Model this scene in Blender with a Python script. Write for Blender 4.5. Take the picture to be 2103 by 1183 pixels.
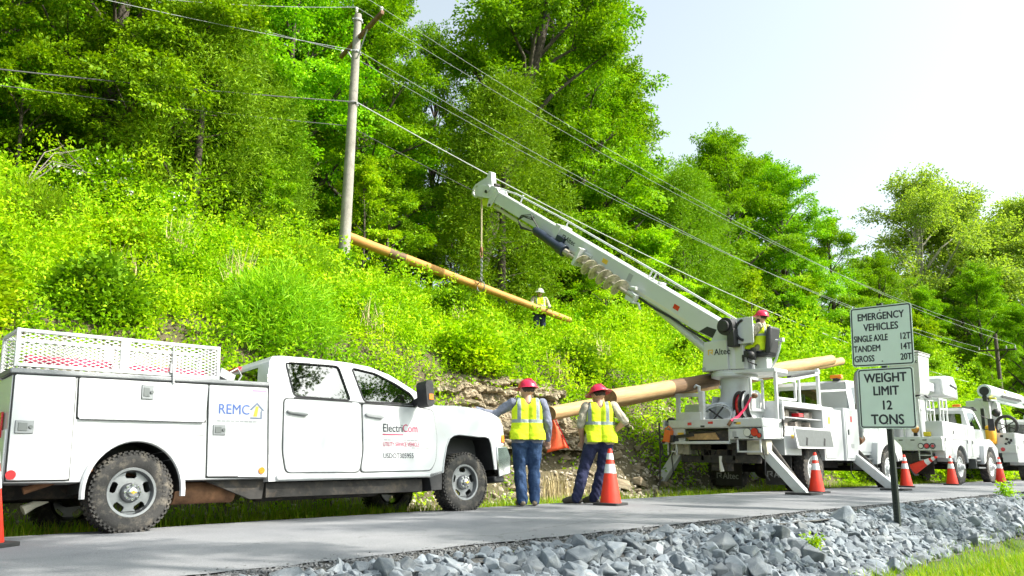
import bpy, bmesh, math, random
import numpy as np
from mathutils import Vector, Matrix, Euler
from mathutils.geometry import tessellate_polygon
R = math.radians
PI = math.pi
C = bpy.context.scene.collection
scene = bpy.context.scene
for o in list(bpy.data.objects):
    bpy.data.objects.remove(o)

# ------------------------------------------------------------------ camera, sky, sun, exposure
# world axes: X runs along the road (away, to the photo's right), Y points up the hill, Z up; metres
cam_d = bpy.data.cameras.new('camera')
cam = bpy.data.objects.new('camera', cam_d)
C.objects.link(cam)
cam_d.sensor_width = 36.0
cam_d.lens = 1673 / 2103 * 36
cam_d.clip_start = 0.05
cam_d.clip_end = 3000
def aim_camera(yaw, pitch, roll, h):
    a, p, r = R(yaw), R(pitch), R(roll)
    F = Vector((math.cos(a) * math.cos(p), math.sin(a) * math.cos(p), math.sin(p)))
    R0 = Vector((math.sin(a), -math.cos(a), 0))
    U0 = R0.cross(F)
    Rr = R0 * math.cos(r) + U0 * math.sin(r)
    Ur = U0 * math.cos(r) - R0 * math.sin(r)
    m = Matrix((Rr, Ur, -F)).transposed().to_4x4()
    m.translation = Vector((0, 0, h))
    cam.matrix_world = m
aim_camera(45, 11.8, 0.65, 0.77)
scene.camera = cam

SUN_EL, SUN_AZ = 43.0, -60.0          # azimuth measured from +X towards +Y
world = bpy.data.worlds.new("World")
scene.world = world
world.use_nodes = True
wn = world.node_tree
sky = wn.nodes.new('ShaderNodeTexSky')
sky.sky_type = 'NISHITA'
sky.sun_disc = False
sky.sun_elevation = R(SUN_EL)
sky.sun_rotation = R(90.0 - SUN_AZ)   # Blender measures it clockwise from +Y
sky.air_density = 1.0
sky.dust_density = 4.0
sky.ozone_density = 1.0
veil = wn.nodes.new('ShaderNodeHueSaturation')      # thin high haze: a paler sky
veil.inputs['Saturation'].default_value = 0.4
veil.inputs['Value'].default_value = 1.6
wn.links.new(sky.outputs[0], veil.inputs['Color'])
tint = wn.nodes.new('ShaderNodeMix'); tint.data_type = 'RGBA'; tint.blend_type = 'MULTIPLY'; tint.inputs['Factor'].default_value = 1
tint.inputs['B'].default_value = (0.93, 1.0, 0.97, 1)
wn.links.new(veil.outputs[0], tint.inputs['A'])
wn.links.new(tint.outputs['Result'], wn.nodes['Background'].inputs[0])
wn.nodes['Background'].inputs[1].default_value = 0.115
sl = bpy.data.lights.new('sun', 'SUN')
sl.energy = 5.0
sl.angle = R(0.5)
sl.color = (1.0, 0.94, 0.84)
sun = bpy.data.objects.new('sun', sl)
C.objects.link(sun)
sd = Vector((math.cos(R(SUN_EL)) * math.cos(R(SUN_AZ)), math.cos(R(SUN_EL)) * math.sin(R(SUN_AZ)), math.sin(R(SUN_EL))))
sun.rotation_euler = sd.to_track_quat('Z', 'Y').to_euler()
sun.location = sd * 60
scene.view_settings.view_transform = 'Standard'
scene.view_settings.look = 'None'
scene.view_settings.gamma = 1.0
scene.view_settings.exposure = 0.92
scene.render.engine = 'CYCLES'
scene.cycles.use_denoising = True
scene.cycles.max_bounces = 6
scene.cycles.diffuse_bounces = 3
scene.cycles.glossy_bounces = 3
scene.cycles.transparent_max_bounces = 8
scene.cycles.transmission_bounces = 4
scene.cycles.caustics_reflective = False
scene.cycles.caustics_refractive = False

# ------------------------------------------------------------------ helpers
def tag(o, label=None, cat=None, group=None, kind=None):
    if label: o['label'] = label
    if cat: o['category'] = cat
    if group: o['group'] = group
    if kind: o['kind'] = kind
    return o
def empty(name, loc=(0, 0, 0), rot=(0, 0, 0), label=None, cat=None, group=None, parent=None):
    o = bpy.data.objects.new(name, None)
    C.objects.link(o)
    o.empty_display_size = 0.1
    o.location = loc
    o.rotation_euler = rot
    if parent: o.parent = parent
    return tag(o, label, cat, group)
def kids(o): return [c for c in bpy.data.objects if c.parent == o]
def copy_tree(o, parent=None):
    c = o.copy()
    C.objects.link(c)
    if parent: c.parent = parent
    for ch in kids(o): copy_tree(ch, c)
    return c
def add_child(ob, parent):
    ob.parent = parent
    return ob

class MB:
    """Collects faces; build() links them as ONE mesh object."""
    def __init__(s): s.v, s.f, s.m, s.M, s.mi = [], [], [], Matrix(), 0
    def add(s, verts, faces, mi=None):
        b = len(s.v)
        for p in verts: s.v.append(tuple(s.M @ Vector(p)))
        mi = s.mi if mi is None else mi
        for f in faces:
            s.f.append(tuple(b + i for i in f)); s.m.append(mi)
        return s
    def box(s, c, d, rot=None, mi=None, taper=1.0):
        x, y, z = d[0] / 2, d[1] / 2, d[2] / 2
        t = taper
        vs = [Vector(p) for p in ((-x, -y, -z), (x, -y, -z), (x, y, -z), (-x, y, -z), (-x * t, -y * t, z), (x * t, -y * t, z), (x * t, y * t, z), (-x * t, y * t, z))]
        if rot is not None:
            q = Euler(rot).to_matrix() if not isinstance(rot, Matrix) else rot
            vs = [q @ p for p in vs]
        cc = Vector(c)
        return s.add([p + cc for p in vs], [(0, 3, 2, 1), (4, 5, 6, 7), (0, 1, 5, 4), (1, 2, 6, 5), (2, 3, 7, 6), (3, 0, 4, 7)], mi)
    def box2(s, a, b, mi=None):
        return s.box([(a[i] + b[i]) / 2 for i in range(3)], [abs(b[i] - a[i]) for i in range(3)], None, mi)
    def bar(s, p, q, w, h=None, mi=None, up=(0, 0, 1)):
        """rectangular bar from p to q: w across, h along up"""
        p, q = Vector(p), Vector(q)
        h = w if h is None else h
        d = (q - p); L = d.length; d.normalize()
        u = Vector(up)
        if abs(d.dot(u)) > 0.98: u = Vector((1, 0, 0))
        sd_ = d.cross(u).normalized(); u = sd_.cross(d)
        m = Matrix((d, sd_, u)).transposed()
        return s.box((p + q) / 2, (L, w, h), m, mi)
    def tube(s, pts, r, n=8, mi=None, caps=True, closed=False):
        pts = [Vector(p) for p in pts]
        k = len(pts)
        rs = r if isinstance(r, (list, tuple)) else [r] * k
        vs, fs = [], []
        prev = None
        for i, p in enumerate(pts):
            if closed: d = pts[(i + 1) % k] - pts[i - 1]
            else: d = pts[min(i + 1, k - 1)] - pts[max(i - 1, 0)]
            if d.length < 1e-9: d = Vector((0, 0, 1))
            d.normalize()
            if prev is None:
                a = d.orthogonal().normalized()
            else:
                a = prev - d * prev.dot(d)
                if a.length < 1e-6: a = d.orthogonal()
                a.normalize()
            prev = a
            b = d.cross(a)
            for j in range(n):
                t = 2 * PI * j / n
                vs.append(p + (a * math.cos(t) + b * math.sin(t)) * rs[i])
        rng = k if closed else k - 1
        for i in range(rng):
            i2 = (i + 1) % k
            for j in range(n):
                fs.append((i * n + j, i * n + (j + 1) % n, i2 * n + (j + 1) % n, i2 * n + j))
        if caps and not closed:
            fs.append(tuple(reversed(range(n)))); fs.append(tuple(range((k - 1) * n, k * n)))
        return s.add(vs, fs, mi)
    def cyl(s, p, q, r, n=16, mi=None, r2=None): return s.tube([p, q], [r, r if r2 is None else r2], n, mi)
    def lathe(s, prof, o=(0, 0, 0), axis='z', n=24, mi=None, closed=False, caps=True):
        """prof: (radius, height) pairs turned about axis"""
        vs, fs = [], []
        o = Vector(o)
        for (r, h) in prof:
            for j in range(n):
                t = 2 * PI * j / n
                a, b = r * math.cos(t), r * math.sin(t)
                vs.append(o + Vector({'z': (a, b, h), 'y': (a, h, -b), 'x': (h, a, b)}[axis]))
        k = len(prof)
        for i in range(k if closed else k - 1):
            i2 = (i + 1) % k
            for j in range(n):
                fs.append((i * n + j, i * n + (j + 1) % n, i2 * n + (j + 1) % n, i2 * n + j))
        if not closed and caps:
            if prof[0][0] > 1e-5: fs.append(tuple(reversed(range(n))))
            if prof[-1][0] > 1e-5: fs.append(tuple(range((k - 1) * n, k * n)))
        return s.add(vs, fs, mi)
    def ball(s, c, r, n=12, m=8, mi=None, rot=None):
        r = r if isinstance(r, (list, tuple)) else (r, r, r)
        q = Euler(rot).to_matrix() if rot is not None else Matrix.Identity(3)
        vs, fs = [], []
        c = Vector(c)
        for i in range(m + 1):
            t = PI * i / m
            for j in range(n):
                a = 2 * PI * j / n
                vs.append(c + q @ Vector((r[0] * math.sin(t) * math.cos(a), r[1] * math.sin(t) * math.sin(a), r[2] * math.cos(t))))
        for i in range(m):
            for j in range(n):
                fs.append((i * n + j, (i + 1) * n + j, (i + 1) * n + (j + 1) % n, i * n + (j + 1) % n))
        return s.add(vs, fs, mi)
    def sheet(s, outer, to3, holes=(), mi=None, flip=False):
        loops = [[Vector((p[0], p[1], 0)) for p in outer]] + [[Vector((p[0], p[1], 0)) for p in h] for h in holes]
        flat = [p for l in loops for p in l]
        fs = [tuple(reversed(t)) if flip else tuple(t) for t in tessellate_polygon(loops)]
        return s.add([to3(p.x, p.y) for p in flat], fs, mi)
    def prism(s, outer, y0, y1, holes=(), mi=None, ax='y'):
        """outline in (x,z) pushed from y0 to y1 (ax='y'), or (y,z) along x, or (x,y) along z"""
        t3 = {'y': lambda y: (lambda a, b: (a, y, b)), 'x': lambda y: (lambda a, b: (y, a, b)), 'z': lambda y: (lambda a, b: (a, b, y))}[ax]
        s.sheet(outer, t3(y0), holes, mi); s.sheet(outer, t3(y1), holes, mi, True)
        for l in [outer] + list(holes):
            k = len(l)
            s.add([t3(y0)(*p) for p in l] + [t3(y1)(*p) for p in l], [(i, (i + 1) % k, k + (i + 1) % k, k + i) for i in range(k)], mi)
        return s
    def loft(s, rings, mi=None, caps=True, closed=True):
        n = len(rings[0]); vs = [p for r in rings for p in r]; fs = []
        for i in range(len(rings) - 1):
            for j in range(n if closed else n - 1):
                fs.append((i * n + j, i * n + (j + 1) % n, (i + 1) * n + (j + 1) % n, (i + 1) * n + j))
        if caps:
            fs.append(tuple(reversed(range(n)))); fs.append(tuple(range((len(rings) - 1) * n, len(rings) * n)))
        return s.add(vs, fs, mi)
    def text(s, txt, size, o, right, up, mi=None, sx=1.0, bold=0.0, align='LEFT', shear=0.0):
        """flat lettering; bold widens the strokes by laying them again a little aside"""
        vs, fs = text_geo(txt, size, align, shear)
        o, right, up = Vector(o), Vector(right).normalized(), Vector(up).normalized()
        nrm = right.cross(up)
        offs = [(0, 0)] if not bold else [(-bold, 0), (bold, 0), (0, bold * .7), (0, -bold * .7)]
        for i, (a, b) in enumerate(offs):
            s.add([o + right * (p[0] * sx + a * size) + up * (p[1] + b * size) + nrm * (.0003 * i) for p in vs], fs, mi)
        return s
    def build(s, name, mats, parent=None, bevel=0.0, angle=35, segs=2, loc=None, fix=True):
        me = bpy.data.meshes.new(name)
        me.from_pydata(s.v, [], s.f)
        mats = mats if isinstance(mats, (list, tuple)) else [mats]
        for m in mats: me.materials.append(m)
        me.polygons.foreach_set('material_index', s.m)
        if fix:
            bm = bmesh.new(); bm.from_mesh(me)
            bmesh.ops.remove_doubles(bm, verts=bm.verts, dist=1e-5)
            bmesh.ops.recalc_face_normals(bm, faces=bm.faces)
            bm.to_mesh(me); bm.free()
        me.polygons.foreach_set('use_smooth', [True] * len(me.polygons))
        me.set_sharp_from_angle(angle=R(angle))
        me.update()
        o = bpy.data.objects.new(name, me)
        C.objects.link(o)
        if parent: o.parent = parent
        if loc: o.location = loc
        if bevel:
            b = o.modifiers.new('bevel', 'BEVEL')
            b.width = bevel; b.segments = segs; b.limit_method = 'ANGLE'; b.angle_limit = R(40)
            b.harden_normals = False
        return o
_tc = {}
def text_geo(txt, size, align, shear):
    key = (txt, size, align, shear)
    if key not in _tc:
        cu = bpy.data.curves.new('t', 'FONT')
        cu.body = txt; cu.size = size; cu.align_x = align; cu.shear = shear; cu.resolution_u = 3
        ob = bpy.data.objects.new('t', cu); C.objects.link(ob)
        dg = bpy.context.evaluated_depsgraph_get(); dg.update()
        me = bpy.data.meshes.new_from_object(ob.evaluated_get(dg))
        _tc[key] = ([tuple(v.co) for v in me.vertices], [tuple(p.vertices) for p in me.polygons])
        bpy.data.objects.remove(ob); bpy.data.curves.remove(cu); bpy.data.meshes.remove(me)
    return _tc[key]
def raw_mesh(name, V, F4, mat, parent=None, smooth=False, F3=None):
    """numpy quads (and triangles) to one mesh object"""
    me = bpy.data.meshes.new(name)
    n4 = 0 if F4 is None else len(F4); n3 = 0 if F3 is None else len(F3)
    me.vertices.add(len(V)); me.vertices.foreach_set('co', np.asarray(V, np.float32).ravel())
    li = np.concatenate([np.asarray(F4, np.int32).ravel() if n4 else np.zeros(0, np.int32), np.asarray(F3, np.int32).ravel() if n3 else np.zeros(0, np.int32)])
    me.loops.add(len(li)); me.loops.foreach_set('vertex_index', li)
    me.polygons.add(n4 + n3)
    ls = np.concatenate([np.arange(n4) * 4, n4 * 4 + np.arange(n3) * 3]).astype(np.int32)
    me.polygons.foreach_set('loop_start', ls)
    me.polygons.foreach_set('use_smooth', np.full(n4 + n3, smooth))
    me.update(calc_edges=True)
    for m in (mat if isinstance(mat, (list, tuple)) else [mat]): me.materials.append(m)
    o = bpy.data.objects.new(name, me)
    C.objects.link(o)
    if parent: o.parent = parent
    return o

# ------------------------------------------------------------------ materials
def new_mat(name):
    m = bpy.data.materials.new(name); m.use_nodes = True
    nt = m.node_tree
    return m, nt, nt.nodes['Principled BSDF'], nt.nodes, nt.links
def noise(N, L, scale, detail=3, rough=0.6, coord=None, vec=None):
    n = N.new('ShaderNodeTexNoise'); n.inputs['Scale'].default_value = scale; n.inputs['Detail'].default_value = detail; n.inputs['Roughness'].default_value = rough
    if vec is None:
        t = N.new('ShaderNodeTexCoord'); L.new(t.outputs[coord or 'Object'], n.inputs['Vector'])
    else: L.new(vec, n.inputs['Vector'])
    return n
def ramp(N, L, src, stops):
    r = N.new('ShaderNodeValToRGB'); el = r.color_ramp.elements
    while len(el) > len(stops): el.remove(el[-1])
    while len(el) < len(stops): el.new(1)
    for e, (p, c) in zip(el, stops): e.position = p; e.color = (c[0], c[1], c[2], 1)
    L.new(src, r.inputs['Fac']); return r
def bump(N, L, b, src, strength, dist=0.02):
    n = N.new('ShaderNodeBump'); n.inputs['Strength'].default_value = strength; n.inputs['Distance'].default_value = dist
    L.new(src, n.inputs['Height']); L.new(n.outputs['Normal'], b.inputs['Normal']); return n
def pmat(name, col, rough=0.5, metal=0.0, var=0.0, vscale=6, bmp=0.0, bscale=80, coat=0.0, spec=0.5, dirt=None, dirt_amt=0.5, dscale=4, coord='Object', bdist=0.01):
    m, nt, b, N, L = new_mat(name)
    b.inputs['Roughness'].default_value = rough
    b.inputs['Metallic'].default_value = metal
    b.inputs['Coat Weight'].default_value = coat
    b.inputs['Coat Roughness'].default_value = 0.08
    b.inputs['Specular IOR Level'].default_value = spec
    if var or dirt:
        n = noise(N, L, vscale, 4, 0.6, coord)
        lo = tuple(max(0, c * (1 - var)) for c in col); hi = tuple(min(1, c * (1 + var)) for c in col)
        r = ramp(N, L, n.outputs['Fac'], [(0.3, lo), (0.7, hi)])
        out = r.outputs['Color']
        if dirt:
            n2 = noise(N, L, dscale, 6, 0.7, coord)
            r2 = ramp(N, L, n2.outputs['Fac'], [(0.5, (0, 0, 0)), (0.75, (dirt_amt,) * 3)])
            mx = N.new('ShaderNodeMix'); mx.data_type = 'RGBA'
            L.new(r2.outputs['Color'], mx.inputs['Factor']); L.new(out, mx.inputs['A']); mx.inputs['B'].default_value = (*dirt, 1)
            out = mx.outputs['Result']
        L.new(out, b.inputs['Base Color'])
    else: b.inputs['Base Color'].default_value = (*col, 1)
    if bmp:
        n3 = noise(N, L, bscale, 4, 0.6, coord)
        bump(N, L, b, n3.outputs['Fac'], bmp, bdist)
    return m
def leaf_mat(name, cols, trans=0.4, tcol=None, gloss=0.12, patch=0.0):
    """per-leaf colour from the palette; light comes through the blade"""
    m, nt, b, N, L = new_mat(name)
    g = N.new('ShaderNodeNewGeometry')
    oi = N.new('ShaderNodeObjectInfo')
    r = ramp(N, L, g.outputs['Random Per Island'], [(i / max(1, len(cols) - 1), c) for i, c in enumerate(cols)])
    hs = N.new('ShaderNodeHueSaturation')
    mr = N.new('ShaderNodeMapRange'); mr.inputs['To Min'].default_value = 0.75; mr.inputs['To Max'].default_value = 1.2
    L.new(oi.outputs['Random'], mr.inputs['Value']); L.new(mr.outputs[0], hs.inputs['Value'])
    mh = N.new('ShaderNodeMapRange'); mh.inputs['To Min'].default_value = 0.484; mh.inputs['To Max'].default_value = 0.506
    L.new(oi.outputs['Random'], mh.inputs['Value']); L.new(mh.outputs[0], hs.inputs['Hue'])
    L.new(r.outputs['Color'], hs.inputs['Color'])
    if patch:                                                    # different weeds grow in patches
        n = noise(N, L, patch, 4, 0.65)
        h2 = N.new('ShaderNodeHueSaturation'); a_ = N.new('ShaderNodeMapRange'); b_ = N.new('ShaderNodeMapRange')
        for q, lo, hi, k in ((a_, 0.487, 0.522, 'Hue'), (b_, 0.84, 1.22, 'Value')):
            q.inputs['From Min'].default_value = 0.32; q.inputs['From Max'].default_value = 0.68
            q.inputs['To Min'].default_value = hi if k == 'Hue' else lo; q.inputs['To Max'].default_value = lo if k == 'Hue' else hi
            L.new(n.outputs['Fac'], q.inputs['Value']); L.new(q.outputs[0], h2.inputs[k])
        L.new(r.outputs['Color'], h2.inputs['Color']); L.new(h2.outputs['Color'], hs.inputs['Color'])
    L.new(hs.outputs['Color'], b.inputs['Base Color'])
    b.inputs['Roughness'].default_value = 0.55
    b.inputs['Specular IOR Level'].default_value = gloss
    t = N.new('ShaderNodeBsdfTranslucent')
    mul = N.new('ShaderNodeMix'); mul.data_type = 'RGBA'; mul.blend_type = 'MULTIPLY'; mul.inputs['Factor'].default_value = 1
    L.new(hs.outputs['Color'], mul.inputs['A']); mul.inputs['B'].default_value = (*(tcol or (1.25, 1.25, 0.35)), 1)
    L.new(mul.outputs['Result'], t.inputs['Color'])
    mx = N.new('ShaderNodeMixShader'); mx.inputs[0].default_value = trans
    L.new(b.outputs[0], mx.inputs[1]); L.new(t.outputs[0], mx.inputs[2])
    L.new(mx.outputs[0], N['Material Output'].inputs['Surface'])
    return m
# ------------------------------------------------------------------ ground, road, hillside
rng = np.random.default_rng(7)
random.seed(7)
def rz(X):
    X = np.asarray(X, float)
    return np.where(X > 3, 0.14 * (1 - np.exp(-np.clip(X - 3, 0, 500) / 10)), 0.014 * np.clip(X - 3, -12, 0))
_NP = rng.uniform(0, 6.28, (12, 3)); _NK = rng.normal(0, 1, (12, 2))
def wob(X, Y, s=1.0):
    v = 0
    for i in range(12):
        k = _NK[i] * s * (1 + 0.5 * i) * 0.35
        v = v + np.sin(k[0] * X + k[1] * Y + _NP[i, 0]) / (1 + 0.5 * i)
    return v / 3.0
HY = [8.6, 9.1, 9.35, 10.0, 10.6, 11.0, 11.6, 12.2, 12.8, 13.6, 16.5, 19.5, 21.0, 26.0, 60.0, 400.0]
HZ = [-0.03, -0.03, -0.07, -0.17, -0.16, 0.02, 0.75, 1.9, 2.75, 3.2, 4.45, 5.55, 5.9, 7.0, 13.0, 40.0]
def hill_z(X, Y):
    X, Y = np.asarray(X, float), np.asarray(Y, float)
    up = np.interp(Y, HY, HZ)
    amp = np.clip((Y - 11.0) / 2.0, 0, 1)
    fade = 1.0 / (1.0 + np.exp((X - 75) / 14.0))         # the bank runs out far down the road
    z = np.where(Y > 11, 0.02 + (up - 0.02) * (0.15 + 0.85 * fade), up)
    dip = 0.95 * np.exp(-((X - 19.3) / 4.0) ** 2 - ((Y - 16.9) / 2.3) ** 2)
    return rz(X) + z - dip + amp * 0.22 * wob(X, Y, 1.6)
def near_drop(X): return np.interp(X, [-20, 3, 5, 8, 16, 40], [0.34, 0.36, 0.42, 0.55, 0.75, 0.9])
def near_z(X, Y):
    X, Y = np.asarray(X, float), np.asarray(Y, float)
    t = np.clip((5.15 - Y) / 1.5, 0, 1)
    return rz(X) - 0.03 - near_drop(X) * (t * t * (3 - 2 * t)) + 0.04 * wob(X, Y, 2.2) * t
def grid(name, xs, ys, zf, mat, kind='structure', jag=None):
    X, Y = np.meshgrid(xs, ys)
    if jag is not None: X, Y = jag(X.copy(), Y.copy())
    V = np.stack([X, Y, zf(X, Y)], -1).reshape(-1, 3)
    nx, ny = len(xs), len(ys)
    i = np.arange((ny - 1) * (nx - 1)); r_, c_ = i // (nx - 1), i % (nx - 1)
    a = r_ * nx + c_
    o = raw_mesh(name, V, np.stack([a, a + 1, a + nx + 1, a + nx], -1), mat, None, True)
    o['kind'] = kind
    return o
# materials
def ground_mat(name, stops, scale, scale2, bmp=0.6, rough=0.95):
    m, nt, b, N, L = new_mat(name)
    n = noise(N, L, scale, 6, 0.7); n2 = noise(N, L, scale2, 4, 0.7)
    ad = N.new('ShaderNodeMath'); ad.operation = 'MULTIPLY_ADD'; ad.inputs[1].default_value = 0.5; L.new(n2.outputs['Fac'], ad.inputs[0])
    hf = N.new('ShaderNodeMath'); hf.operation = 'MULTIPLY'; hf.inputs[1].default_value = 0.5
    L.new(n.outputs['Fac'], hf.inputs[0]); L.new(hf.outputs[0], ad.inputs[2])
    r = ramp(N, L, ad.outputs[0], stops); L.new(r.outputs['Color'], b.inputs['Base Color'])
    b.inputs['Roughness'].default_value = rough; b.inputs['Specular IOR Level'].default_value = 0.2
    bump(N, L, b, n2.outputs['Fac'], bmp, 0.03)
    return m
m_soil = ground_mat('soil', [(0.3, (0.05, 0.06, 0.02)), (0.5, (0.10, 0.085, 0.05)), (0.7, (0.17, 0.14, 0.09))], 1.2, 25)
m_turf = ground_mat('turf', [(0.3, (0.03, 0.06, 0.012)), (0.5, (0.06, 0.10, 0.02)), (0.72, (0.14, 0.12, 0.07))], 1.5, 30)
def asphalt_mat():
    m, nt, b, N, L = new_mat('asphalt')
    n = noise(N, L, 0.7, 5, 0.6); n2 = noise(N, L, 95, 4, 0.9); n3 = noise(N, L, 60, 3, 0.7)
    r = ramp(N, L, n.outputs['Fac'], [(0.3, (0.165, 0.172, 0.185)), (0.7, (0.235, 0.24, 0.25))])
    r2 = ramp(N, L, n2.outputs['Fac'], [(0.32, (0.35, 0.35, 0.36)), (0.68, (1.45, 1.45, 1.45))])
    mx = N.new('ShaderNodeMix'); mx.data_type = 'RGBA'; mx.blend_type = 'MULTIPLY'; mx.inputs['Factor'].default_value = 0.7
    L.new(r.outputs['Color'], mx.inputs['A']); L.new(r2.outputs['Color'], mx.inputs['B'])
    # long cracks
    v = N.new('ShaderNodeTexVoronoi'); v.feature = 'DISTANCE_TO_EDGE'; v.inputs['Scale'].default_value = 0.3
    t = N.new('ShaderNodeTexCoord'); mp = N.new('ShaderNodeMapping'); mp.inputs['Scale'].default_value = (0.5, 1.3, 1)
    dn = noise(N, L, 3.0, 4, 0.6)
    va = N.new('ShaderNodeVectorMath'); va.operation = 'MULTIPLY_ADD'; va.inputs[1].default_value = (0.5, 0.5, 0)
    L.new(dn.outputs['Color'], va.inputs[0]); L.new(t.outputs['Object'], va.inputs[2]); L.new(va.outputs[0], mp.inputs[0]); L.new(mp.outputs[0], v.inputs['Vector'])
    cr = ramp(N, L, v.outputs['Distance'], [(0.0, (.5, .5, .5)), (0.004, (0, 0, 0))])
    mc = N.new('ShaderNodeMix'); mc.data_type = 'RGBA'
    L.new(cr.outputs['Color'], mc.inputs['Factor']); L.new(mx.outputs['Result'], mc.inputs['A']); mc.inputs['B'].default_value = (0.07, 0.07, 0.07, 1)
    L.new(mc.outputs['Result'], b.inputs['Base Color'])
    b.inputs['Roughness'].default_value = 0.85; b.inputs['Specular IOR Level'].default_value = 0.3
    bump(N, L, b, n3.outputs['Fac'], 0.5, 0.006)
    return m
m_asphalt = asphalt_mat()
m_gravel = ground_mat('gravel_dirt', [(0.3, (0.08, 0.08, 0.08)), (0.5, (0.14, 0.138, 0.13)), (0.7, (0.22, 0.21, 0.19))], 4, 90, 0.9)

xs = np.unique(np.concatenate([np.linspace(-400, -12, 14), np.linspace(-12, 45, 230), np.linspace(45, 120, 60), np.linspace(120, 1500, 24)]))
tag(grid('hillside', xs, np.unique(np.concatenate([np.linspace(8.6, 14, 46), np.linspace(14, 24, 34), np.linspace(24, 400, 30)])), hill_z, m_soil), kind='structure')
def gz(X, Y):
    return np.where(Y > 2.8, near_z(X, Y), near_z(X, 2.8 + 0 * Y) + 0.03 * wob(X, Y, 1.0) - 0.003 * np.clip(2.8 - Y, 0, 60))
grid('ground', xs, np.unique(np.concatenate([np.linspace(-1200, -40, 12), np.linspace(-40, 2.5, 40), np.linspace(2.5, 5.9, 60)])), gz, m_turf)
def edge(X, Y):
    w = 0.05 * wob(X * 3, 0 * X, 2.0) + 0.03 * wob(X * 14, 0 * X, 2.0)
    Y[0] += w[0] + 0.02; Y[-1] += w[-1] * 0.8 + 0.25 * np.clip((X[-1] - 9) / 8, 0, 2)
    return X, Y
xr = np.unique(np.concatenate([np.linspace(-400, -6, 10), np.linspace(-6, 34, 420), np.linspace(34, 120, 60), np.linspace(120, 1500, 20)]))
grid('road', xr, np.array([5.42, 5.8, 6.5, 7.4, 8.3, 8.95]), lambda X, Y: rz(X) + 0.004 + 0.012 * np.clip(1 - np.abs(Y - 7.2) / 1.9, 0, 1), m_asphalt, jag=edge)
grid('gravel_shoulder', xr, np.array([4.85, 5.1, 5.45, 5.9]), lambda X, Y: rz(X) + np.where(Y < 5.2, -0.035, -0.012) + 0.008 * wob(X * 5, Y * 5, 2), m_gravel, jag=lambda X, Y: (X, Y + (Y < 5) * 0.12 * wob(X * 2, Y, 2)))
m_bed = ground_mat('stone_bed', [(0.3, (0.05, 0.05, 0.05)), (0.5, (0.11, 0.11, 0.11)), (0.7, (0.19, 0.185, 0.175))], 5, 60, 0.9)
def bed_jag(X, Y):
    lim = np.interp(X[0], [2, 4, 7, 9, 12, 17, 40], [3.1, 3.05, 3.5, 3.78, 3.95, 4.1, 4.3]) + .12 * wob(X[0] * 3, 0 * X[0], 2)
    t = np.linspace(0, 1, Y.shape[0])[:, None]
    return X, lim[None, :] * (1 - t) + 5.0 * t
grid('gravel_bed', xr, np.linspace(0, 1, 14), lambda X, Y: near_z(X, Y) + .006, m_bed, jag=bed_jag)

# ---- loose stone chips along the road edge and on the talus (nobody could count them)
def hull_rock(seed, n=13, flat=0.75, bev=0.06):
    r_ = random.Random(seed)
    bm = bmesh.new()
    for i in range(n + 5):
        d = Vector((r_.gauss(0, 1), r_.gauss(0, 1), r_.gauss(0, 1))).normalized()
        k = max(abs(d.x), abs(d.y), abs(d.z)) ** -.45 * r_.uniform(.72, 1.0)      # between a ball and a block
        bm.verts.new((d.x * 0.48 * k, d.y * 0.40 * k, d.z * 0.48 * flat * k))
    res = bmesh.ops.convex_hull(bm, input=bm.verts)
    bmesh.ops.delete(bm, geom=[g for g in res['geom_interior'] if isinstance(g, bmesh.types.BMVert)], context='VERTS')
    bmesh.ops.dissolve_limit(bm, angle_limit=R(14), verts=bm.verts, edges=bm.edges)
    if bev:
        bmesh.ops.bevel(bm, geom=list(bm.edges) + list(bm.verts), offset=bev, segments=1, affect='EDGES', profile=0.6)
    bmesh.ops.triangulate(bm, faces=bm.faces)
    bmesh.ops.recalc_face_normals(bm, faces=bm.faces)
    me = bpy.data.meshes.new('rock'); bm.to_mesh(me); bm.free()
    return me
def scatter_stones(name, P, S, meshes, mat, seed=1, kind='stuff'):
    g = np.random.default_rng(seed)
    Vs, Fs, off = [], [], 0
    base = []
    for me in meshes:
        v = np.zeros(len(me.vertices) * 3, np.float32); me.vertices.foreach_get('co', v)
        f = np.array([p.vertices[:] for p in me.polygons], np.int32)
        base.append((v.reshape(-1, 3), f))
    for p, s_ in zip(P, S):
        v, f = base[g.integers(len(base))]
        q = np.array(Euler((g.uniform(-0.5, 0.5), g.uniform(-0.5, 0.5), g.uniform(0, 6.28))).to_matrix())
        w = (v * s_ * g.uniform(0.75, 1.25, 3)) @ q.T + p
        Vs.append(w); Fs.append(f + off); off += len(v)
    o = raw_mesh(name, np.concatenate(Vs), None, mat, None, False, np.concatenate(Fs))
    o['kind'] = kind
    return o
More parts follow.
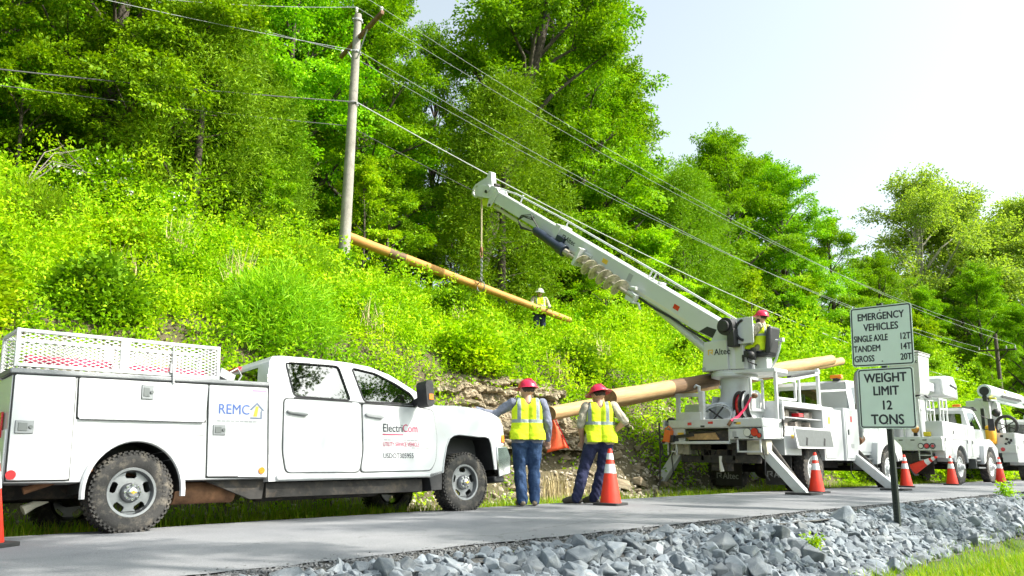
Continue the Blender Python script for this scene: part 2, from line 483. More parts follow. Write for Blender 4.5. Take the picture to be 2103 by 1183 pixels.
def stone_mat(name, a, b_, c_, scale=3.0):
    m, nt, b, N, L = new_mat(name)
    n = noise(N, L, scale, 6, 0.65); n2 = noise(N, L, scale * 9, 5, 0.7)
    oi = N.new('ShaderNodeObjectInfo'); g = N.new('ShaderNodeNewGeometry')
    r = ramp(N, L, n.outputs['Fac'], [(0.25, a), (0.5, b_), (0.75, c_)])
    ad = N.new('ShaderNodeMath'); ad.operation = 'ADD'; L.new(oi.outputs['Random'], ad.inputs[0]); L.new(g.outputs['Random Per Island'], ad.inputs[1])
    fr = N.new('ShaderNodeMath'); fr.operation = 'FRACT'; L.new(ad.outputs[0], fr.inputs[0])
    mr = N.new('ShaderNodeMapRange'); mr.inputs['To Min'].default_value = 0.65; mr.inputs['To Max'].default_value = 1.25; L.new(fr.outputs[0], mr.inputs['Value'])
    hs = N.new('ShaderNodeHueSaturation'); L.new(mr.outputs[0], hs.inputs['Value']); L.new(r.outputs['Color'], hs.inputs['Color'])
    L.new(hs.outputs['Color'], b.inputs['Base Color'])
    b.inputs['Roughness'].default_value = 0.85; b.inputs['Specular IOR Level'].default_value = 0.3
    bump(N, L, b, n2.outputs['Fac'], 0.55, 0.02)
    return m
m_lime = stone_mat('limestone', (0.12, 0.145, 0.17), (0.195, 0.22, 0.245), (0.30, 0.315, 0.32))
m_chip = stone_mat('stone_chips', (0.08, 0.083, 0.088), (0.13, 0.135, 0.14), (0.20, 0.20, 0.20))
m_talus = stone_mat('talus', (0.30, 0.255, 0.19), (0.42, 0.37, 0.29), (0.55, 0.50, 0.41))
rocks_lo = [hull_rock(90 + i, 9, 0.7, 0) for i in range(6)]
g = np.random.default_rng(11)
n = 5200
X = 2.0 + 26 * g.random(n) ** 1.7; Y = np.clip(g.normal(5.28, 0.17, n), 4.9, 5.75)
scatter_stones('gravel_chips', np.stack([X, Y, rz(X) - 0.004], -1), g.uniform(0.015, 0.05, n), rocks_lo, m_chip, 3)
n = 5200
X = g.uniform(1, 24, n); Y = 10.5 + g.random(n) ** 1.1 * 1.75
keep = (g.random(n) < 0.35 + 0.65 * ((X > 8.5) & (X < 18)))
X, Y = X[keep], Y[keep]
scatter_stones('talus_rubble', np.stack([X, Y, hill_z(X, Y)], -1), g.uniform(0.03, 0.16, len(X)) * g.uniform(0.5, 1.2, len(X)), rocks_lo, m_talus, 4)

# ---- riprap: the boulders that show largest are things of their own, the rest is one mass
rock_me = [hull_rock(s_, 9 + s_ % 5, 0.78, 0.022) for s_ in range(14)]
for me in rock_me: me.materials.append(m_lime)
g = np.random.default_rng(23)
pts = []
def try_pt(x, y, s_):
    for (a, b, c_) in pts[-700:]:
        if (a - x) ** 2 + (b - y) ** 2 < (0.36 * (c_ + s_)) ** 2: return False
    return True
for k in range(22000):
    x = 1.9 + 30 * g.random() ** 1.5
    lim = float(np.interp(x, [2, 4, 7, 9, 12, 17, 40], [3.3, 3.2, 3.6, 3.88, 4.06, 4.22, 4.4]))
    top = 5.03
    if x < 2.8: continue
    y = g.uniform(lim, top)
    s_ = float(g.choice([0.12, 0.165, 0.22, 0.285, 0.37], p=[0.24, 0.3, 0.26, 0.15, 0.05])) * g.uniform(0.85, 1.15)
    if y > 4.8: s_ *= 0.7
    if try_pt(x, y, s_): pts.append((x, y, s_))
def screen_size(p): return p[2] / max(1.0, (p[0] + p[1]) * 0.7071)
pts.sort(key=screen_size, reverse=True)
vis = [p for p in pts if (p[1] / max(p[0], .01)) < 3.9]
big, rest = vis[:292], vis[292:] + [p for p in pts if p not in vis]
for i, (x, y, s_) in enumerate(big):
    o = bpy.data.objects.new('limestone_rock', rock_me[i % 14])
    C.objects.link(o)
    z = float(near_z(x, y)) + s_ * g.uniform(0.05, 0.22)
    o.location = (x, y, z)
    o.rotation_euler = (g.uniform(-0.5, 0.5), g.uniform(-0.5, 0.5), g.uniform(0, 6.28))
    o.scale = [s_ * g.uniform(0.85, 1.35), s_ * g.uniform(0.85, 1.2), s_ * g.uniform(0.8, 1.25)]
    tag(o, 'pale grey angular limestone rock lying in the riprap beside the road', 'rock', 'limestone riprap rocks along the road')
ex = [(2 + 32 * g.random() ** 1.4, 0, g.uniform(0.06, 0.16)) for _ in range(2600)]
ex = [(a, g.uniform(float(np.interp(a, [2, 4, 7, 9, 12, 17, 40], [3.2, 3.15, 3.55, 3.84, 4.0, 4.18, 4.4])), 5.1), c_) for a, b, c_ in ex if a > 2.5]
allr = rest + ex
scatter_stones('riprap_rubble', [np.array((x, y, float(near_z(x, y)) + 0.02)) for x, y, s_ in allr], [s_ for x, y, s_ in allr], rock_me, m_lime, 5)

# ---- layered rock outcrops in the cut bank
def outcrop(name, x0, x1, z0, z1, yb, label, seed, rise=0.0):
    """one broken face: undulating beds that stand in or out, joints cut down through them"""
    g = np.random.default_rng(seed)
    nx, nz = int((x1 - x0) / .022), int((z1 - z0) / .02)
    X, Z = np.meshgrid(np.linspace(x0, x1, nx), np.linspace(0, z1 - z0, nz))
    def sm(k, n): 
        v = g.normal(0, 1, n); v = np.convolve(np.concatenate([v, v[:k]]), np.ones(k) / k, 'same')[:n]; return v / (v.std() + 1e-6)
    wav = .05 * sm(40, nx) + .02 * sm(9, nx) + rise * (X[0] - x0)
    zz = Z + wav[None, :]
    edges = [-.5]
    while edges[-1] < z1 - z0 + .5: edges.append(edges[-1] + float(g.choice([.04, .07, .11, .18, .28], p=[.28, .28, .22, .15, .07])))
    li = np.searchsorted(edges, zz)
    D = np.zeros_like(X)
    for k in range(len(edges) + 1):
        row = .06 * sm(22, nx) + .03 * sm(5, nx) + g.normal(0, .06)
        j = 0
        while j < nx:                                            # joints: each block of a bed stands a little differently
            w = int(g.uniform(6, 45)); row[j:j + w] += g.normal(0, .045); j += w
        m = li == k
        e0 = np.array(edges)[np.clip(li - 1, 0, len(edges) - 1)]; e1 = np.array(edges)[np.clip(li, 0, len(edges) - 1)]
        f = np.clip((zz - e0) / np.maximum(.01, e1 - e0), 0, 1)
        rnd = .035 * (np.abs(f - .45) * 2) ** 4
        D[m] = (np.broadcast_to(row, X.shape) - 0)[m] * -1 + rnd[m]
    t = Z / (z1 - z0)
    fx = np.abs((X - (x0 + x1) / 2) / ((x1 - x0) / 2))
    Y = yb + .62 * Z + D + .75 * np.clip(fx - .62, 0, 1) ** 1.5 * 2 + .35 * np.clip(t - .85, 0, 1) * 4
    V = np.stack([X + g.normal(0, .005, X.shape), Y + g.normal(0, .009, X.shape), z0 + Z + g.normal(0, .004, X.shape)], -1).reshape(-1, 3)
    i = np.arange((nz - 1) * (nx - 1)); r_, c_ = i // (nx - 1), i % (nx - 1); a = r_ * nx + c_
    o = raw_mesh(name, V, np.stack([a, a + 1, a + nx + 1, a + nx], -1), m_ledge, None, False)
    return tag(o, label, 'rock outcrop')
def ledge_mat():
    m, nt, b, N, L = new_mat('ledge_stone')
    t = N.new('ShaderNodeTexCoord'); mp = N.new('ShaderNodeMapping'); mp.inputs['Scale'].default_value = (1.2, 1.2, 9); L.new(t.outputs['Object'], mp.inputs[0])
    n = noise(N, L, 1.6, 6, .7, vec=mp.outputs[0]); n2 = noise(N, L, 30, 5, .7); n3 = noise(N, L, 2.2, 4, .6)
    r = ramp(N, L, n.outputs['Fac'], [(.25, (.13, .10, .065)), (.45, (.30, .24, .16)), (.6, (.40, .34, .24)), (.78, (.22, .19, .15))])
    r2 = ramp(N, L, n3.outputs['Fac'], [(.45, (0, 0, 0)), (.7, (.7, .7, .7))])
    mx = N.new('ShaderNodeMix'); mx.data_type = 'RGBA'; L.new(r2.outputs['Color'], mx.inputs['Factor']); L.new(r.outputs['Color'], mx.inputs['A']); mx.inputs['B'].default_value = (.10, .095, .07, 1)
    L.new(mx.outputs['Result'], b.inputs['Base Color']); b.inputs['Roughness'].default_value = .9; b.inputs['Specular IOR Level'].default_value = .2
    bump(N, L, b, n2.outputs['Fac'], .7, .03)
    return m
m_ledge = ledge_mat()
outcrop('rock_outcrop', 10.0, 14.2, 0.95, 2.5, 11.36, 'layered tan rock ledge exposed in the bank behind the pickup hood', 31, -.05)
outcrop('rock_outcrop', 1.6, 3.6, 1.8, 2.45, 12.1, 'dark layered rock ledge in the bank behind the mesh cage', 32, -.04)
# fallen blocks at the foot of the ledge
g = np.random.default_rng(77)
fall = [hull_rock(300 + i, 11, .7, .015) for i in range(6)]
for me in fall: me.materials.append(m_ledge)
for k in range(70):
    x, y = g.uniform(9.4, 17.0), g.uniform(10.8, 11.75)
    s_ = float(g.choice([.14, .22, .34, .5], p=[.35, .35, .2, .1]))
    o = bpy.data.objects.new('fallen_block', fall[k % 6]); C.objects.link(o)
    o.location = (x, y, float(hill_z(x, y)) + s_ * .1); o.rotation_euler = (g.uniform(-.4, .4), g.uniform(-.4, .4), g.uniform(0, 6.28)); o.scale = (s_ * 1.3, s_, s_ * .8)
    tag(o, 'tan broken block fallen from the rock ledge onto the rubble slope', 'rock', 'fallen blocks under the rock ledge')
# ------------------------------------------------------------------ vegetation
def norm(a): return a / np.maximum(1e-9, np.linalg.norm(a, axis=-1, keepdims=True))
def leaf_geo(P, D, Nn, Ln, Wd, fold=0.18):
    """one bent blade per row: stalk, two edges, tip"""
    D = norm(D); S = norm(np.cross(D, Nn)); Nn = np.cross(S, D)
    L1, W1 = Ln[:, None], Wd[:, None]
    a = P; tip = P + D * L1 - Nn * L1 * 0.18
    m = P + D * L1 * 0.48 + Nn * L1 * 0.04
    l = m + S * W1 * 0.5 + Nn * W1 * fold; r_ = m - S * W1 * 0.5 + Nn * W1 * fold
    V = np.stack([a, r_, tip, l], 1).reshape(-1, 3)
    F = np.arange(len(P) * 4).reshape(-1, 4)
    return V, F
def sprays(g, cen, ax, up, nl, rad, ll, ratio=0.62, droop=0.25, jit=0.4, flat=0.25):
    """leafy twigs: nl leaves laid in a flattish fan around each centre"""
    k = len(cen)
    idx = np.repeat(np.arange(k), nl); n = len(idx)
    A = norm(ax)[idx]; U = norm(up - np.sum(up * norm(ax), -1, keepdims=True) * norm(ax))[idx]; B = np.cross(A, U)
    rr = (rad[idx] if hasattr(rad, '__len__') else rad)
    q = np.sqrt(g.random(n)); th = g.uniform(0, 2 * PI, n)
    u = q * np.cos(th); v = q * np.sin(th); w = g.normal(0, flat, n)
    P = cen[idx] + (A * u[:, None] + B * v[:, None] + U * (w - droop * q * q)[:, None]) * (rr[:, None] if hasattr(rr, '__len__') else rr)
    D = A * (0.6 + u[:, None]) + B * v[:, None] * 1.2 + g.normal(0, 0.45, (n, 3)) + np.array([0, 0, -0.25])
    Nn = U + g.normal(0, jit, (n, 3))
    Ln = ll * g.uniform(0.65, 1.25, n)
    return leaf_geo(P, D, Nn, Ln, Ln * ratio * g.uniform(0.85, 1.15, n))
def cat(parts):
    V, F, o = [], [], 0
    for v, f in parts: V.append(v); F.append(f + o); o += len(v)
    return np.concatenate(V), np.concatenate(F)
m_bark = pmat('bark', (0.075, 0.06, 0.045), 0.9, var=0.5, vscale=9, bmp=0.8, bscale=22, bdist=0.03)
m_pale_bark = pmat('pale_bark', (0.30, 0.28, 0.23), 0.85, var=0.4, vscale=5, bmp=0.5, bscale=18)
m_leaf_a = leaf_mat('maple_leaves', [(0.10, 0.275, 0.005), (0.16, 0.37, 0.006), (0.25, 0.47, 0.008), (0.13, 0.33, 0.005), (0.33, 0.54, 0.010)], 0.32)
m_leaf_b = leaf_mat('oak_leaves', [(0.09, 0.255, 0.005), (0.16, 0.37, 0.006), (0.25, 0.47, 0.008), (0.11, 0.31, 0.005)], 0.32)
m_leaf_c = leaf_mat('cedar_needles', [(0.09, 0.19, 0.006), (0.15, 0.28, 0.007), (0.23, 0.36, 0.008)], 0.22)
m_leaf_d = leaf_mat('sycamore_leaves', [(0.20, 0.36, 0.05), (0.28, 0.43, 0.06), (0.35, 0.47, 0.10)], 0.45)
m_leaf_u = leaf_mat('undergrowth_leaves', [(0.20, 0.40, 0.005), (0.29, 0.50, 0.006), (0.38, 0.57, 0.008), (0.23, 0.44, 0.006), (0.48, 0.58, 0.02)], 0.36, patch=.55)
def trunk_geo(mb, g, h, r0, lean=(0, 0), bend=0.3, top=0.12, n=9):
    pts, rs = [], []
    for i in range(n):
        t = i / (n - 1)
        pts.append(Vector((lean[0] * t + bend * math.sin(3.1 * t) * 0.4, lean[1] * t + bend * math.sin(4 * t + 1) * 0.25 - bend * 0.21, h * t)))
        rs.append(r0 * (1 - t) ** 0.8 * 0.9 + r0 * top + (r0 * 0.5 if i == 0 else 0))
    mb.tube(pts, rs, 8)
    return pts, rs
def limb(mb, p, q, r, g, sub=2):
    p, q = Vector(p), Vector(q)
    mid = (p + q) / 2 + Vector((g.normal(0, .1), g.normal(0, .1), 0.12)) * (q - p).length * 0.6
    pts = [p, p.lerp(mid, .5) + Vector((0, 0, .02)), mid, mid.lerp(q, .5), q]
    mb.tube(pts, [r, r * .8, r * .62, r * .42, r * .16], 6)
    for k in range(sub):
        a = mid.lerp(q, g.uniform(0, .8)); d = (q - p) * g.uniform(.10, .24)
        d = d + Vector((g.normal(0, 1), g.normal(0, 1), g.normal(.3, .5))) * d.length * .7
        mb.tube([a, a + d * .5, a + d], [r * .32, r * .2, r * .06], 5)
def make_tree(kind, seed, h, w, z0, nlobe, nspray, nl, rad, ll, leafm, barkm=None, lean=(0, 0), r0=0.22, top=0.12, shell=0.4, lobe_k=0.29, limbs=True, ratio=.62, droop=.3, jit=.34, flat=.14, plate=.62):
    """returns (trunk mesh object data, crown mesh data): crown of lobes of leafy twigs round tapered limbs"""
    g = np.random.default_rng(seed)
    tb = MB()
    pts, rs = trunk_geo(tb, g, h * 0.9, r0, lean, top=top)
    lob = []
    for i in range(nlobe):
        t = (i + 0.5) / nlobe
        zz = z0 + (h - z0) * t ** 0.9
        prof = math.sin(PI * min(1, 0.16 + 0.84 * t) ** 0.8) ** 0.7 if kind != 'cone' else (1 - t) ** 0.8
        a = i * 2.399 + g.uniform(-.5, .5)
        rr = w * prof * g.uniform(0.45, 0.8)
        lr = max(0.5, w * lobe_k * g.uniform(0.75, 1.25) * (0.55 + 0.6 * prof))
        tc = min(1, zz / (h * .9))
        cx, cy = lean[0] * tc + rr * math.cos(a), lean[1] * tc + rr * math.sin(a)
        lob.append((np.array([cx, cy, zz]), np.array([lr, lr, lr * 0.55])))
        if limbs:
            j = max(1, min(len(pts) - 2, int((zz - abs(rr) * .7) / (h * .9) * (len(pts) - 1))))
            limb(tb, pts[j], (cx, cy, zz), max(.025, rs[j] * .5), g, 3)
    for k in range(2): lob.append((np.array([lean[0] + g.normal(0, .1) * w, lean[1] + g.normal(0, .1) * w, h - w * (.25 + .2 * k)]), np.array([w * .33, w * .33, w * .3])))
    # boughs: flat drooping plates of twigs standing out of the lobes, dark room left between them
    wgt = np.array([l[1][0] ** 1.6 for l in lob]); wgt = wgt / wgt.sum()
    npl = max(8, nspray // 15)
    li = g.choice(len(lob), npl, p=wgt)
    Cc = np.array([l[0] for l in lob])[li]; Rr = np.array([l[1] for l in lob])[li]
    d = norm(g.normal(0, 1, (npl, 3)) * np.array([1, 1, .8]) + np.array([0, 0, .2]))
    pc = Cc + d * Rr * (1 - shell * g.random(npl) ** 1.5)[:, None]
    pa = norm(d * np.array([1, 1, .35]) + norm((pc - np.array([lean[0], lean[1], h * .45])) * np.array([1, 1, .4])) * .8)
    pu = norm(np.stack([pa[:, 0] * .35, pa[:, 1] * .35, np.ones(npl)], -1) + g.normal(0, .16, (npl, 3)))
    pb = np.cross(pa, pu)
    pr = plate * g.uniform(.65, 1.35, npl)
    k_ = np.repeat(np.arange(npl), nspray // npl); m = len(k_)
    q = np.sqrt(g.random(m)); th = g.uniform(0, 2 * PI, m); uu = q * np.cos(th); vv = q * np.sin(th) * .8
    cen = pc[k_] + (pa[k_] * uu[:, None] + pb[k_] * vv[:, None] - pu[k_] * (.30 * q * q + .12 * uu)[:, None]) * pr[k_][:, None] + g.normal(0, .05, (m, 3)) * plate
    out = pa[k_] * .7 + pa[k_] * uu[:, None] + pb[k_] * vv[:, None] + g.normal(0, .25, (m, 3))
    up = pu[k_] + g.normal(0, .22, (m, 3))
    V, F = sprays(g, cen, out, up, nl, rad * g.uniform(.7, 1.3, m), ll, ratio, droop, jit, flat)
    to = tb.build('trunk', barkm or m_bark, None, 0, 60)
    co = raw_mesh('crown', V, F, leafm, None, True)
    return to, co
def make_cedar(seed, h, w, nspray=3400, nl=16):
    g = np.random.default_rng(seed)
    tb = MB(); pts, rs = trunk_geo(tb, g, h * .97, .16, top=.05, bend=.15)
    nt_ = 95                                                     # feathery tufts over a ragged cone
    tt = (np.arange(nt_) + .5) / nt_; ta = np.arange(nt_) * 2.399 + g.normal(0, .3, nt_)
    tz = .4 + (h - .4) * tt ** .9; tr = w * np.sin(PI * np.clip(.10 + .9 * (1 - tt), 0, 1) * .62) * g.uniform(.5, 1.1, nt_)
    k_ = g.integers(0, nt_, nspray)
    q = g.normal(0, 1, (nspray, 3)) * np.array([.30, .30, .42]) * (w / 2) ** .5
    cen = np.stack([tr * np.cos(ta), tr * np.sin(ta), tz], -1)[k_] + q
    zz = cen[:, 2]; rr = np.hypot(cen[:, 0], cen[:, 1]); a = np.arctan2(cen[:, 1], cen[:, 0])
    ax = np.stack([np.cos(a), np.sin(a), g.normal(.9, .4, nspray)], -1) + q * .8
    up = np.stack([np.cos(a) * .6, np.sin(a) * .6, np.full(nspray, .8)], -1) + g.normal(0, .4, (nspray, 3))
    V, F = sprays(g, cen, ax, up, nl, .22, .15, .24, .1, .6, .4)
    for i in range(26):
        j = g.integers(0, nspray); p = cen[j]
        tb.tube([(0, 0, p[2] - rr[j] * .4), tuple(p)], [.035, .008], 5)
    return tb.build('trunk', m_bark, None, 0, 60), raw_mesh('crown', V, F, m_leaf_c, None, True)
protos = {}
protos['maple'] = [make_tree('round', 1, 12, 3.4, 1.0, 34, 3000, 22, .27, .105, m_leaf_a), make_tree('round', 2, 12, 3.8, .6, 38, 3200, 22, .27, .11, m_leaf_a, r0=.26), make_tree('round', 12, 12, 3.5, .8, 36, 3000, 22, .27, .11, m_leaf_a, r0=.24)]
protos['oak'] = [make_tree('round', 3, 15, 4.2, 2.6, 34, 2900, 18, .36, .15, m_leaf_b, r0=.3, plate=.8), make_tree('round', 4, 15, 3.7, 3.2, 30, 2600, 18, .36, .15, m_leaf_b, r0=.28, plate=.8)]
protos['leaning'] = [make_tree('round', 5, 15, 3.4, 7.6, 20, 2300, 18, .36, .15, m_leaf_b, lean=(3.4, -.3), r0=.36, top=.22, lobe_k=.28, plate=.8)]
protos['cedar'] = [make_cedar(6, 9, 1.9), make_cedar(7, 9, 2.3)]
protos['sycamore'] = [make_tree('round', 8, 20, 7.0, 6.0, 32, 3600, 11, .7, .22, m_leaf_d, m_pale_bark, r0=.42, top=.22, lobe_k=.24, shell=.6, jit=.6, plate=1.0)]
protos['sapling'] = [make_tree('round', 9, 5, 1.7, .5, 16, 900, 18, .20, .10, m_leaf_u, r0=.07, shell=.5, plate=.36), make_tree('round', 10, 5, 2.0, .4, 16, 900, 18, .20, .10, m_leaf_a, r0=.07, shell=.5, plate=.36)]
protos['high'] = [make_tree('round', 14, 18, 3.6, 12.6, 12, 460, 15, .36, .16, m_leaf_b, r0=.26, top=.2, plate=.8)]
used_proto = set()
def plant(kind, i, x, y, h, label, group, name, cat_, rot=None, ws=1.0, z=None, lean=None):
    H = {'maple': 12, 'oak': 15, 'leaning': 15, 'cedar': 9, 'sycamore': 20, 'sapling': 5, 'high': 18}[kind]
    tr, cr = protos[kind][i % len(protos[kind])]
    s_ = h / H
    if z is None: z = float(hill_z(x, y) if y > 8.6 else gz(x, y)) - .15
    e = empty(name, (x, y, z), (0, 0, rot if rot is not None else random.uniform(0, 6.28)), label, cat_, group)
    e.scale = (s_ * ws, s_ * ws, s_)
    for o in (tr, cr):
        if (kind, i % len(protos[kind])) in used_proto:
            o = o.copy(); C.objects.link(o)
        o.parent = e
    used_proto.add((kind, i % len(protos[kind])))
    return e
GF = 'broadleaf trees of the forest above the bank'
# front of the forest, left to right along the top of the bank
front = [(3.5, 24.0, 13, 0), (6.8, 22.4, 12.5, 1), (9.6, 24.6, 14, 0), (13.6, 25.5, 13.5, 1), (17.0, 25.0, 12.5, 0), (18.4, 28.0, 12.5, 1), (22.3, 29.5, 10.0, 0), (26.6, 24.6, 12.5, 2),
         (28.0, 23.6, 14.5, 1), (31.5, 24.8, 14.5, 0), (35.4, 22.6, 10.0, 2), (39.5, 22.6, 13.0, 0), (44.0, 21.4, 12.6, 1), (49, 21, 10.5, 2), (54, 20.0, 9.6, 1), (0.0, 22.5, 12, 2), (-4, 23, 13, 1), (-9, 24, 14, 0), (-15, 22, 14, 2)]
for x, y, h, i in front:
    plant('maple', i, x, y, h, 'bright green leafy tree at the front edge of the forest on the bank', GF, 'maple_tree', 'tree')
back = [(0.5, 28, 16), (5, 29, 17), (9, 30, 17), (13, 31, 17.5), (17.5, 31.5, 16), (20.5, 33.5, 13.5), (29.6, 27.0, 24.0), (32.6, 27.0, 24.0), (35.2, 29.5, 20.0), (40.5, 28, 11.5), (44, 26, 14.6), (48, 25.5, 15.0),
        (3, 35, 18), (10, 36, 18), (16, 38, 17), (33, 35, 16), (40, 34, 15), (48, 32, 13), (56, 27, 11), (62, 24, 10), (8, 42, 18), (22, 42, 14), (25.2, 31, 15.5)]
for k, (x, y, h) in enumerate(back):
    plant('oak', k, x, y, h, 'tall darker leafy tree standing deeper in the forest on the hill', 'tall trees deeper in the forest', 'forest_tree', 'tree', ws=.72 if h > 19 else .62 if h == 15.5 else 1.0)
plant('leaning', 0, 21.7, 24.5, 16.5, 'tall tree with a bare dark trunk leaning over a gap of sky', None, 'leaning_tree', 'tree', rot=-.75)
for k, (x, y, h, i, ws, lb) in enumerate([
    (8.7, 20.8, 8.2, 1, 1.05, 'olive green cedar left of the utility pole, taller of the two there'),
    (11.2, 21.6, 6.2, 0, 1.0, 'smaller olive green cedar close beside the utility pole'),
    (20.4, 20.9, 9.0, 0, 1.15, 'tall dark olive cedar standing behind the tip of the white boom'),
    (32.5, 20.9, 8.6, 1, 1.1, 'dark cedar among the maples above the middle of the white boom')]):
    plant('cedar', i, x, y, h, lb, 'cedars at the forest edge', 'cedar_tree', 'cedar', ws=ws)
for k, (x, y, h, lb) in enumerate([
    (66, 21, 19, 'tall airy pale green tree with bare limbs showing, against the sky behind the signs'),
    (74, 15, 19.5, 'tall airy pale tree at the far end of the road, beyond the bucket trucks'),
    (84, 24, 20, 'pale thin-leaved tree in the distance behind the taller airy tree'),
    (71, 19.5, 19, 'second airy pale tree just beyond the tallest one, nearer the road end'),
    (82, 17.5, 21.5, 'large pale airy tree at the right end of the far tree line')]):
    plant('sycamore', 0, x, y, h, lb, 'airy pale trees far down the road', 'sycamore_tree', 'tree')
far = [(58, 18.5, 8, 0), (61, 13.5, 8.5, 1), (64, 18, 10, 2), (68, 13, 9.5, 2), (61, 16, 10.5, 0), (74, 18, 12, 1), (80, 13, 12, 2), (57, 21, 9.5, 2), (66, 16.0, 9.5, 0), (63, 20, 9, 1), (72, 11.5, 10, 0), (78, 9.5, 10, 1), (70, 8, 9, 0), (84, 14, 12, 1), (90, 6, 12, 0), (100, 0, 13, 1), (96, 12, 13, 0), (110, -8, 14, 1), (120, 4, 15, 0)]
for x, y, h, i in far:
    plant('maple', i, x, y, h, 'round green tree beyond the parked trucks at the far end of the road', 'green trees at the far end of the road', 'roadside_tree', 'tree')
sap = [(2.5, 20.3, 4.2), (4.6, 20.9, 4.6), (7.0, 20.4, 3.4), (10.3, 20.4, 3.6), (14.4, 21.2, 4.0), (16.2, 22.2, 4.8), (18.6, 21.6, 3.6), (22.5, 20.9, 3.6), (24.3, 19.3, 3.4), (26.4, 20.6, 5.0), (29.5, 20.4, 5.2), (30.0, 18.2, 3.2), (35.0, 19.0, 4.6),
       (38.0, 18.0, 4.2), (41, 19, 5.5), (45, 17.5, 4.6), (27.5, 16.2, 2.6), (33, 15.2, 3.0), (37, 14.6, 3.2), (43, 14.2, 3.6), (49, 16, 5), (48, 13, 3.4), (54, 14, 4.5), (22.4, 14.2, 2.0), (25.6, 13.0, 2.0)]
for k, (x, y, h) in enumerate(sap):
    plant('sapling', k, x, y, h, 'young leafy sapling growing in front of the forest edge', 'saplings along the forest edge', 'sapling', 'sapling')
# trees behind the photographer: they shade the road and show in the truck's glass
for k, (x, y, h) in enumerate([(9.4, -6.2, 17.5), (15.0, -6.8, 18.4), (21.5, -6.2, 17.8), (29.0, -6.6, 18.2), (37, -6, 17.5)]):
    plant('high', 0, x, y, h, 'tall leafy tree across the ditch from the road, outside the picture', 'trees on the camera side of the road', 'verge_tree', 'tree', ws=.95)
for k, (x, y, h) in enumerate([(-14, -26, 13), (-6, -29, 14), (2, -27, 13), (10, -30, 14), (18, -28, 13), (27, -30, 14), (37, -29, 14), (-22, -22, 13)]):
    plant('maple', k, x, y, h, 'leafy tree across the field on the camera side, outside the picture', 'trees across the field on the camera side', 'field_tree', 'tree')

# ---- undergrowth of the bank: one mass of leafy stems
def bare(X, Y):
    """1 where rock or rubble shows instead of plants"""
    b = np.exp(-(((X - 12.3) / 2.3) ** 2 + ((Y - 11.5) / .85) ** 2) ** 2)
    b += np.exp(-(((X - 10.6) / 1.2) ** 2 + ((Y - 12.5) / .35) ** 2) ** 2) * .6
    b += np.exp(-(((X - 2.7) / 1.2) ** 2 + ((Y - 12.0) / .25) ** 2) ** 2) * .5
    b += np.exp(-(((X - 15.2) / 2.6) ** 2 + ((Y - 11.3) / .65) ** 2) ** 2)
    return np.clip(b, 0, 1)
g = np.random.default_rng(41)
parts = []
nm = 2700                                                        # mounds of weeds of every size, a low carpet between them
MX = 1.0 + 52 * g.random(nm) ** 1.5; MY = 11.2 + 10.2 * g.random(nm) ** 1.05
MR = g.choice([.16, .26, .42, .66, .95], nm, p=[.28, .33, .24, .11, .04]) * g.uniform(.8, 1.25, nm) * np.interp(MX + MY, [14, 30, 60], [.9, 1.1, 1.7])
MH = MR * g.uniform(.9, 1.9, nm) * np.interp(MY, [11.2, 12.5, 14, 21], [.7, .9, 1.15, 1.1]) * np.where((MX > 12.8) & (MX < 24) & (MY > 14.6), .36, 1)
trod = (MY > 13.6) & (MY < 18.9) & (np.abs(MY / MX - .915) < .11)        # trodden down where the crew works the pole
MR, MH = np.where(trod, np.minimum(MR, .28), MR), np.where(trod, np.minimum(MH, .16), MH)
ok = g.random(nm) > bare(MX, MY) * .97
MX, MY, MR, MH = MX[ok], MY[ok], MR[ok], MH[ok]
k_ = g.choice(len(MX), 50000, p=(MR ** 1.7) / (MR ** 1.7).sum())
d = norm(g.normal(0, 1, (len(k_), 3)) * np.array([1, 1, .9]) + np.array([0, -.2, .35])); d[:, 2] = np.abs(d[:, 2])
q = .6 + .45 * g.random(len(k_)) ** .6
X1 = MX[k_] + d[:, 0] * MR[k_] * q; Y1 = MY[k_] + d[:, 1] * MR[k_] * q; H1 = d[:, 2] * MH[k_] * q
n = 24000
X2 = 1.0 + 50 * g.random(n) ** 1.6; Y2 = 11.15 + 10.4 * g.random(n) ** 1.1
ok = (g.random(n) > bare(X2, Y2) * .93) & (g.random(n) > np.exp(-(Y2 - 11.15) / .22) * .75)
X2, Y2 = X2[ok], Y2[ok]; H2 = .04 + .14 * g.random(len(X2))
X, Y, hgt = np.concatenate([X1, X2]), np.concatenate([Y1, Y2]), np.concatenate([H1, H2]); n = len(X)
dz = np.concatenate([d, np.tile([0, -.3, .9], (len(X2), 1))])
near = np.interp(X + Y, [14, 24, 40, 70], [.75, 1.0, 1.35, 1.9])
cen = np.stack([X, Y, hill_z(X, Y) + hgt], -1)
ax = dz * .8 + g.normal(0, .4, (n, 3)) + np.array([0, -.15, .25])
up = dz * .5 + np.array([0, 0, .9]) + g.normal(0, .28, (n, 3))
for lo, hi, sz, nl in ((0, 1.0, .072, 13), (1.0, 1.35, .092, 11), (1.35, 9, .13, 9)):
    q = (near >= lo) & (near < hi)
    parts.append(sprays(g, cen[q], ax[q], up[q], nl, .15 * near[q], sz, .55, .25, .45, .3))
V, F = cat(parts)
o = raw_mesh('undergrowth', V, F, m_leaf_u, None, True); o['kind'] = 'stuff'

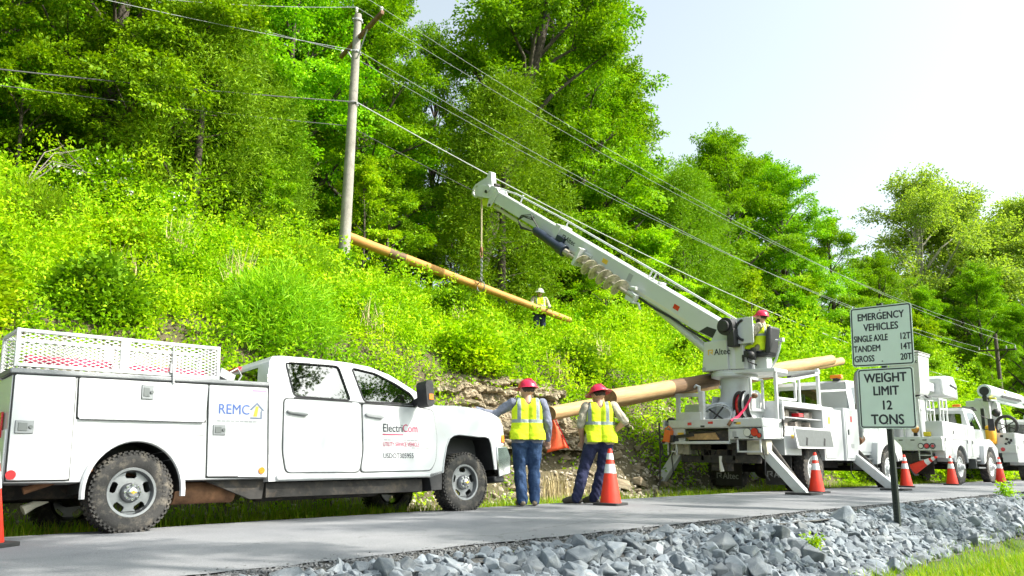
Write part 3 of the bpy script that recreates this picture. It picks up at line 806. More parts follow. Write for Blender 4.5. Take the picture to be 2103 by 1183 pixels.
# ---- single bushes that stand out of the bank
def bush_mesh(seed, fine):
    g = np.random.default_rng(seed)
    n = 520; d = norm(g.normal(0, 1, (n, 3)) + np.array([0, 0, .5])); d[:, 2] = np.abs(d[:, 2])
    cen = d * (.5 + .5 * g.random((n, 1)) ** .5) * np.array([.7, .7, .95])
    lump = 1 + .25 * np.sin(d[:, :1] * 7 + seed) * np.cos(d[:, 1:2] * 6)
    if fine: return sprays(g, cen * lump, d + np.array([0, 0, .6]), d + g.normal(0, .5, (n, 3)), 26, .17, .12, .13, .05, .8, .5)
    return sprays(g, cen * lump, d + np.array([0, 0, .3]), d * .6 + np.array([0, 0, 1.]), 13, .19, .10, .55, .2, .5, .35)
m_leaf_fern = leaf_mat('feathery_leaves', [(0.14, 0.33, 0.008), (0.21, 0.41, 0.01), (0.29, 0.47, 0.012)], .35)
m_leaf_dk = leaf_mat('dark_bush_leaves', [(0.09, 0.23, 0.006), (0.14, 0.31, 0.008), (0.20, 0.37, 0.01)], .34)
bush = [raw_mesh('foliage', *bush_mesh(51, False), m_leaf_u, None, True), raw_mesh('foliage', *bush_mesh(52, True), m_leaf_fern, None, True), raw_mesh('foliage', *bush_mesh(53, False), m_leaf_dk, None, True)]
bush_used = set()
def put_bush(k, x, y, s_, label, group=None, dz=-.1):
    e = empty('shrub', (x, y, float(hill_z(x, y)) + dz), (0, 0, random.uniform(0, 6.28)), label, 'shrub', group)
    e.scale = (s_ * random.uniform(.9, 1.2), s_ * random.uniform(.9, 1.2), s_)
    o = bush[k]
    if k in bush_used: o = o.copy(); C.objects.link(o)
    bush_used.add(k); o.parent = e
    sb = MB()
    for j in range(5): sb.tube([(0, 0, -.1), (random.uniform(-.2, .2), random.uniform(-.2, .2), .35), (random.uniform(-.5, .5), random.uniform(-.5, .5), .75)], [.02, .015, .006], 5)
    sb.build('stem', m_bark, e)
put_bush(1, 9.6, 16.6, 1.15, 'round feathery bright green bush on the slope left of the utility pole')
put_bush(1, 20.6, 16.9, 1.0, 'feathery green bush below the right end of the lifted log')
put_bush(2, 14.0, 16.2, .95, 'dark leafy bush on the slope above the rock ledge')
for k in range(80):
    x = 2 + 34 * random.random() ** 1.3; y = random.uniform(12.6, 20.2)
    if bare(np.array(x), np.array(y)) > .25 or (12.6 < x < 24 and y > 14.2): continue
    put_bush(random.choice([0, 0, 0, 0, 1, 2]), x, y, random.uniform(.5, 1.35), 'yellow green leafy bush in the undergrowth of the bank', 'bushes in the undergrowth of the bank', -.25)
for x, y, s_ in ((19.2, 17.8, .62), (19.75, 17.7, .55), (18.5, 17.3, .5)):
    put_bush(0, x, y, s_, 'yellow green leafy bush in the undergrowth of the bank', 'bushes in the undergrowth of the bank', -.08)
# white blossom sprays on the shrubs at the left
m_blossom = pmat('blossom', (.75, .75, .68), .7)
g = np.random.default_rng(61)
for k, (x, y, zz, s_) in enumerate([(6.0, 19.6, 2.2, 1.0), (7.4, 19.3, 1.5, .8)]):
    e = empty('flowering_shrub', (x, y, float(hill_z(x, y)) - .1), (0, 0, k), ['leafy shrub with white blossom under the forest edge', 'smaller white-flowering shrub lower on the slope'][k], 'shrub')
    n = 260; d = norm(g.normal(0, 1, (n, 3))); cen = d * (.6 + .4 * g.random((n, 1))) * np.array([1.1, .9, .9]) * s_ + np.array([0, 0, zz * .55])
    V, F = sprays(g, cen, d + np.array([0, 0, .3]), d * .5 + np.array([0, 0, 1.]), 14, .24, .12, .55)
    raw_mesh('foliage', V, F, m_leaf_a, e, True)
    q = cen[g.choice(n, 34)] + np.array([0, -.12, .08])
    V, F = sprays(g, q, g.normal(0, 1, (34, 3)), g.normal(0, 1, (34, 3)) + np.array([0, -1, 1]), 9, .07, .075, .8)
    raw_mesh('blossom', V, F, m_blossom, e, True)
    sb = MB()
    for j in range(6): sb.tube([(0, 0, -.1), (g.normal(0, .2), g.normal(0, .2), zz * .4), (g.normal(0, .6), g.normal(0, .5), zz * .8)], [.035, .025, .008], 5)
    sb.build('stem', m_bark, e)
# fallen bare branches at the left edge of the bank
m_dead = pmat('dead_wood', (.22, .19, .16), .9, var=.3, vscale=8)
for k, (x, y, z, az, L_, lb) in enumerate([(4.2, 18.2, 6.6, .2, 1.3, 'bare grey dead branch sticking out of the shrubs'), ]):
    mb = MB()
    for j in range(4):
        a = az + (j - 2) * .30; el = .02 + .17 * ((j * 3) % 5)
        q = Vector((math.cos(a) * math.cos(el), .3 * math.sin(a), math.sin(el))) * L_ * (1 - .1 * j)
        mb.tube([(0, 0, -.5 + .05 * j), q * .4 + Vector((0, 0, .06)), q * .75, q], [.012, .009, .006, .002], 5)
        mb.tube([q * .5, q * .5 + Vector((.3, .05, .35 - .15 * j))], [.004, .002], 5)
    tag(mb.build('dead_branch', m_dead, None, loc=(x, y, z)), lb, 'branch')
# dry grass stalks
m_dry = pmat('dry_grass', (.52, .42, .22), .8, var=.25, vscale=3)
def blades(P, h, w, lean, g):
    n = len(P); a = g.uniform(0, 2 * PI, n); d = np.stack([np.cos(a), np.sin(a), np.zeros(n)], -1)
    s_ = np.stack([-np.sin(a), np.cos(a), np.zeros(n)], -1)
    l = (lean * g.uniform(.3, 1.4, n) * h)[:, None]; hh = h[:, None]; z = np.array([0, 0, 1.])
    b0, b1 = P - s_ * w[:, None], P + s_ * w[:, None]
    m0, m1 = P + d * l * .35 + z * hh * .6 - s_ * w[:, None] * .7, P + d * l * .35 + z * hh * .6 + s_ * w[:, None] * .7
    t = P + d * l + z * hh
    V = np.stack([b0, b1, m1, m0, t, t + s_ * w[:, None] * .15], 1).reshape(-1, 3)
    i = np.arange(n)[:, None] * 6
    return V, np.concatenate([i + np.array([0, 1, 2, 3]), i + np.array([3, 2, 5, 4])])
for k, (x, y, h, nn) in enumerate([(6.35, 15.6, 1.25, 70), (6.85, 14.0, 1.15, 90), (7.3, 13.7, .8, 60), (13.6, 15.4, .7, 40), (12.0, 10.75, .55, 120), (12.5, 10.6, .4, 80), (9.3, 13.2, .8, 40), (14.2, 12.6, .7, 50), (16.8, 13.4, .8, 40), (5.2, 14.6, .7, 40)]):
    a, b = g.normal(0, .10 if k < 3 else .22, nn), g.normal(0, .09, nn)
    P = np.stack([a, b, 0 * a], -1)
    V, F = blades(P, h * g.uniform(.6, 1.1, nn), g.uniform(.006, .011, nn), .3, g)
    o = raw_mesh('dry_grass_clump', V, F, m_dry); o.location = (x, y, float(hill_z(x, y)))
    tag(o, ['tallest clump of straw-coloured dry grass on the slope above the mesh cage', 'dry straw grass clump leaning above the front end of the mesh cage', 'short dry grass clump just beside the leaning straw clump', 'wispy dry stalks on the slope above the pickup cab',
            'dry tan weeds growing from the rubble between the two standing workers', 'low dry weeds by the boots of the worker with navy trousers', 'thin straw stalks above the pickup bonnet', 'pale dry weeds at the top of the rock ledge', 'dry stalks on the slope behind the derrick boom base', 'sparse dry stalks above the middle of the mesh cage'][k], 'dry grass')
# green grass: the strip under and behind the vehicles, and the ditch at the photo's lower right
m_grass = leaf_mat('grass_blades', [(0.14, 0.30, 0.006), (0.21, 0.39, 0.008), (0.31, 0.45, 0.012), (0.38, 0.38, 0.07)], .35)
g = np.random.default_rng(71)
n = 52000
X = 1.2 + 44 * g.random(n) ** 1.5; Y = 9.2 + 1.75 * g.random(n)
c_ = .5 + .5 * wob(X * 1.5, Y * 1.5, 3)
ok = (g.random(n) < np.clip(c_ * 1.5 - .12, .05, 1)) & ~((Y < 9.45) & (g.random(n) < .6))
ok &= ~((Y > 10.3) & (np.abs(X - 12.2) < 3.4) & (g.random(n) < .8))
X, Y = X[ok], Y[ok]
V1, F1 = blades(np.stack([X, Y, hill_z(X, Y) - .01], -1), g.uniform(.06, .22, len(X)), g.uniform(.004, .008, len(X)), .5, g)
n = 80000
X = 6.5 + 22 * g.random(n) ** 1.4; Y = 4.3 - 5.8 * g.random(n) ** 1.3
lim = np.interp(X, [2, 4, 7, 9, 12, 17, 40], [3.3, 3.2, 3.6, 3.92, 4.08, 4.24, 4.4])
c_ = .5 + .5 * wob(X, Y, 2.5)
ok = (Y < lim + .03) & (g.random(n) < np.clip(c_ * 1.6, .2, 1))
ok &= ~((X > 11.5) & (Y > lim - .5) & (g.random(n) < .6))
X, Y = X[ok], Y[ok]
V2, F2 = blades(np.stack([X, Y, gz(X, Y) - .01], -1), g.uniform(.05, .16, len(X)), g.uniform(.003, .006, len(X)), .6, g)
V, F = cat([(V1, F1), (V2, F2)])
o = raw_mesh('grass', V, F, m_grass); o['kind'] = 'stuff'
# ------------------------------------------------------------------ shared vehicle materials
m_white = pmat('white_paint', (0.56, 0.575, 0.59), 0.28, var=0.03, vscale=2.0, coat=0.5, dirt=(0.52, 0.48, 0.40), dirt_amt=0.22, dscale=3.0)
m_white2 = pmat('white_steel', (0.57, 0.59, 0.595), 0.45, var=0.05, vscale=3.0, dirt=(0.40, 0.35, 0.27), dirt_amt=0.4, dscale=5.0)
m_alu = pmat('aluminium', (0.25, 0.26, 0.27), 0.42, 0.85, var=0.08, vscale=14, bmp=0.1, bscale=120)
m_chrome = pmat('chrome', (0.72, 0.72, 0.72), 0.08, 1.0)
m_black = pmat('black_plastic', (0.022, 0.022, 0.024), 0.55, var=0.3, vscale=10, bmp=0.15, bscale=200)
m_under = pmat('underbody', (0.03, 0.028, 0.026), 0.8, var=0.5, vscale=6, dirt=(0.16, 0.12, 0.08), dirt_amt=0.6, dscale=7)
m_rubber = pmat('tyre_rubber', (0.035, 0.034, 0.033), 0.85, var=0.3, vscale=8, dirt=(0.24, 0.21, 0.165), dirt_amt=0.85, dscale=7, bmp=0.4, bscale=60)
m_gasket = pmat('dark_seam', (0.03, 0.03, 0.03), 0.7)
m_rust = pmat('rusty_steel', (0.20, 0.10, 0.05), 0.85, var=0.5, vscale=7, bmp=0.4, bscale=40)
m_red = pmat('red_lens', (0.55, 0.012, 0.02), 0.2, coat=0.6)
m_amber = pmat('amber_lens', (0.85, 0.22, 0.01), 0.2, coat=0.6)
m_clear = pmat('clear_lens', (0.62, 0.62, 0.60), 0.12, coat=0.8)
m_ink = pmat('dark_lettering', (0.025, 0.028, 0.04), 0.5)
m_ink_red = pmat('red_lettering', (0.45, 0.02, 0.10), 0.5)
m_ink_blue = pmat('blue_lettering', (0.08, 0.16, 0.50), 0.5)
m_gold = pmat('gold_lettering', (0.75, 0.48, 0.05), 0.4)
m_greyink = pmat('grey_lettering', (0.35, 0.36, 0.37), 0.6)
m_seat = pmat('seat_cloth', (0.05, 0.05, 0.055), 0.9)
m_cabin = pmat('cabin_trim', (0.07, 0.07, 0.075), 0.85)
def glass_mat(name, tint=(0.20, 0.23, 0.23)):
    m, nt, b, N, L = new_mat(name)
    N.remove(b)
    tr = N.new('ShaderNodeBsdfTransparent'); tr.inputs[0].default_value = (*tint, 1)
    gl = N.new('ShaderNodeBsdfGlossy'); gl.inputs['Roughness'].default_value = 0.02; gl.inputs[0].default_value = (0.95, 0.97, 1, 1)
    lw_ = N.new('ShaderNodeLayerWeight'); lw_.inputs['Blend'].default_value = 0.5
    lw = N.new('ShaderNodeMath'); lw.operation = 'POWER'; lw.inputs[1].default_value = 3.0; L.new(lw_.outputs['Facing'], lw.inputs[0])
    mx = N.new('ShaderNodeMixShader')
    mr = N.new('ShaderNodeMapRange'); mr.inputs['To Min'].default_value = 0.09; mr.inputs['To Max'].default_value = 1.0
    L.new(lw.outputs[0], mr.inputs['Value']); L.new(mr.outputs[0], mx.inputs[0])
    L.new(tr.outputs[0], mx.inputs[1]); L.new(gl.outputs[0], mx.inputs[2]); L.new(mx.outputs[0], N['Material Output'].inputs['Surface'])
    return m
m_glass = glass_mat('window_glass')
m_darkglass = glass_mat('tinted_glass', (0.10, 0.12, 0.13))

def rounded(pts, r, n=3):
    """outline with its corners cut round"""
    out = []
    k = len(pts)
    for i in range(k):
        p, a, b = Vector(pts[i]), Vector(pts[i - 1]), Vector(pts[(i + 1) % k])
        da, db = (a - p), (b - p)
        rr = min(r, da.length * .45, db.length * .45)
        p0, p1 = p + da.normalized() * rr, p + db.normalized() * rr
        for j in range(n + 1):
            t = j / n
            out.append(tuple(p0 * (1 - t) ** 2 + p * 2 * t * (1 - t) + p1 * t * t))
    return out
def arc(cx, cz, rx, rzz, a0, a1, n=12):
    return [(cx + rx * math.cos(R(a0 + (a1 - a0) * i / n)), cz + rzz * math.sin(R(a0 + (a1 - a0) * i / n))) for i in range(n + 1)]

def make_wheel(rad, width, rimr, style, parent, loc, out=-1, tread=46):
    """wheel mesh (hub face) with children tyre and rim; its outer face looks along out*y"""
    w = empty('wheel', loc, parent=parent)
    t = MB()
    hw = width / 2
    prof = [(rimr, -hw * .82), (rimr + .02, -hw * .93), (rad * .80, -hw * 1.02), (rad * .93, -hw * .96), (rad * .985, -hw * .80), (rad, -hw * .5), (rad, hw * .5), (rad * .985, hw * .80), (rad * .93, hw * .96), (rad * .80, hw * 1.02), (rimr + .02, hw * .93), (rimr, hw * .82)]
    t.lathe(prof, (0, 0, 0), 'y', 48, closed=True)
    for i in range(tread):
        a = 2 * PI * i / tread
        for sgn, off in ((-1, 0), (1, .5), (-.34, .3), (.34, .8)):
            aa = a + off * 2 * PI / tread
            y = sgn * hw * .74
            m = Matrix.Rotation(aa, 3, 'Y')
            c = m @ Vector((rad + .002, y, 0))
            t.box(c, (.018, hw * .36, rad * .085), m)
    for i in range(tread):                                       # shoulder lugs run down the sidewall
        a = 2 * PI * (i + .5) / tread
        m = Matrix.Rotation(a, 3, 'Y')
        for sgn in (-1, 1):
            t.box(m @ Vector((rad * .955, sgn * hw * .93, 0)), (rad * .07, .02, rad * .06), m)
    if style == 'pickup':                                        # raised letters of the sidewall as small blocks
        for i in range(9):
            m = Matrix.Rotation(R(-40 + i * 8), 3, 'Y')
            t.box(m @ Vector((rad * .80, out * hw * 1.02, 0)), (.035, .006, .018), m)
    t.build('tyre', m_rubber, w, 0, 40)
    r_ = MB()
    o = out
    yo = hw * .80 * o
    r_.lathe([(rimr + .012, yo), (rimr + .006, yo + .012 * o), (rimr - .018, yo + .010 * o), (rimr - .03, yo - .03 * o), (rimr - .035, yo - .09 * o), (rimr - .035, -yo)], (0, 0, 0), 'y', 40, caps=False)
    if style == 'pickup':
        n = 8
        face = yo - .045 * o
        # dished face with five-by-slot windows
        loops = []
        for i in range(5):
            a = 2 * PI * i / 5 + .3
            ca, sa = math.cos(a), math.sin(a)
            rr = rimr * .72
            sl_ = [(rr * ca + u * rimr * .13 * ca - v * rimr * .23 * sa, rr * sa + u * rimr * .13 * sa + v * rimr * .23 * ca) for u, v in ((-1, -.75), (-.4, -1), (.4, -1), (1, -.75), (1, .75), (.4, 1), (-.4, 1), (-1, .75))]
            loops.append(sl_)
        outer = [((rimr - .03) * math.cos(2 * PI * i / 40), (rimr - .03) * math.sin(2 * PI * i / 40)) for i in range(40)]
        r_.prism(outer, face, face - .03 * o, loops)
        r_.lathe([(rimr * .42, face + .004 * o), (rimr * .40, face + .035 * o), (rimr * .33, face + .05 * o), (0.0, face + .052 * o)], (0, 0, 0), 'y', 32, caps=False)
        ro = r_.build('rim', m_alu, w, .004, 40)
        hb = MB()
        hb.lathe([(rimr * .20, face + .04 * o), (rimr * .19, face + .085 * o), (rimr * .12, face + .095 * o), (0, face + .097 * o)], (0, 0, 0), 'y', 24, caps=False)
        for i in range(8):
            a = 2 * PI * i / 8
            hb.cyl((rimr * .31 * math.cos(a), face + .045 * o, rimr * .31 * math.sin(a)), (rimr * .31 * math.cos(a), face + .075 * o, rimr * .31 * math.sin(a)), .014, 6)
        hb.build('hub_cap', m_chrome, w, .003)
        em = MB()
        yy = face + .1005 * o
        k = rimr * .085
        em.prism([(-1.5 * k, -.35 * k), (-.45 * k, -.35 * k), (-.62 * k, -.9 * k), (.42 * k, -.9 * k), (.58 * k, -.35 * k), (1.5 * k, -.35 * k), (1.3 * k, .35 * k), (.45 * k, .35 * k), (.62 * k, .9 * k), (-.42 * k, .9 * k), (-.58 * k, .35 * k), (-1.3 * k, .35 * k)], yy, yy + .003 * o)
        em.build('emblem', m_gold, w)
    else:                                                        # deep steel truck wheel
        dish = -.02 if style == 'front' else -.13
        fy = yo + dish * o
        loops = [[(rimr * .66 * math.cos(a) + .035 * math.cos(b), rimr * .66 * math.sin(a) + .035 * math.sin(b)) for b in np.linspace(0, 2 * PI, 10)[:-1]] for a in np.linspace(0, 2 * PI, 9)[:-1]]
        outer = [((rimr - .03) * math.cos(2 * PI * i / 36), (rimr - .03) * math.sin(2 * PI * i / 36)) for i in range(36)]
        r_.prism(outer, fy, fy - .02 * o, loops)
        r_.lathe([(rimr * .45, fy + .002 * o), (rimr * .40, fy + .05 * o), (rimr * .30, fy + .06 * o), (rimr * .26, fy + .14 * o), (rimr * .20, fy + .16 * o), (0, fy + .16 * o)], (0, 0, 0), 'y', 24, caps=False)
        for i in range(10):
            a = 2 * PI * i / 10
            r_.cyl((rimr * .42 * math.cos(a), fy, rimr * .42 * math.sin(a)), (rimr * .42 * math.cos(a), fy + .05 * o, rimr * .42 * math.sin(a)), .016, 6)
        r_.build('rim', m_white2, w, .003)
    return w

# ------------------------------------------------------------------ the pickup with its service body
def make_pickup():
    rt = empty('service_pickup', (3.246, 8.513, 0.0), (R(-5.0), R(-0.58), 0), 'white crew cab pickup with a utility service body and mesh cage on top', 'pickup truck')
    W_ = 2.02                                                    # across; y = 0 is the side towards the road
    # ---- service body
    arch_r = arc(0.02, 0.40, 0.485, 0.515, 0, 180, 16)
    low = [(-1.14, 1.50), (-1.13, .51), (-.465, .505)] + list(reversed(arch_r))[1:-1] + [(.505, .505), (1.465, .505), (1.46, 1.54)]
    b = MB()
    for y0, y1 in ((0.0, 0.42), (W_ - .42, W_)): b.prism(low, y0, y1)
    b.box2((-1.13, .42, .80), (1.45, W_ - .42, .86)); b.box2((1.42, .42, .80), (1.46, W_ - .42, 1.40))
    b.box2((-1.15, .02, .50), (-1.128, W_ - .02, 1.0))
    sb = b.build('service_body', m_white, rt, .012)
    a = MB()                                                     # flared lip round the wheel arch
    ring = arc(0.02, 0.40, 0.487, 0.517, -6, 186, 24)
    a.tube([(x, -.012, z) for x, z in ring], .028, 6)
    a.build('arch_lip', m_white, sb)
    t = MB()
    for y0, y1 in ((-.025, .44), (W_ - .44, W_ + .025)): t.prism([(-1.17, 1.508), (1.47, 1.538), (1.47, 1.585), (-1.17, 1.562)], y0, y1)
    t.build('top_rail', pmat('grey_tread_plate', (.20, .21, .22), .5, .4, bmp=.3, bscale=60), sb, .012)
    s = MB()                                                     # dark seams the compartment doors sit in
    doors = [('end_door', [(-1.122, 1.498), (-.596, 1.503), (-.594, .533), (-1.116, .533)]), ('lift_door', [(-.566, 1.503), (.738, 1.512), (.72, 1.118), (-.556, 1.116)]), ('front_door', [(.750, 1.512), (1.442, 1.517), (1.452, .517), (.762, .535)])]
    for nm, q in doors:
        gq = [(x + (.012 if x > (q[0][0] + q[2][0]) / 2 else -.012), z + (.012 if z > 1.0 + .2 * (nm == 'lift_door') else -.012)) for x, z in q]
        s.prism(gq, -.003, .01)
    s.build('door_seam', m_gasket, sb)
    for nm, q in doors:
        d = MB(); d.prism(rounded(q, .018), -.022, .004)
        do = d.build('compartment_door', m_white, rt, .007)
        l = MB()
        cx, cz, w, h = {'end_door': (-1.01, 1.015, .155, .12), 'lift_door': (.09, 1.395, .12, .145), 'front_door': (.875, 1.028, .14, .11)}[nm]
        l.box((cx, -.026, cz), (w, .016, h)); l.build('latch', m_alu, do, .004)
        k = MB(); k.box((cx - w * .1, -.036, cz), (w * .5, .008, h * .62)); k.cyl((cx + w * .33, -.046, cz), (cx + w * .33, -.03, cz), .018, 12)
        k.build('latch_paddle', pmat('dark_steel', (.16, .17, .17), .35, .8), do, .002)
        if nm == 'lift_door':
            hg = MB(); hg.cyl((-.545, -.024, 1.108), (.70, -.024, 1.11), .010, 8); hg.build('hinge', m_alu, do)
    mk = MB(); mk.cyl((-1.085, -.034, .582), (-1.085, -.02, .582), .043, 20); mk.build('side_reflector', m_red, rt)
    mk = MB(); mk.cyl((1.386, -.036, .592), (1.386, -.02, .592), .036, 20); mk.build('side_marker', m_amber, rt)
    mk = MB(); mk.box((.645, -.003, .985), (.15, .006, .032)); mk.build('maker_plate', m_greyink, rt)
    # lettering on the front compartment door
    X, Z = (1, 0, 0), (0, 0, 1)
    def words(par, txt, size, o, mat, right=X, up=Z, **k):
        q = MB(); q.text(txt, size, o, right, up, **k); return q.build('lettering', mat, par, fix=False)
    words(rt, 'REMC', .155, (.855, -.0245, 1.205), m_ink_blue, bold=.008, sx=.93)
    q = MB()
    for k in range(9): q.box((.87 + .053 * k, -.0235, 1.127), (.040, .003, .014))
    q.build('small_print', m_greyink, rt)
    lg = MB(); lg.prism([(1.235, 1.175), (1.235, 1.16), (1.375, 1.16), (1.375, 1.255), (1.405, 1.255), (1.315, 1.345), (1.225, 1.26), (1.25, 1.255), (1.315, 1.318), (1.375, 1.262), (1.36, 1.24), (1.36, 1.175)], -.0245, -.022)
    lg.build('house_logo', pmat('logo_grey', (.16, .20, .30), .6), rt)
    lg = MB(); lg.prism([(1.27, 1.185), (1.315, 1.185), (1.335, 1.30), (1.30, 1.30)], -.025, -.022); lg.build('logo_bolt', m_gold, rt)
    lg = MB(); lg.box((1.34, -.0245, 1.478), (.17, .003, .02)); lg.build('pink_sticker', pmat('pink_sticker', (.75, .22, .38), .5), rt)
    # rear: tail lamp, bumper
    tl = MB(); tl.box((-1.155, .20, 1.05), (.02, .12, .24)); tl.box((-1.155, W_ - .20, 1.05), (.02, .12, .24)); tl.build('tail_lamp', m_red, rt, .006)
    bp = MB(); bp.box2((-1.32, .05, .30), (-1.13, W_ - .05, .47)); bp.box2((-1.30, .8, .20), (-1.0, 1.2, .30)); bp.build('rear_bumper', m_black, rt, .015)
    hk = MB(); hk.tube([(-.82, .5, .28), (-.72, .5, .33), (-.60, .5, .35)], [.05, .035, .006], 8); hk.build('tow_hook', pmat('pale_hook', (.62, .60, .48), .5), rt)
    # ---- mesh cage on the near side pack
    c = MB()
    x0, x1, y0, y1, z0, z1 = -1.125, .848, .0, .46, 1.575, 1.925
    for (p, q) in [((x0, y0, z1), (x1, y0, z1)), ((x0, y1, z1), (x1, y1, z1)), ((x0, y0, z0 + .02), (x1, y0, z0 + .02)), ((x0, y1, z0 + .02), (x1, y1, z0 + .02)), ((x0, y0, z1), (x0, y1, z1)), ((x1, y0, z1), (x1, y1, z1)), ((x0, y0, z0), (x0, y0, z1 + .02)), ((x1, y0, z0), (x1, y0, z1 + .02)), ((x0, y1, z0), (x0, y1, z1)), ((x1, y1, z0), (x1, y1, z1))]: c.bar(p, q, .028, .034)
    c.box2((-.195, -.016, z0 + .01), (-.115, .01, z1 + .01)); c.box2((-.195, y1 - .01, z0 + .01), (-.115, y1 + .016, z1 + .01))
    cg = c.build('mesh_cage', m_white2, rt, .004)
    e = MB()                                                     # expanded-metal mesh
    def mesh_panel(p0, u, v, L_, H_, sx=.040, sz=.017, w=.0078):
        p0, u, v = Vector(p0), Vector(u), Vector(v)
        n_ = u.cross(v)
        nx, nz = int(L_ / sx), int(H_ / sz)
        for j in range(nz):
            for i in range(nx):
                a_ = p0 + u * (i * sx) + v * (j * sz); flip = (i + j) % 2
                q0, q1 = (a_, a_ + u * sx + v * sz) if flip else (a_ + v * sz, a_ + u * sx)
                d = (q1 - q0).normalized(); s_ = d.cross(n_) * (w / 2)
                e.add([q0 - s_, q0 + s_, q1 + s_, q1 - s_], [(0, 1, 2, 3)])
    mesh_panel((x0, y0 - .004, z0 + .03), (1, 0, 0), (0, 0, 1), x1 - x0, z1 - z0 - .04)
    mesh_panel((x0, y1 + .004, z0 + .03), (1, 0, 0), (0, 0, 1), x1 - x0, z1 - z0 - .04)
    mesh_panel((x0, y0, z0 + .03), (0, 1, 0), (0, 0, 1), y1 - y0, z1 - z0 - .04)
    mesh_panel((x1, y0, z0 + .03), (0, 1, 0), (0, 0, 1), y1 - y0, z1 - z0 - .04)
    e.build('mesh', m_white2, cg, fix=False)
    st = MB(); st.tube([(.34, -.02, 1.90), (.34, -.03, 1.72), (.345, -.035, 1.58), (.35, -.03, 1.50)], .012, 6); st.box((.335, -.02, 1.66), (.05, .03, .10)); st.build('latch_rod', m_greyink, cg)
    # ---- cab: lower body side with wheel arch, greenhouse, roof, bonnet
    arch_f = [(4.045, .53), (4.075, .70), (4.125, .88), (4.185, .985), (4.26, 1.03), (4.36, 1.045), (4.60, 1.03), (4.72, 1.02), (4.85, 1.022), (4.93, 1.0), (4.965, .92), (4.985, .77), (5.01, .56)]
    side_lo = [(1.485, .47), (1.475, 1.60), (1.53, 1.60), (1.80, 1.415), (3.62, 1.385), (3.95, 1.425), (4.37, 1.432), (4.80, 1.40), (5.02, 1.355), (5.15, 1.30), (5.215, 1.20), (5.225, .90), (5.075, .89), (5.06, .56)] + list(reversed(arch_f)) + [(3.83, .475)]
    cb = MB()
    for y, fl in ((.0, False), (W_, True)): cb.sheet(side_lo, lambda a_, b_, y=y: (a_, y, b_), (), None, fl)
    top = [(1.475, 1.60), (1.53, 1.86), (1.575, 1.925), (1.70, 1.94), (2.09, 1.945), (2.643, 1.932), (2.953, 1.902), (3.238, 1.82), (3.53, 1.672), (3.80, 1.53), (3.95, 1.425)]
    def ins(z): return .0 if z < 1.43 else .12 * (z - 1.43) / .5
    rw = [(1.735, 1.862), (2.475, 1.868), (2.585, 1.43), (1.80, 1.447)]
    fw = [(2.675, 1.862), (3.02, 1.815), (3.345, 1.685), (3.565, 1.56), (3.625, 1.425), (2.79, 1.425)]
    green = [(1.475, 1.60)] + top[1:-1] + [(3.95, 1.425), (3.62, 1.385), (1.80, 1.415), (1.53, 1.60)]
    for sgn in (0, 1):
        f = (lambda a_, b_: (a_, ins(b_), b_)) if not sgn else (lambda a_, b_: (a_, W_ - ins(b_), b_))
        cb.sheet(green, f, (rounded(rw, .05), rounded(fw, .05)), None, bool(sgn))
    def strip(prof, y_in, mi=None):
        for (p, q) in zip(prof[:-1], prof[1:]):
            a0, a1 = y_in(p[1]), y_in(q[1])
            cb.add([(p[0], a0, p[1]), (q[0], a1, q[1]), (q[0], W_ - a1, q[1]), (p[0], W_ - a0, p[1])], [(0, 1, 2, 3)], mi)
    strip(top[1:8], ins)                                         # roof down to the windscreen header
    # bonnet with a raised middle, grille shell, back wall round the rear window
    hood = [(3.95, 1.425), (4.37, 1.432), (4.80, 1.40), (5.02, 1.355), (5.15, 1.30), (5.215, 1.20)]
    cross = [(0, 0), (.10, .035), (.42, .055), (.55, .085), (1.01, .10), (W_ - .55, .085), (W_ - .42, .055), (W_ - .10, .035), (W_, 0)]
    k_ = [0.4, .8, 1, .9, .6, .2]
    for i in range(len(hood) - 1):
        for j in range(len(cross) - 1):
            P_ = lambda ii, jj: (hood[ii][0], cross[jj][0], hood[ii][1] + cross[jj][1] * k_[ii])
            cb.add([P_(i, j), P_(i + 1, j), P_(i + 1, j + 1), P_(i, j + 1)], [(0, 1, 2, 3)])
    cb.add([(5.215, 0, 1.20), (5.225, 0, .90), (5.225, W_, .90), (5.215, W_, 1.20)], [(0, 1, 2, 3)])
    cb.add([(3.95, 0, 1.425), (3.95, W_, 1.425), (3.95, W_ - .42, 1.48), (3.95, .42, 1.48)], [(0, 1, 2, 3)])
    bw = [(.0, .47), (.0, 1.43), (ins(1.60), 1.60), (ins(1.86), 1.86), (W_ - ins(1.86), 1.86), (W_ - ins(1.60), 1.60), (W_, 1.43), (W_, .47)]
    cb.sheet(bw, lambda a_, b_: (1.478 if b_ < 1.61 else 1.478 + (b_ - 1.6) * .2, a_, b_), ([(.30, 1.48), (.36, 1.82), (W_ - .36, 1.82), (W_ - .30, 1.48)],))
    cab = cb.build('cab_body', m_white, rt, .028, 32, 3)
    # floor and dark lining so the cab is not hollow
    ln = MB(); ln.box2((1.52, .06, .50), (3.78, W_ - .06, .62)); ln.box2((3.45, .10, 1.0), (3.92, W_ - .10, 1.40)); ln.box2((4.0, .35, .62), (5.1, W_ - .35, 1.25)); ln.build('cab_floor', m_cabin, rt)
    for (sx_, sy_) in ((2.75, .50), (2.75, 1.50), (1.85, .50), (1.85, 1.50)):
        se = MB(); se.box((sx_ + .1, sy_, .95), (.5, .5, .18)); se.box((sx_ - .14, sy_, 1.28), (.14, .48, .66), (0, R(-12), 0)); se.box((sx_ - .22, sy_, 1.68), (.09, .26, .18), (0, R(-12), 0)); se.build('seat', m_seat, rt, .04)
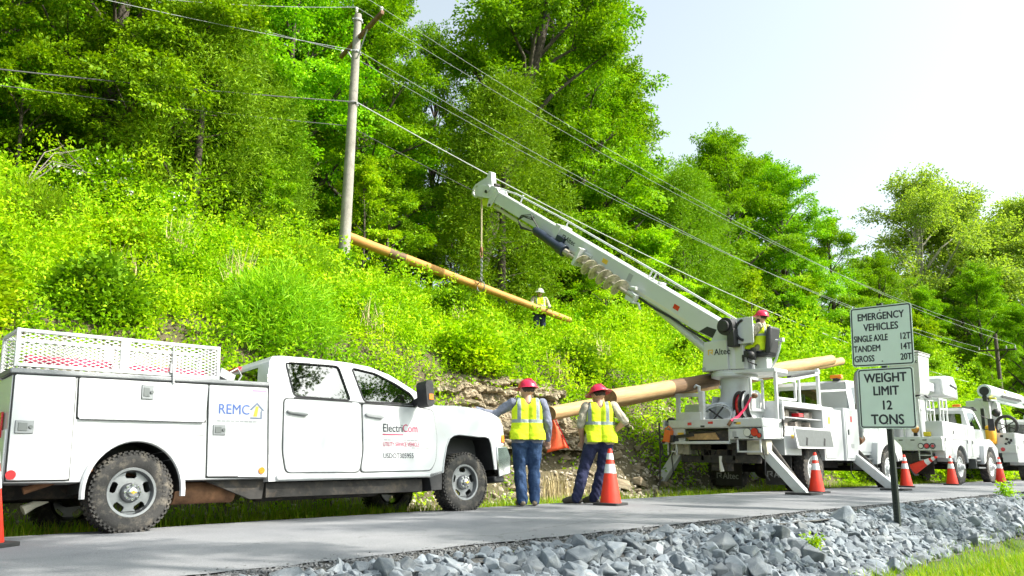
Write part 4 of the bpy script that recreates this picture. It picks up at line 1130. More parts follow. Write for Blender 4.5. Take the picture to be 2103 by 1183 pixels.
    sw = MB(); sw.tube([(3.30 + .06 * math.sin(a_), 1.48 + .18 * math.cos(a_), 1.22 + .18 * math.sin(a_)) for a_ in np.linspace(0, 2 * PI, 20)[:-1]], .014, 6, closed=True); sw.cyl((3.32, 1.48, 1.22), (3.6, 1.48, 1.15), .03, 8); sw.build('steering_wheel', m_black, rt)
    # doors: seams, panels' outlines, windows, handles
    def seam(pts, w=.010):
        for (p, q) in zip(pts[:-1], pts[1:]): sm.bar((p[0], -.001, p[1]), (q[0], -.001, q[1]), .006, w, None, (0, 0, 1) if abs(q[0] - p[0]) > abs(q[1] - p[1]) else (1, 0, 0))
    rd = rounded([(1.665, 1.41), (1.655, .80), (1.70, .565), (2.70, .558), (2.745, .80), (2.735, 1.41)], .06, 3)
    fd = rounded([(2.755, 1.41), (2.763, .80), (2.718, .558), (3.835, .563), (3.925, .70), (3.955, 1.0), (3.90, 1.355), (3.62, 1.39)], .06, 3)
    for nm, q, win, hx in (('rear_door', rd, rw, 1.825), ('front_door', fd, fw, 2.92)):
        d = MB()
        d.prism(q, -.016, .004)
        zc = .78                                                 # the pressed line low on the door
        do = d.build(nm, m_white, rt, .010, 35, 2)
        cx_, cz_ = sum(p_[0] for p_ in q) / len(q), sum(p_[1] for p_ in q) / len(q)
        sm_ = MB(); sm_.prism([(cx_ + (x_ - cx_) * 1.022, cz_ + (z_ - cz_) * 1.022) for x_, z_ in q], -.003, .003); sm_.build('door_seam', m_gasket, do)
        g_ = MB(); g_.sheet(rounded(win, .05), lambda a_, b_: (a_, ins(b_) + .012, b_)); g_.build('window', m_glass, do)
        fr = MB(); fr.tube([(x, ins(z) - .002, z) for x, z in rounded(win, .05)], .011, 5, closed=True); fr.build('window_seal', m_black, do)
        h = MB(); h.loft([[(hx + dx, -.018 - dy, 1.246 - dx * .10 + dz * s_) for dy, dz in ((0, -.030), (.03, -.022), (.034, .0), (.03, .024), (0, .03))] for dx, s_ in ((-.135, .4), (-.10, 1), (.10, 1), (.135, .4))]); h.build('handle', m_alu if nm == 'rear_door' else m_greyink, do, .004)
    for sgn in (1,):
        g_ = MB()
        for win in (rw, fw): g_.sheet(rounded(win, .05), lambda a_, b_: (a_, W_ - ins(b_) - .012, b_))
        g_.build('far_window', m_glass, rt)
    g_ = MB(); g_.add([(3.24, .12, 1.815), (3.93, .03, 1.435), (3.93, W_ - .03, 1.435), (3.24, W_ - .12, 1.815)], [(0, 1, 2, 3)]); g_.build('windscreen', m_glass, rt)
    g_ = MB(); g_.add([(1.485, .30, 1.48), (1.53, .36, 1.82), (1.53, W_ - .36, 1.82), (1.485, W_ - .30, 1.48)], [(0, 1, 2, 3)]); g_.build('rear_window', m_darkglass, rt)
    bl = MB(); bl.box((1.535, W_ / 2, 1.885), (.05, .34, .05)); bl.build('brake_lamp', m_red, rt, .006)
    rk = MB(); rk.prism([(1.57, .535), (3.82, .530), (3.80, .478), (1.58, .478)], -.03, .10); rk.build('rocker_panel', m_white, rt, .014)
    md = MB(); md.bar((2.70, -.008, 1.402), (3.60, -.008, 1.392), .018, .022); md.bar((1.80, -.008, 1.425), (2.60, -.008, 1.41), .018, .018); md.build('belt_moulding', m_black, rt)
    # mirror
    mi = MB(); mi.prism(rounded([(3.52, 1.36), (3.50, 1.66), (3.545, 1.70), (3.625, 1.69), (3.645, 1.40), (3.60, 1.35)], .03), -.36, -.16); mi.bar((3.58, -.18, 1.44), (3.60, .03, 1.42), .05, .07); mi.bar((3.58, -.18, 1.50), (3.60, .03, 1.46), .03, .04)
    mo = mi.build('mirror', m_black, rt, .02); am = MB(); am.box((3.585, -.363, 1.48), (.07, .012, .075)); am.build('turn_lamp', m_amber, mo)
    mi2 = MB(); mi2.M = Matrix.Translation((0, W_, 0)) @ Matrix.Scale(-1, 4, (0, 1, 0)); mi2.prism(rounded([(3.52, 1.36), (3.50, 1.66), (3.545, 1.70), (3.625, 1.69), (3.645, 1.40), (3.60, 1.35)], .03), -.36, -.16); mi2.bar((3.58, -.18, 1.44), (3.60, .03, 1.42), .05, .07); mi2.build('mirror', m_black, rt, .02)
    # front end: headlamp, grille, bumper, tow flap, arch liner
    hl = MB(); hl.prism([(5.165, 1.17), (5.215, 1.19), (5.236, .94), (5.175, .93)], -.006, .34); hl.prism([(5.165, 1.17), (5.215, 1.19), (5.236, .94), (5.175, .93)], W_ - .34, W_ + .006); hl.build('headlamp', m_clear, rt, .006)
    hl = MB(); hl.box((5.20, -.004, .995), (.055, .02, .11)); hl.build('front_marker', m_amber, rt, .005)
    gr = MB(); gr.box2((5.21, .36, .93), (5.24, W_ - .36, 1.20)); gr.build('grille', m_black, rt, .01)
    gb = MB(); gb.box2((5.235, .36, 1.04), (5.255, W_ - .36, 1.09)); gb.build('grille_bar', m_chrome, rt, .006)
    bm_ = MB()
    outl = [(5.06, .885), (5.30, .885), (5.36, .74), (5.34, .50), (5.08, .455)]
    rings = []
    for y, dx in ((-.02, -.03), (.12, .02), (.5, .07), (W_ / 2, .09), (W_ - .5, .07), (W_ - .12, .02), (W_ + .02, -.03)):
        rings.append([(x + (dx if x > 5.1 else 0), y, z) for x, z in outl])
    bm_.loft(rings); bm_.build('front_bumper', m_chrome, rt, .012)
    va = MB(); va.box2((5.02, .02, .38), (5.22, W_ - .02, .47)); va.build('air_dam', m_black, rt, .02)
    def liner(pts, y0, y1):
        q = MB(); q.add([(x, y0, z) for x, z in pts] + [(x, y1, z) for x, z in pts], [(i, i + 1, len(pts) + i + 1, len(pts) + i) for i in range(len(pts) - 1)])
        q.sheet([(x, z) for x, z in pts], lambda a_, b_: (a_, y1, b_)); q.build('arch_liner', m_black, rt)
    liner(arch_f, .012, .60); liner([(-.47, .5)] + list(reversed(arc(.02, .40, .483, .513, 0, 180, 14))) + [(.51, .5)], .012, .41)
    trm = MB(); trm.tube([(x, -.004, z) for x, z in arch_f], .010, 5); trm.build('arch_trim', m_white, rt)
    fl = MB(); fl.prism([(3.80, .52), (4.04, .56), (4.02, .31), (3.84, .30), (3.82, .45)], .0, .26); fl.build('mud_flap', m_black, rt, .006)
    # underneath
    u = MB()
    for y in (.55, W_ - .60): u.box2((-1.1, y, .38), (5.0, y + .09, .52))
    u.cyl((0, .15, .40), (0, W_ - .15, .40), .075, 10); u.ball((0, W_ / 2, .40), .17); u.cyl((4.5, .2, .38), (4.5, W_ - .2, .38), .06, 10); u.box((3.6, W_ / 2, .42), (1.3, .5, .22)); u.cyl((.2, W_ / 2, .42), (3.2, W_ / 2, .42), .045, 8)
    u.build('chassis', m_under, rt, .01)
    mf = MB(); mf.cyl((.52, .32, .385), (1.20, .32, .385), .115, 16); mf.tube([(1.20, .32, .40), (1.7, .40, .40), (3.0, .5, .42)], .035, 8); mf.tube([(.52, .3, .40), (.2, .28, .60), (-.4, .2, .62), (-.9, .25, .45)], .035, 8); mf.build('exhaust', m_rust, rt)
    hg = MB(); hg.prism([(.80, .50), (1.50, .50), (1.46, .29), (1.32, .29)], .10, .14); hg.box2((1.5, .08, .30), (3.75, .13, .46)); hg.build('body_hanger', m_under, rt)
    tk = MB(); tk.box2((1.55, .28, .27), (3.2, .55, .46)); tk.build('fuel_tank', m_under, rt, .04)
    # items between cage and cab: power box with its cord
    pb = MB(); pb.box((1.02, .25, 1.66), (.20, .20, .10), (0, .35, .2)); pb.tube([(1.08, .2, 1.70), (1.18, .2, 1.76), (1.24, .22, 1.68), (1.20, .24, 1.60), (1.10, .26, 1.60)], .012, 6); pb.build('power_box', m_greyink, rt, .008)
    # door lettering
    for txt, sz, x, z, mt, sx, bo in (('Electri', .145, 3.055, 1.055, m_ink, .86, .010), ('Com', .145, 3.372, 1.055, m_ink_red, .86, .012), ('UTILITY SERVICE VEHICLE', .074, 3.055, .872, m_ink_red, .69, .006), ('USDOT305955', .090, 3.055, .722, m_ink, .86, .008)):
        words(rt, txt, sz, (x, -.019, z), mt, sx=sx, bold=bo)
    l2 = MB(); l2.box((3.22, -.018, 1.020), (.33, .003, .013)); l2.build('underline', m_ink_red, rt)
    l2 = MB()                                                    # print too small to read in the photograph
    for k in range(4): l2.box((3.10 + .065 * k, -.018, .952), (.05, .003, .012)); l2.box((3.40 + .065 * k, -.018, .952), (.05, .003, .014)); l2.box((3.55 + .075 * k, -.018, .852), (.058, .003, .010))
    l2.build('small_print', m_greyink, rt)
    # wheels: four corners, the rear ones slightly inboard
    for (x, y, o) in ((0.02, .155, -1), (4.50, .175, -1), (0.02, W_ - .155, 1), (4.50, W_ - .175, 1)):
        make_wheel(.40, .25, .235, 'pickup', rt, (x, y, .40), o)
    return rt
pickup = make_pickup()
# red marker poles and rolls lying in the cage
cage_M = pickup.matrix_basis
m_redroll = pmat('red_fabric', (.62, .03, .10), .7, var=.2, vscale=8)
for k, (a, b_, r_, lb) in enumerate([((-1.02, .12, 1.66), (-.22, .16, 1.665), .055, 'red roll lying in the rear half of the mesh cage'), ((-.06, .14, 1.65), (.78, .18, 1.65), .045, 'red roll lying in the front half of the mesh cage')]):
    mb = MB(); mb.tube([a, ((a[0] + b_[0]) / 2, a[1] + .02, a[2] + .004), b_], r_, 12)
    o = mb.build('fabric_roll', m_redroll); o.matrix_world = Matrix.Translation(pickup.location) @ pickup.rotation_euler.to_matrix().to_4x4()
    tag(o, lb, 'roll')
# ------------------------------------------------------------------ the digger derrick truck
def words(par, txt, size, o, mat, right=(1, 0, 0), up=(0, 0, 1), **k):
    q = MB(); q.text(txt, size, o, right, up, **k); return q.build('lettering', mat, par, fix=False)
def maker_mark(par, o, right, up, size, ink, gold):
    """word with its little square emblem, as it stands on the booms"""
    o, r_, u = Vector(o), Vector(right).normalized(), Vector(up).normalized()
    words(par, 'Altec', size, o + r_ * size * .80, ink, r_, u, bold=.022, sx=.95)
    n_ = r_.cross(u) * .002
    f = lambda a, b: o + r_ * a * size + u * b * size + n_
    q = MB()
    q.sheet([(0, .05), (.12, .05), (.12, .55), (.52, .55), (.52, .40), (.30, .40), (.30, .30), (.64, .05), (.64, .18), (.44, .30), (.64, .30), (.64, .67), (0, .67)], lambda a, b: f(a, b))
    q.build('emblem', gold, par, fix=False)
def dual(parent, x, y, o, rad=.5):
    make_wheel(rad, .26, rad * .56, 'rear', parent, (x, y, rad), o, 30)
    make_wheel(rad, .26, rad * .56, 'rear', parent, (x, y - o * .31, rad), o, 30)
def make_cab(rt, x0, W, z1, hood_z, wx, wr, roofw=.22, door=True):
    """conventional truck cab: box with raked screen, bonnet sloping to the grille, round-arched wings; x0 = back of the cab"""
    y0, y1 = .16, W - .16
    xf = wx + .95
    c = MB()
    prof = [(x0, .85), (x0, z1 - .10), (x0 + .10, z1), (x0 + 1.05, z1 + .02), (x0 + 1.30, z1 - .10), (x0 + 1.72, hood_z + .10), (x0 + 1.72, .85)]
    win = rounded([(x0 + .34, hood_z + .14), (x0 + .34, z1 - .16), (x0 + 1.12, z1 - .14), (x0 + 1.46, hood_z + .14)], .07)
    rwn = rounded([(y0 + .20, hood_z + .10), (y0 + .20, z1 - .20), (y1 - .20, z1 - .20), (y1 - .20, hood_z + .10)], .06)
    inz = lambda z: .0 if z < hood_z + .05 else .16 * (z - hood_z - .05) / (z1 - hood_z)
    c.sheet(prof, lambda a, b: (a, y0 + inz(b), b), (win,)); c.sheet(prof, lambda a, b: (a, y1 - inz(b), b), (win,), None, True)
    for (p, q) in zip(prof[1:4], prof[2:5]): c.add([(p[0], y0 + inz(p[1]), p[1]), (q[0], y0 + inz(q[1]), q[1]), (q[0], y1 - inz(q[1]), q[1]), (p[0], y1 - inz(p[1]), p[1])], [(0, 1, 2, 3)])
    c.sheet([(y0, .85), (y0, hood_z + .05), (y0 + inz(z1 - .1), z1 - .10), (y1 - inz(z1 - .1), z1 - .10), (y1, hood_z + .05), (y1, .85)], lambda a, b: (x0, a, b), (rwn,))
    co = c.build('cab', m_white, rt, .03, 32, 3)
    f = MB(); f.box2((x0 + .05, y0 + .05, .80), (x0 + 1.7, y1 - .05, .90)); f.box2((x0 + 1.35, y0 + .05, .9), (x0 + 1.7, y1 - .05, hood_z)); f.build('cab_floor', m_cabin, rt)
    for yy in (y0 + .45, y1 - .45):
        s_ = MB(); s_.box((x0 + .6, yy, 1.25), (.5, .5, .2)); s_.box((x0 + .32, yy, 1.62), (.14, .48, .7), (0, R(-10), 0)); s_.build('seat', m_seat, rt, .04)
    g_ = MB(); g_.sheet(win, lambda a, b: (a, y0 + inz(b) + .012, b)); g_.build('side_window', m_glass, co)
    g_ = MB(); g_.sheet(win, lambda a, b: (a, y1 - inz(b) - .012, b)); g_.build('side_window', m_glass, co)
    g_ = MB(); g_.sheet(rwn, lambda a, b: (x0 + .012, a, b)); g_.build('rear_window', m_darkglass, co)
    g_ = MB(); a, b = prof[4], prof[5]; g_.add([(a[0], y0 + .17, a[1]), (b[0], y0 + .03, b[1]), (b[0], y1 - .03, b[1]), (a[0], y1 - .17, a[1])], [(0, 1, 2, 3)]); g_.build('windscreen', m_glass, co)
    if door:
        d = MB(); d.prism(rounded([(x0 + .22, .92), (x0 + .22, hood_z + .07), (x0 + 1.62, hood_z + .07), (x0 + 1.62, 1.2), (x0 + 1.45, .92)], .05), y0 - .014, y0 + .004); do = d.build('door', m_white, rt, .008)
        h = MB(); h.box((x0 + .34, y0 - .025, hood_z - .10), (.15, .025, .045)); h.build('handle', m_black, do, .006)
    # bonnet and wings
    h = MB()
    rings = []
    for x, hw, zt, zb in ((x0 + 1.70, .80, hood_z + .10, 1.0), (x0 + 2.1, .76, hood_z + .05, .95), (xf - .25, .66, hood_z - .12, .9), (xf - .03, .62, hood_z - .24, .85), (xf, .58, hood_z - .40, .85)):
        m_ = W / 2
        rings.append([(x, m_ - hw, zb), (x, m_ - hw, zt - .20), (x, m_ - hw + .14, zt - .05), (x, m_ - hw * .45, zt), (x, m_ + hw * .45, zt), (x, m_ + hw - .14, zt - .05), (x, m_ + hw, zt - .20), (x, m_ + hw, zb)])
    h.loft(rings); h.build('bonnet', m_white, rt, .02, 40, 2)
    gr = MB(); gr.box2((xf, W / 2 - .50, .85), (xf + .03, W / 2 + .50, hood_z - .42)); gr.build('grille', m_black, rt, .01)
    zt = wr * 2 + .38
    for ya, yb in ((.0, .62), (W - .62, W)):
        w = MB()
        outer = [(wx - wr - .34, .62), (wx - wr - .22, zt - .22), (wx - wr + .10, zt - .02), (wx, zt + .02), (wx + wr * .6, zt - .05), (xf - .05, zt - .28), (xf, .75), (wx + wr + .10, .70)] + arc(wx, wr, wr + .13, wr + .13, 18, 166, 14)
        w.prism(outer, ya, yb); w.build('wing', m_white, rt, .03, 35, 3)
        l = MB(); l.cyl((xf - .10, (ya + yb) / 2, zt - .42), (xf + .005, (ya + yb) / 2, zt - .42), .10, 16); l.build('headlamp', m_clear, rt)
    bp = MB(); bp.prism([(xf + .06, .52), (xf + .18, .56), (xf + .18, .78), (xf + .06, .82)], .02, W - .02); bp.build('front_bumper', m_chrome, rt, .02)
    mm = MB(); mm.box((x0 + 1.75, -.10, hood_z + .32), (.10, .20, .42)); mm.bar((x0 + 1.70, .16, hood_z + .15), (x0 + 1.75, -.06, hood_z + .18), .03); mm.bar((x0 + 1.60, .18, z1 - .2), (x0 + 1.75, -.06, hood_z + .50), .03)
    mm.build('mirror', m_black, rt, .02)
    st = MB(); st.box2((x0 + .35, .06, .48), (x0 + 1.25, .40, .53)); st.box2((x0 + .35, .10, .72), (x0 + 1.25, .40, .77)); st.box2((x0 + .3, .12, .5), (x0 + .36, .36, .85)); st.box2((x0 + 1.24, .12, .5), (x0 + 1.30, .36, .85)); st.build('step', m_alu, rt, .006)
    return xf
def make_chassis(rt, x0, x1, W, rx, fx, wr):
    u = MB()
    for y in (W / 2 - .43, W / 2 + .35): u.box2((x0, y, wr + .16), (x1, y + .08, wr + .40))
    u.cyl((rx, .3, wr), (rx, W - .3, wr), .09, 10); u.ball((rx, W / 2, wr), (.22, .24, .24)); u.cyl((fx, .3, wr), (fx, W - .3, wr), .07, 10)
    u.cyl((rx, W / 2, wr), (fx - 1, W / 2, wr + .2), .05, 8); u.box((fx, W / 2, wr + .4), (1.3, .75, .5)); u.box((fx - 1.5, W / 2, wr + .22), (.9, .6, .4))
    for y in (.62, W - .62): u.bar((rx - .7, y, wr + .15), (rx + .7, y, wr + .15), .07, .10)
    u.build('chassis', m_under, rt, .012)
def make_derrick():
    W = 2.46
    rt = empty('digger_derrick_truck', (15.8, 8.4, .10), (0, 0, 0), 'white digger derrick truck on outriggers with its long boom raised over the bank', 'derrick truck')
    X, Y, Z = Vector((1, 0, 0)), Vector((0, 1, 0)), Vector((0, 0, 1))
    make_chassis(rt, .25, 7.6, W, 2.28, 6.70, .5)
    dual(rt, 2.28, .14, -1); dual(rt, 2.28, W - .14, 1)
    make_wheel(.5, .27, .285, 'front', rt, (6.70, .15, .5), -1, 30); make_wheel(.5, .27, .285, 'front', rt, (6.70, W - .15, .5), 1, 30)
    make_cab(rt, 4.92, W, 2.72, 1.62, 6.70, .5)
    # ---- deck and tail
    d = MB()
    d.box2((.0, .0, 1.36), (3.2, W, 1.42)); d.box2((-.02, .0, 1.38), (.06, W - .15, 1.55)); d.box2((.0, -.01, 1.38), (.9, .03, 1.55)); d.box2((.0, W - .03, 1.38), (.9, W + .01, 1.55))
    d.box2((.0, .04, 1.12), (.9, .78, 1.34)); d.prism([(.0, 1.12), (.0, 1.36), (.88, 1.36), (.88, 1.15)], -.012, .035)
    d.box2((-.03, .80, 1.02), (.10, W + .05, 1.08)); d.box2((.7, .8, 1.1), (.75, W, 1.36)); d.box2((.02, W - .55, 1.05), (.06, W, 1.36)); d.box2((.02, .79, 1.05), (.6, .82, 1.36))
    d.build('deck', m_white2, rt, .008)
    ins_ = MB(); ins_.box2((.1, .85, 1.09), (.65, W - .6, 1.30)); ins_.build('tool_tray', m_under, rt)
    tb_ = MB()
    for k in range(5): tb_.bar((.02 + .02 * k, 1.05 + .03 * k, 1.13 + .03 * k), (.03, 1.8 + .04 * k, 1.13 + .02 * k), .03)
    tb_.build('tray_tools', pmat('wood_handle', (.42, .27, .12), .7, var=.3, vscale=9), rt)
    for (y, z, r_, m, nm) in ((.35, 1.255, .082, m_clear, 'reverse_lamp'), (.185, 1.26, .082, m_red, 'tail_lamp'), (.085, 1.19, .045, m_red, 'marker_lamp'), (W - .02, 1.08, .05, m_red, 'marker_lamp')):
        l = MB(); l.cyl((-.03, y, z), (.0, y, z), r_, 20); lo = l.build(nm, m, rt); l = MB(); l.tube([(-.012, y + r_ * math.cos(a), z + r_ * math.sin(a)) for a in np.linspace(0, 2 * PI, 21)[:-1]], .014, 6, closed=True); l.build('lamp_ring', m_black, lo)
    rf = MB(); rf.box((-.024, 1.22, 1.475), (.006, .12, .05)); rf.build('reflector', m_red, rt)
    bk = MB(); bk.box((-.024, .62, 1.46), (.006, .07, .03)); bk.box((-.024, 1.42, 1.40), (.006, .10, .04)); bk.box((-.004, .62, 1.15), (.008, .10, .03)); bk.box((-.004, .28, 1.15), (.008, .09, .03)); bk.build('deck_latches', m_black, rt)
    br = MB()
    for y in (.10, .62): br.bar((.05, y, 1.12), (.05, y, .86), .035)
    br.bar((.05, .08, .86), (.05, .64, .86), .035); br.build('rear_step', m_white2, rt, .004)
    # under the tail: cross beams, tow hitch, air lines, chain
    u = MB(); u.box2((.25, .3, .62), (.45, W - .3, .78)); u.box2((.3, W / 2 - .2, .45), (.55, W / 2 + .2, 1.1)); u.box2((.3, .2, .9), (.5, W - .2, 1.1)); u.cyl((.35, .35, .70), (.35, .95, .70), .07, 10); u.tube([(.3, 1.3, .9), (.25, 1.4, .7), (.3, 1.5, .9), (.28, 1.7, .75), (.3, 1.8, .95)], .02, 6); u.build('rear_frame', m_under, rt, .01)
    h = MB(); h.tube([(.12, 1.09, .76), (.10, 1.085, .66), (.11, 1.07, .52), (.12, 1.06, .44)], [.035, .028, .045, .05], 8); h.build('tow_strap', pmat('pale_strap', (.6, .58, .52), .7), rt)
    for (y0, y1, z0, lx) in ((.20, .74, .16, .70), (1.40, 2.02, .10, 1.9)):
        f = MB(); f.box2((1.45, y0 - .06, z0), (1.47, y1 + .02, .86)); fo = f.build('mud_flap', m_black, rt, .006)
        maker_mark(fo, (1.448, y1 - .02, z0 + .16), (0, -1, 0), (0, 0, 1), .20, m_greyink, m_greyink)
    # ---- outriggers: housing, leg, foot
    def outrig(x, s_, ya, zf):
        o = MB(); sg = -1 if s_ == 'near' else 1; yb = .0 if s_ == 'near' else W
        y0 = yb - sg * .28
        o.bar((x, y0, .98), (x, yb + sg * ya, zf + .06), .20, .16, None, (1, 0, 0))
        oo = o.build('outrigger', m_white2, rt, .012)
        hs = MB(); hs.prism([(y0 - .22, 1.10), (y0 + .22, 1.10), (y0 + .24, .80), (y0 - .24, .80)], x - .13, x + .13, ax='x'); hs.cyl((x - .16, y0, .92), (x + .16, y0, .92), .12, 14)
        hs.build('housing', pmat('dirty_beige', (.46, .43, .34), .6, var=.2, vscale=7), oo, .012)
        cy = MB(); cy.cyl((x + .14, y0 + sg * .15, 1.06), (x + .14, yb + sg * ya * .70, zf + .30), .045, 10); cy.build('cylinder', m_under, oo)
        ft = MB(); ft.box((x, yb + sg * (ya + .04), zf + .03), (.30, .34, .06)); ft.prism([(yb + sg * (ya - .12), zf + .05), (yb + sg * (ya + .12), zf + .05), (yb + sg * ya, zf + .22)], x - .05, x + .05, ax='x'); ft.build('foot', m_white2, oo, .01)
        hz = MB(); hz.tube([(x - .13, y0 + sg * .1, 1.0), (x - .17, y0 + sg * .2, .75), (x - .15, y0 + sg * .18, .4), (x - .14, y0 + sg * .26, .28)], .014, 6); hz.build('hose', m_black, oo)
    outrig(.35, 'near', .62, -.02); outrig(.35, 'far', .55, -.12); outrig(4.62, 'near', .85, -.02); outrig(4.62, 'far', .6, -.12)
    # ---- tool bins along the near side
    def bins(flip):
        y = (lambda v: v) if not flip else (lambda v: W - v)
        b = MB()
        for (x0, x1, z0, z1) in ((.92, 1.70, .80, 1.36), (2.86, 3.46, .70, 1.93), (3.46, 4.02, .70, 1.90), (4.03, 4.86, .70, 1.96)): b.box2((x0, y(.0 if x0 != 3.46 else .05), z0), (x1, y(.55), z1))
        b.box2((.92, y(.0), 1.84), (2.86, y(.55), 1.96)); b.box2((.92, y(.0), 1.36), (.98, y(.55), 1.84)); b.box2((.98, y(.50), 1.36), (2.86, y(.55), 1.84)); b.box2((1.70, y(.0), 1.30), (2.86, y(.55), 1.40))
        b.box2((1.70, y(.0), 1.06), (2.86, y(.03), 1.30))
        b.box2((.98, y(.04), 1.60), (2.86, y(.5), 1.625)) if not flip else b.box2((.98, y(.0), 1.40), (2.86, y(.03), 1.84))
        return b.build('tool_bins', m_white, rt, .010)
    bo = bins(False); bins(True)
    dr = MB(); dr.prism(rounded([(.96, 1.40), (2.84, 1.40), (2.98, .96), (1.12, .94)], .03), -.20, -.175); do = dr.build('drop_door', m_white, rt, .008)
    for x in (1.55, 2.42):
        l = MB(); l.box((x, -.205, 1.10), (.07, .012, .17), (0, R(12), 0)); l.build('latch', m_black, do, .004)
    sm_ = MB(); sm_.prism(rounded([(1.03, 1.355), (2.78, 1.355), (2.90, 1.0), (1.19, .985)], .03), -.2035, -.2005); sm_.build('inner_panel', m_alu, do)
    for x0, x1, z0, z1 in ((2.90, 3.42, .75, 1.88), (4.08, 4.82, .75, 1.91)):
        q = MB(); q.box2((x0, -.016, z0), (x1, .004, z1)); qo = q.build('bin_door', m_white, rt, .008); l = MB(); l.box((x0 + .12, -.022, (z0 + z1) / 2 + .05), (.06, .012, .13)); l.build('latch', m_black, qo, .004)
    tl = MB()
    g = random.Random(3)
    for k in range(9): tl.box((1.15 + .19 * k, .2 + .05 * (k % 3), 1.47 if k % 2 else 1.70), (.14, .2, .12 + .04 * (k % 3)), (0, 0, g.uniform(-.4, .4)))
    tl.build('stowed_tools', pmat('tool_mix', (.20, .17, .15), .6, var=.8, vscale=9), rt, .01)
    rb = MB(); rb.box((1.9, .15, 1.69), (.22, .18, .08)); rb.build('red_tool_case', m_red, rt, .01)
    cr = MB(); cr.tube([(.84, -.02, 1.56), (.80, -.06, 1.30), (.78, -.05, 1.18)], .018, 6); cr.bar((.72, -.08, 1.50), (1.12, -.06, 1.56), .05); cr.build('crank_handle', m_under, rt)
    # rack frames over the bins, bar that carries the poles, headache rack
    fr = MB()
    def rect(x0, x1, z0, z1, y): 
        for p, q in (((x0, y, z0), (x0, y, z1)), ((x1, y, z0), (x1, y, z1)), ((x0, y, z1), (x1, y, z1)), ((x0, y, z0), (x1, y, z0))): fr.bar(p, q, .05)
    rect(.30, .82, 1.75, 2.42, .40); rect(.90, 1.80, 2.02, 2.44, .12)
    fr.bar((.86, .10, 1.42), (.86, .10, 2.62), .06); fr.bar((3.05, .15, 1.95), (3.05, .15, 2.84), .07); fr.bar((3.05, W - .15, 1.95), (3.05, W - .15, 2.84), .07); fr.bar((.86, .12, 2.34), (3.05, .15, 2.72), .08); fr.bar((3.05, .1, 2.76), (3.05, W - .1, 2.76), .10)
    fr.bar((2.0, .12, 1.96), (2.0, .12, 2.5), .05); fr.bar((3.05, .15, 2.30), (4.85, .2, 2.45), .05)
    fr.build('pole_rack', m_white2, rt, .006)
    pd = MB(); pd.box((2.2, .14, 2.625), (1.25, .10, .06), (0, R(-9.5), 0)); pd.build('rack_pad', m_black, rt, .01)
    rl = MB()
    rl.bar((.12, 2.12, 1.55), (.12, 2.12, 2.10), .08); rl.bar((.12, 1.50, 1.45), (.12, 1.50, 2.18), .12, .10); rl.bar((.12, 1.50, 2.10), (.12, 2.45, 2.12), .06, .08); rl.bar((.12, 1.56, 2.12), (.12, 1.56, 2.30), .05); rl.tube([(.12, 1.56, 2.28), (.10, 1.62, 2.32), (.10, 1.68, 2.27)], .028, 6); rl.box2((.05, 1.5, 1.55), (.45, 2.15, 1.72)); rl.build('log_rest', m_white2, rt, .008)
    # ---- pedestal, turntable, turret
    px, py = 1.05, 1.20
    p = MB(); p.lathe([(.62, 1.42), (.56, 1.55), (.36, 2.02), (.325, 2.12), (.325, 2.50), (.36, 2.52)], (px, py, 0), 'z', 32); p.box((px - .38, py + .16, 2.30), (.02, .06, .07), None); p.build('pedestal', m_white2, rt, .008)
    for s_ in (-.42, .42):
        gs = MB(); gs.prism([(px - .62, 1.42), (px + .62, 1.42), (px + .33, 2.1), (px - .33, 2.1)], py + s_ * .9 - .015, py + s_ * .9 + .015); gs.build('gusset', m_white2, rt, .004)
    t = MB(); t.lathe([(.40, 2.50), (.52, 2.53), (.52, 2.60), (.50, 2.61), (.50, 2.66), (.42, 2.68)], (px, py, 0), 'z', 36); t.prism([(px - .30, py - 1.15), (px + .30, py - 1.15), (px + .46, py - .2), (px - .46, py - .2)], 2.58, 2.66, ax='z'); to = t.build('turntable', m_white2, rt, .006)
    bt = MB()
    for k in range(30): a = 2 * PI * k / 30; bt.cyl((px + .475 * math.cos(a), py + .475 * math.sin(a), 2.655), (px + .475 * math.cos(a), py + .475 * math.sin(a), 2.675), .016, 6)
    bt.build('bolt_ring', m_under, to)
    tr = MB()
    tr.prism([(py - .14, 2.67), (py + .54, 2.66), (py + .46, 3.34), (py - .14, 3.36)], px - .50, px + .42, ax='x')
    tr.prism([(px - .44, 2.67), (px + .40, 2.67), (px + .40, 3.30), (px - .44, 3.30)], py - .50, py - .14)
    tr.lathe([(.36, 2.67), (.36, 3.30)], (px - .10, py - .18, 0), 'z', 28)
    for xx in (px - .36, px + .30): tr.prism([(py - .45, 3.30), (py + .42, 3.30), (py + .10, 3.78), (py - .20, 3.84), (py - .42, 3.70)], xx, xx + .05, ax='x')
    tu = tr.build('turret', m_white, rt, .02)
    maker_mark(tu, (px - .503, py + .36, 3.02), (0, -1, 0), (0, 0, 1), .20, m_ink, m_gold)
    nt_ = MB(); nt_.cyl((px - .505, py + .48, 2.72), (px - .49, py + .48, 2.72), .05, 12); nt_.build('lift_pin', m_greyink, tu)
    mo = MB(); mo.cyl((px - .72, py - .22, 3.62), (px - .30, py - .22, 3.62), .20, 24); mo.cyl((px - .80, py - .22, 3.62), (px - .72, py - .22, 3.62), .13, 16); mo.box((px - .55, py - .34, 3.36), (.3, .18, .40)); mo.build('winch_motor', m_black, tu, .012)
    wp = MB(); wp.box2((px - .52, py - .80, 3.22), (px - .49, py - .42, 3.80)); wp.cyl((px - .48, py - .58, 3.52), (px - .1, py - .58, 3.52), .20, 20); wp.build('winch_plate', m_white, tu, .006)
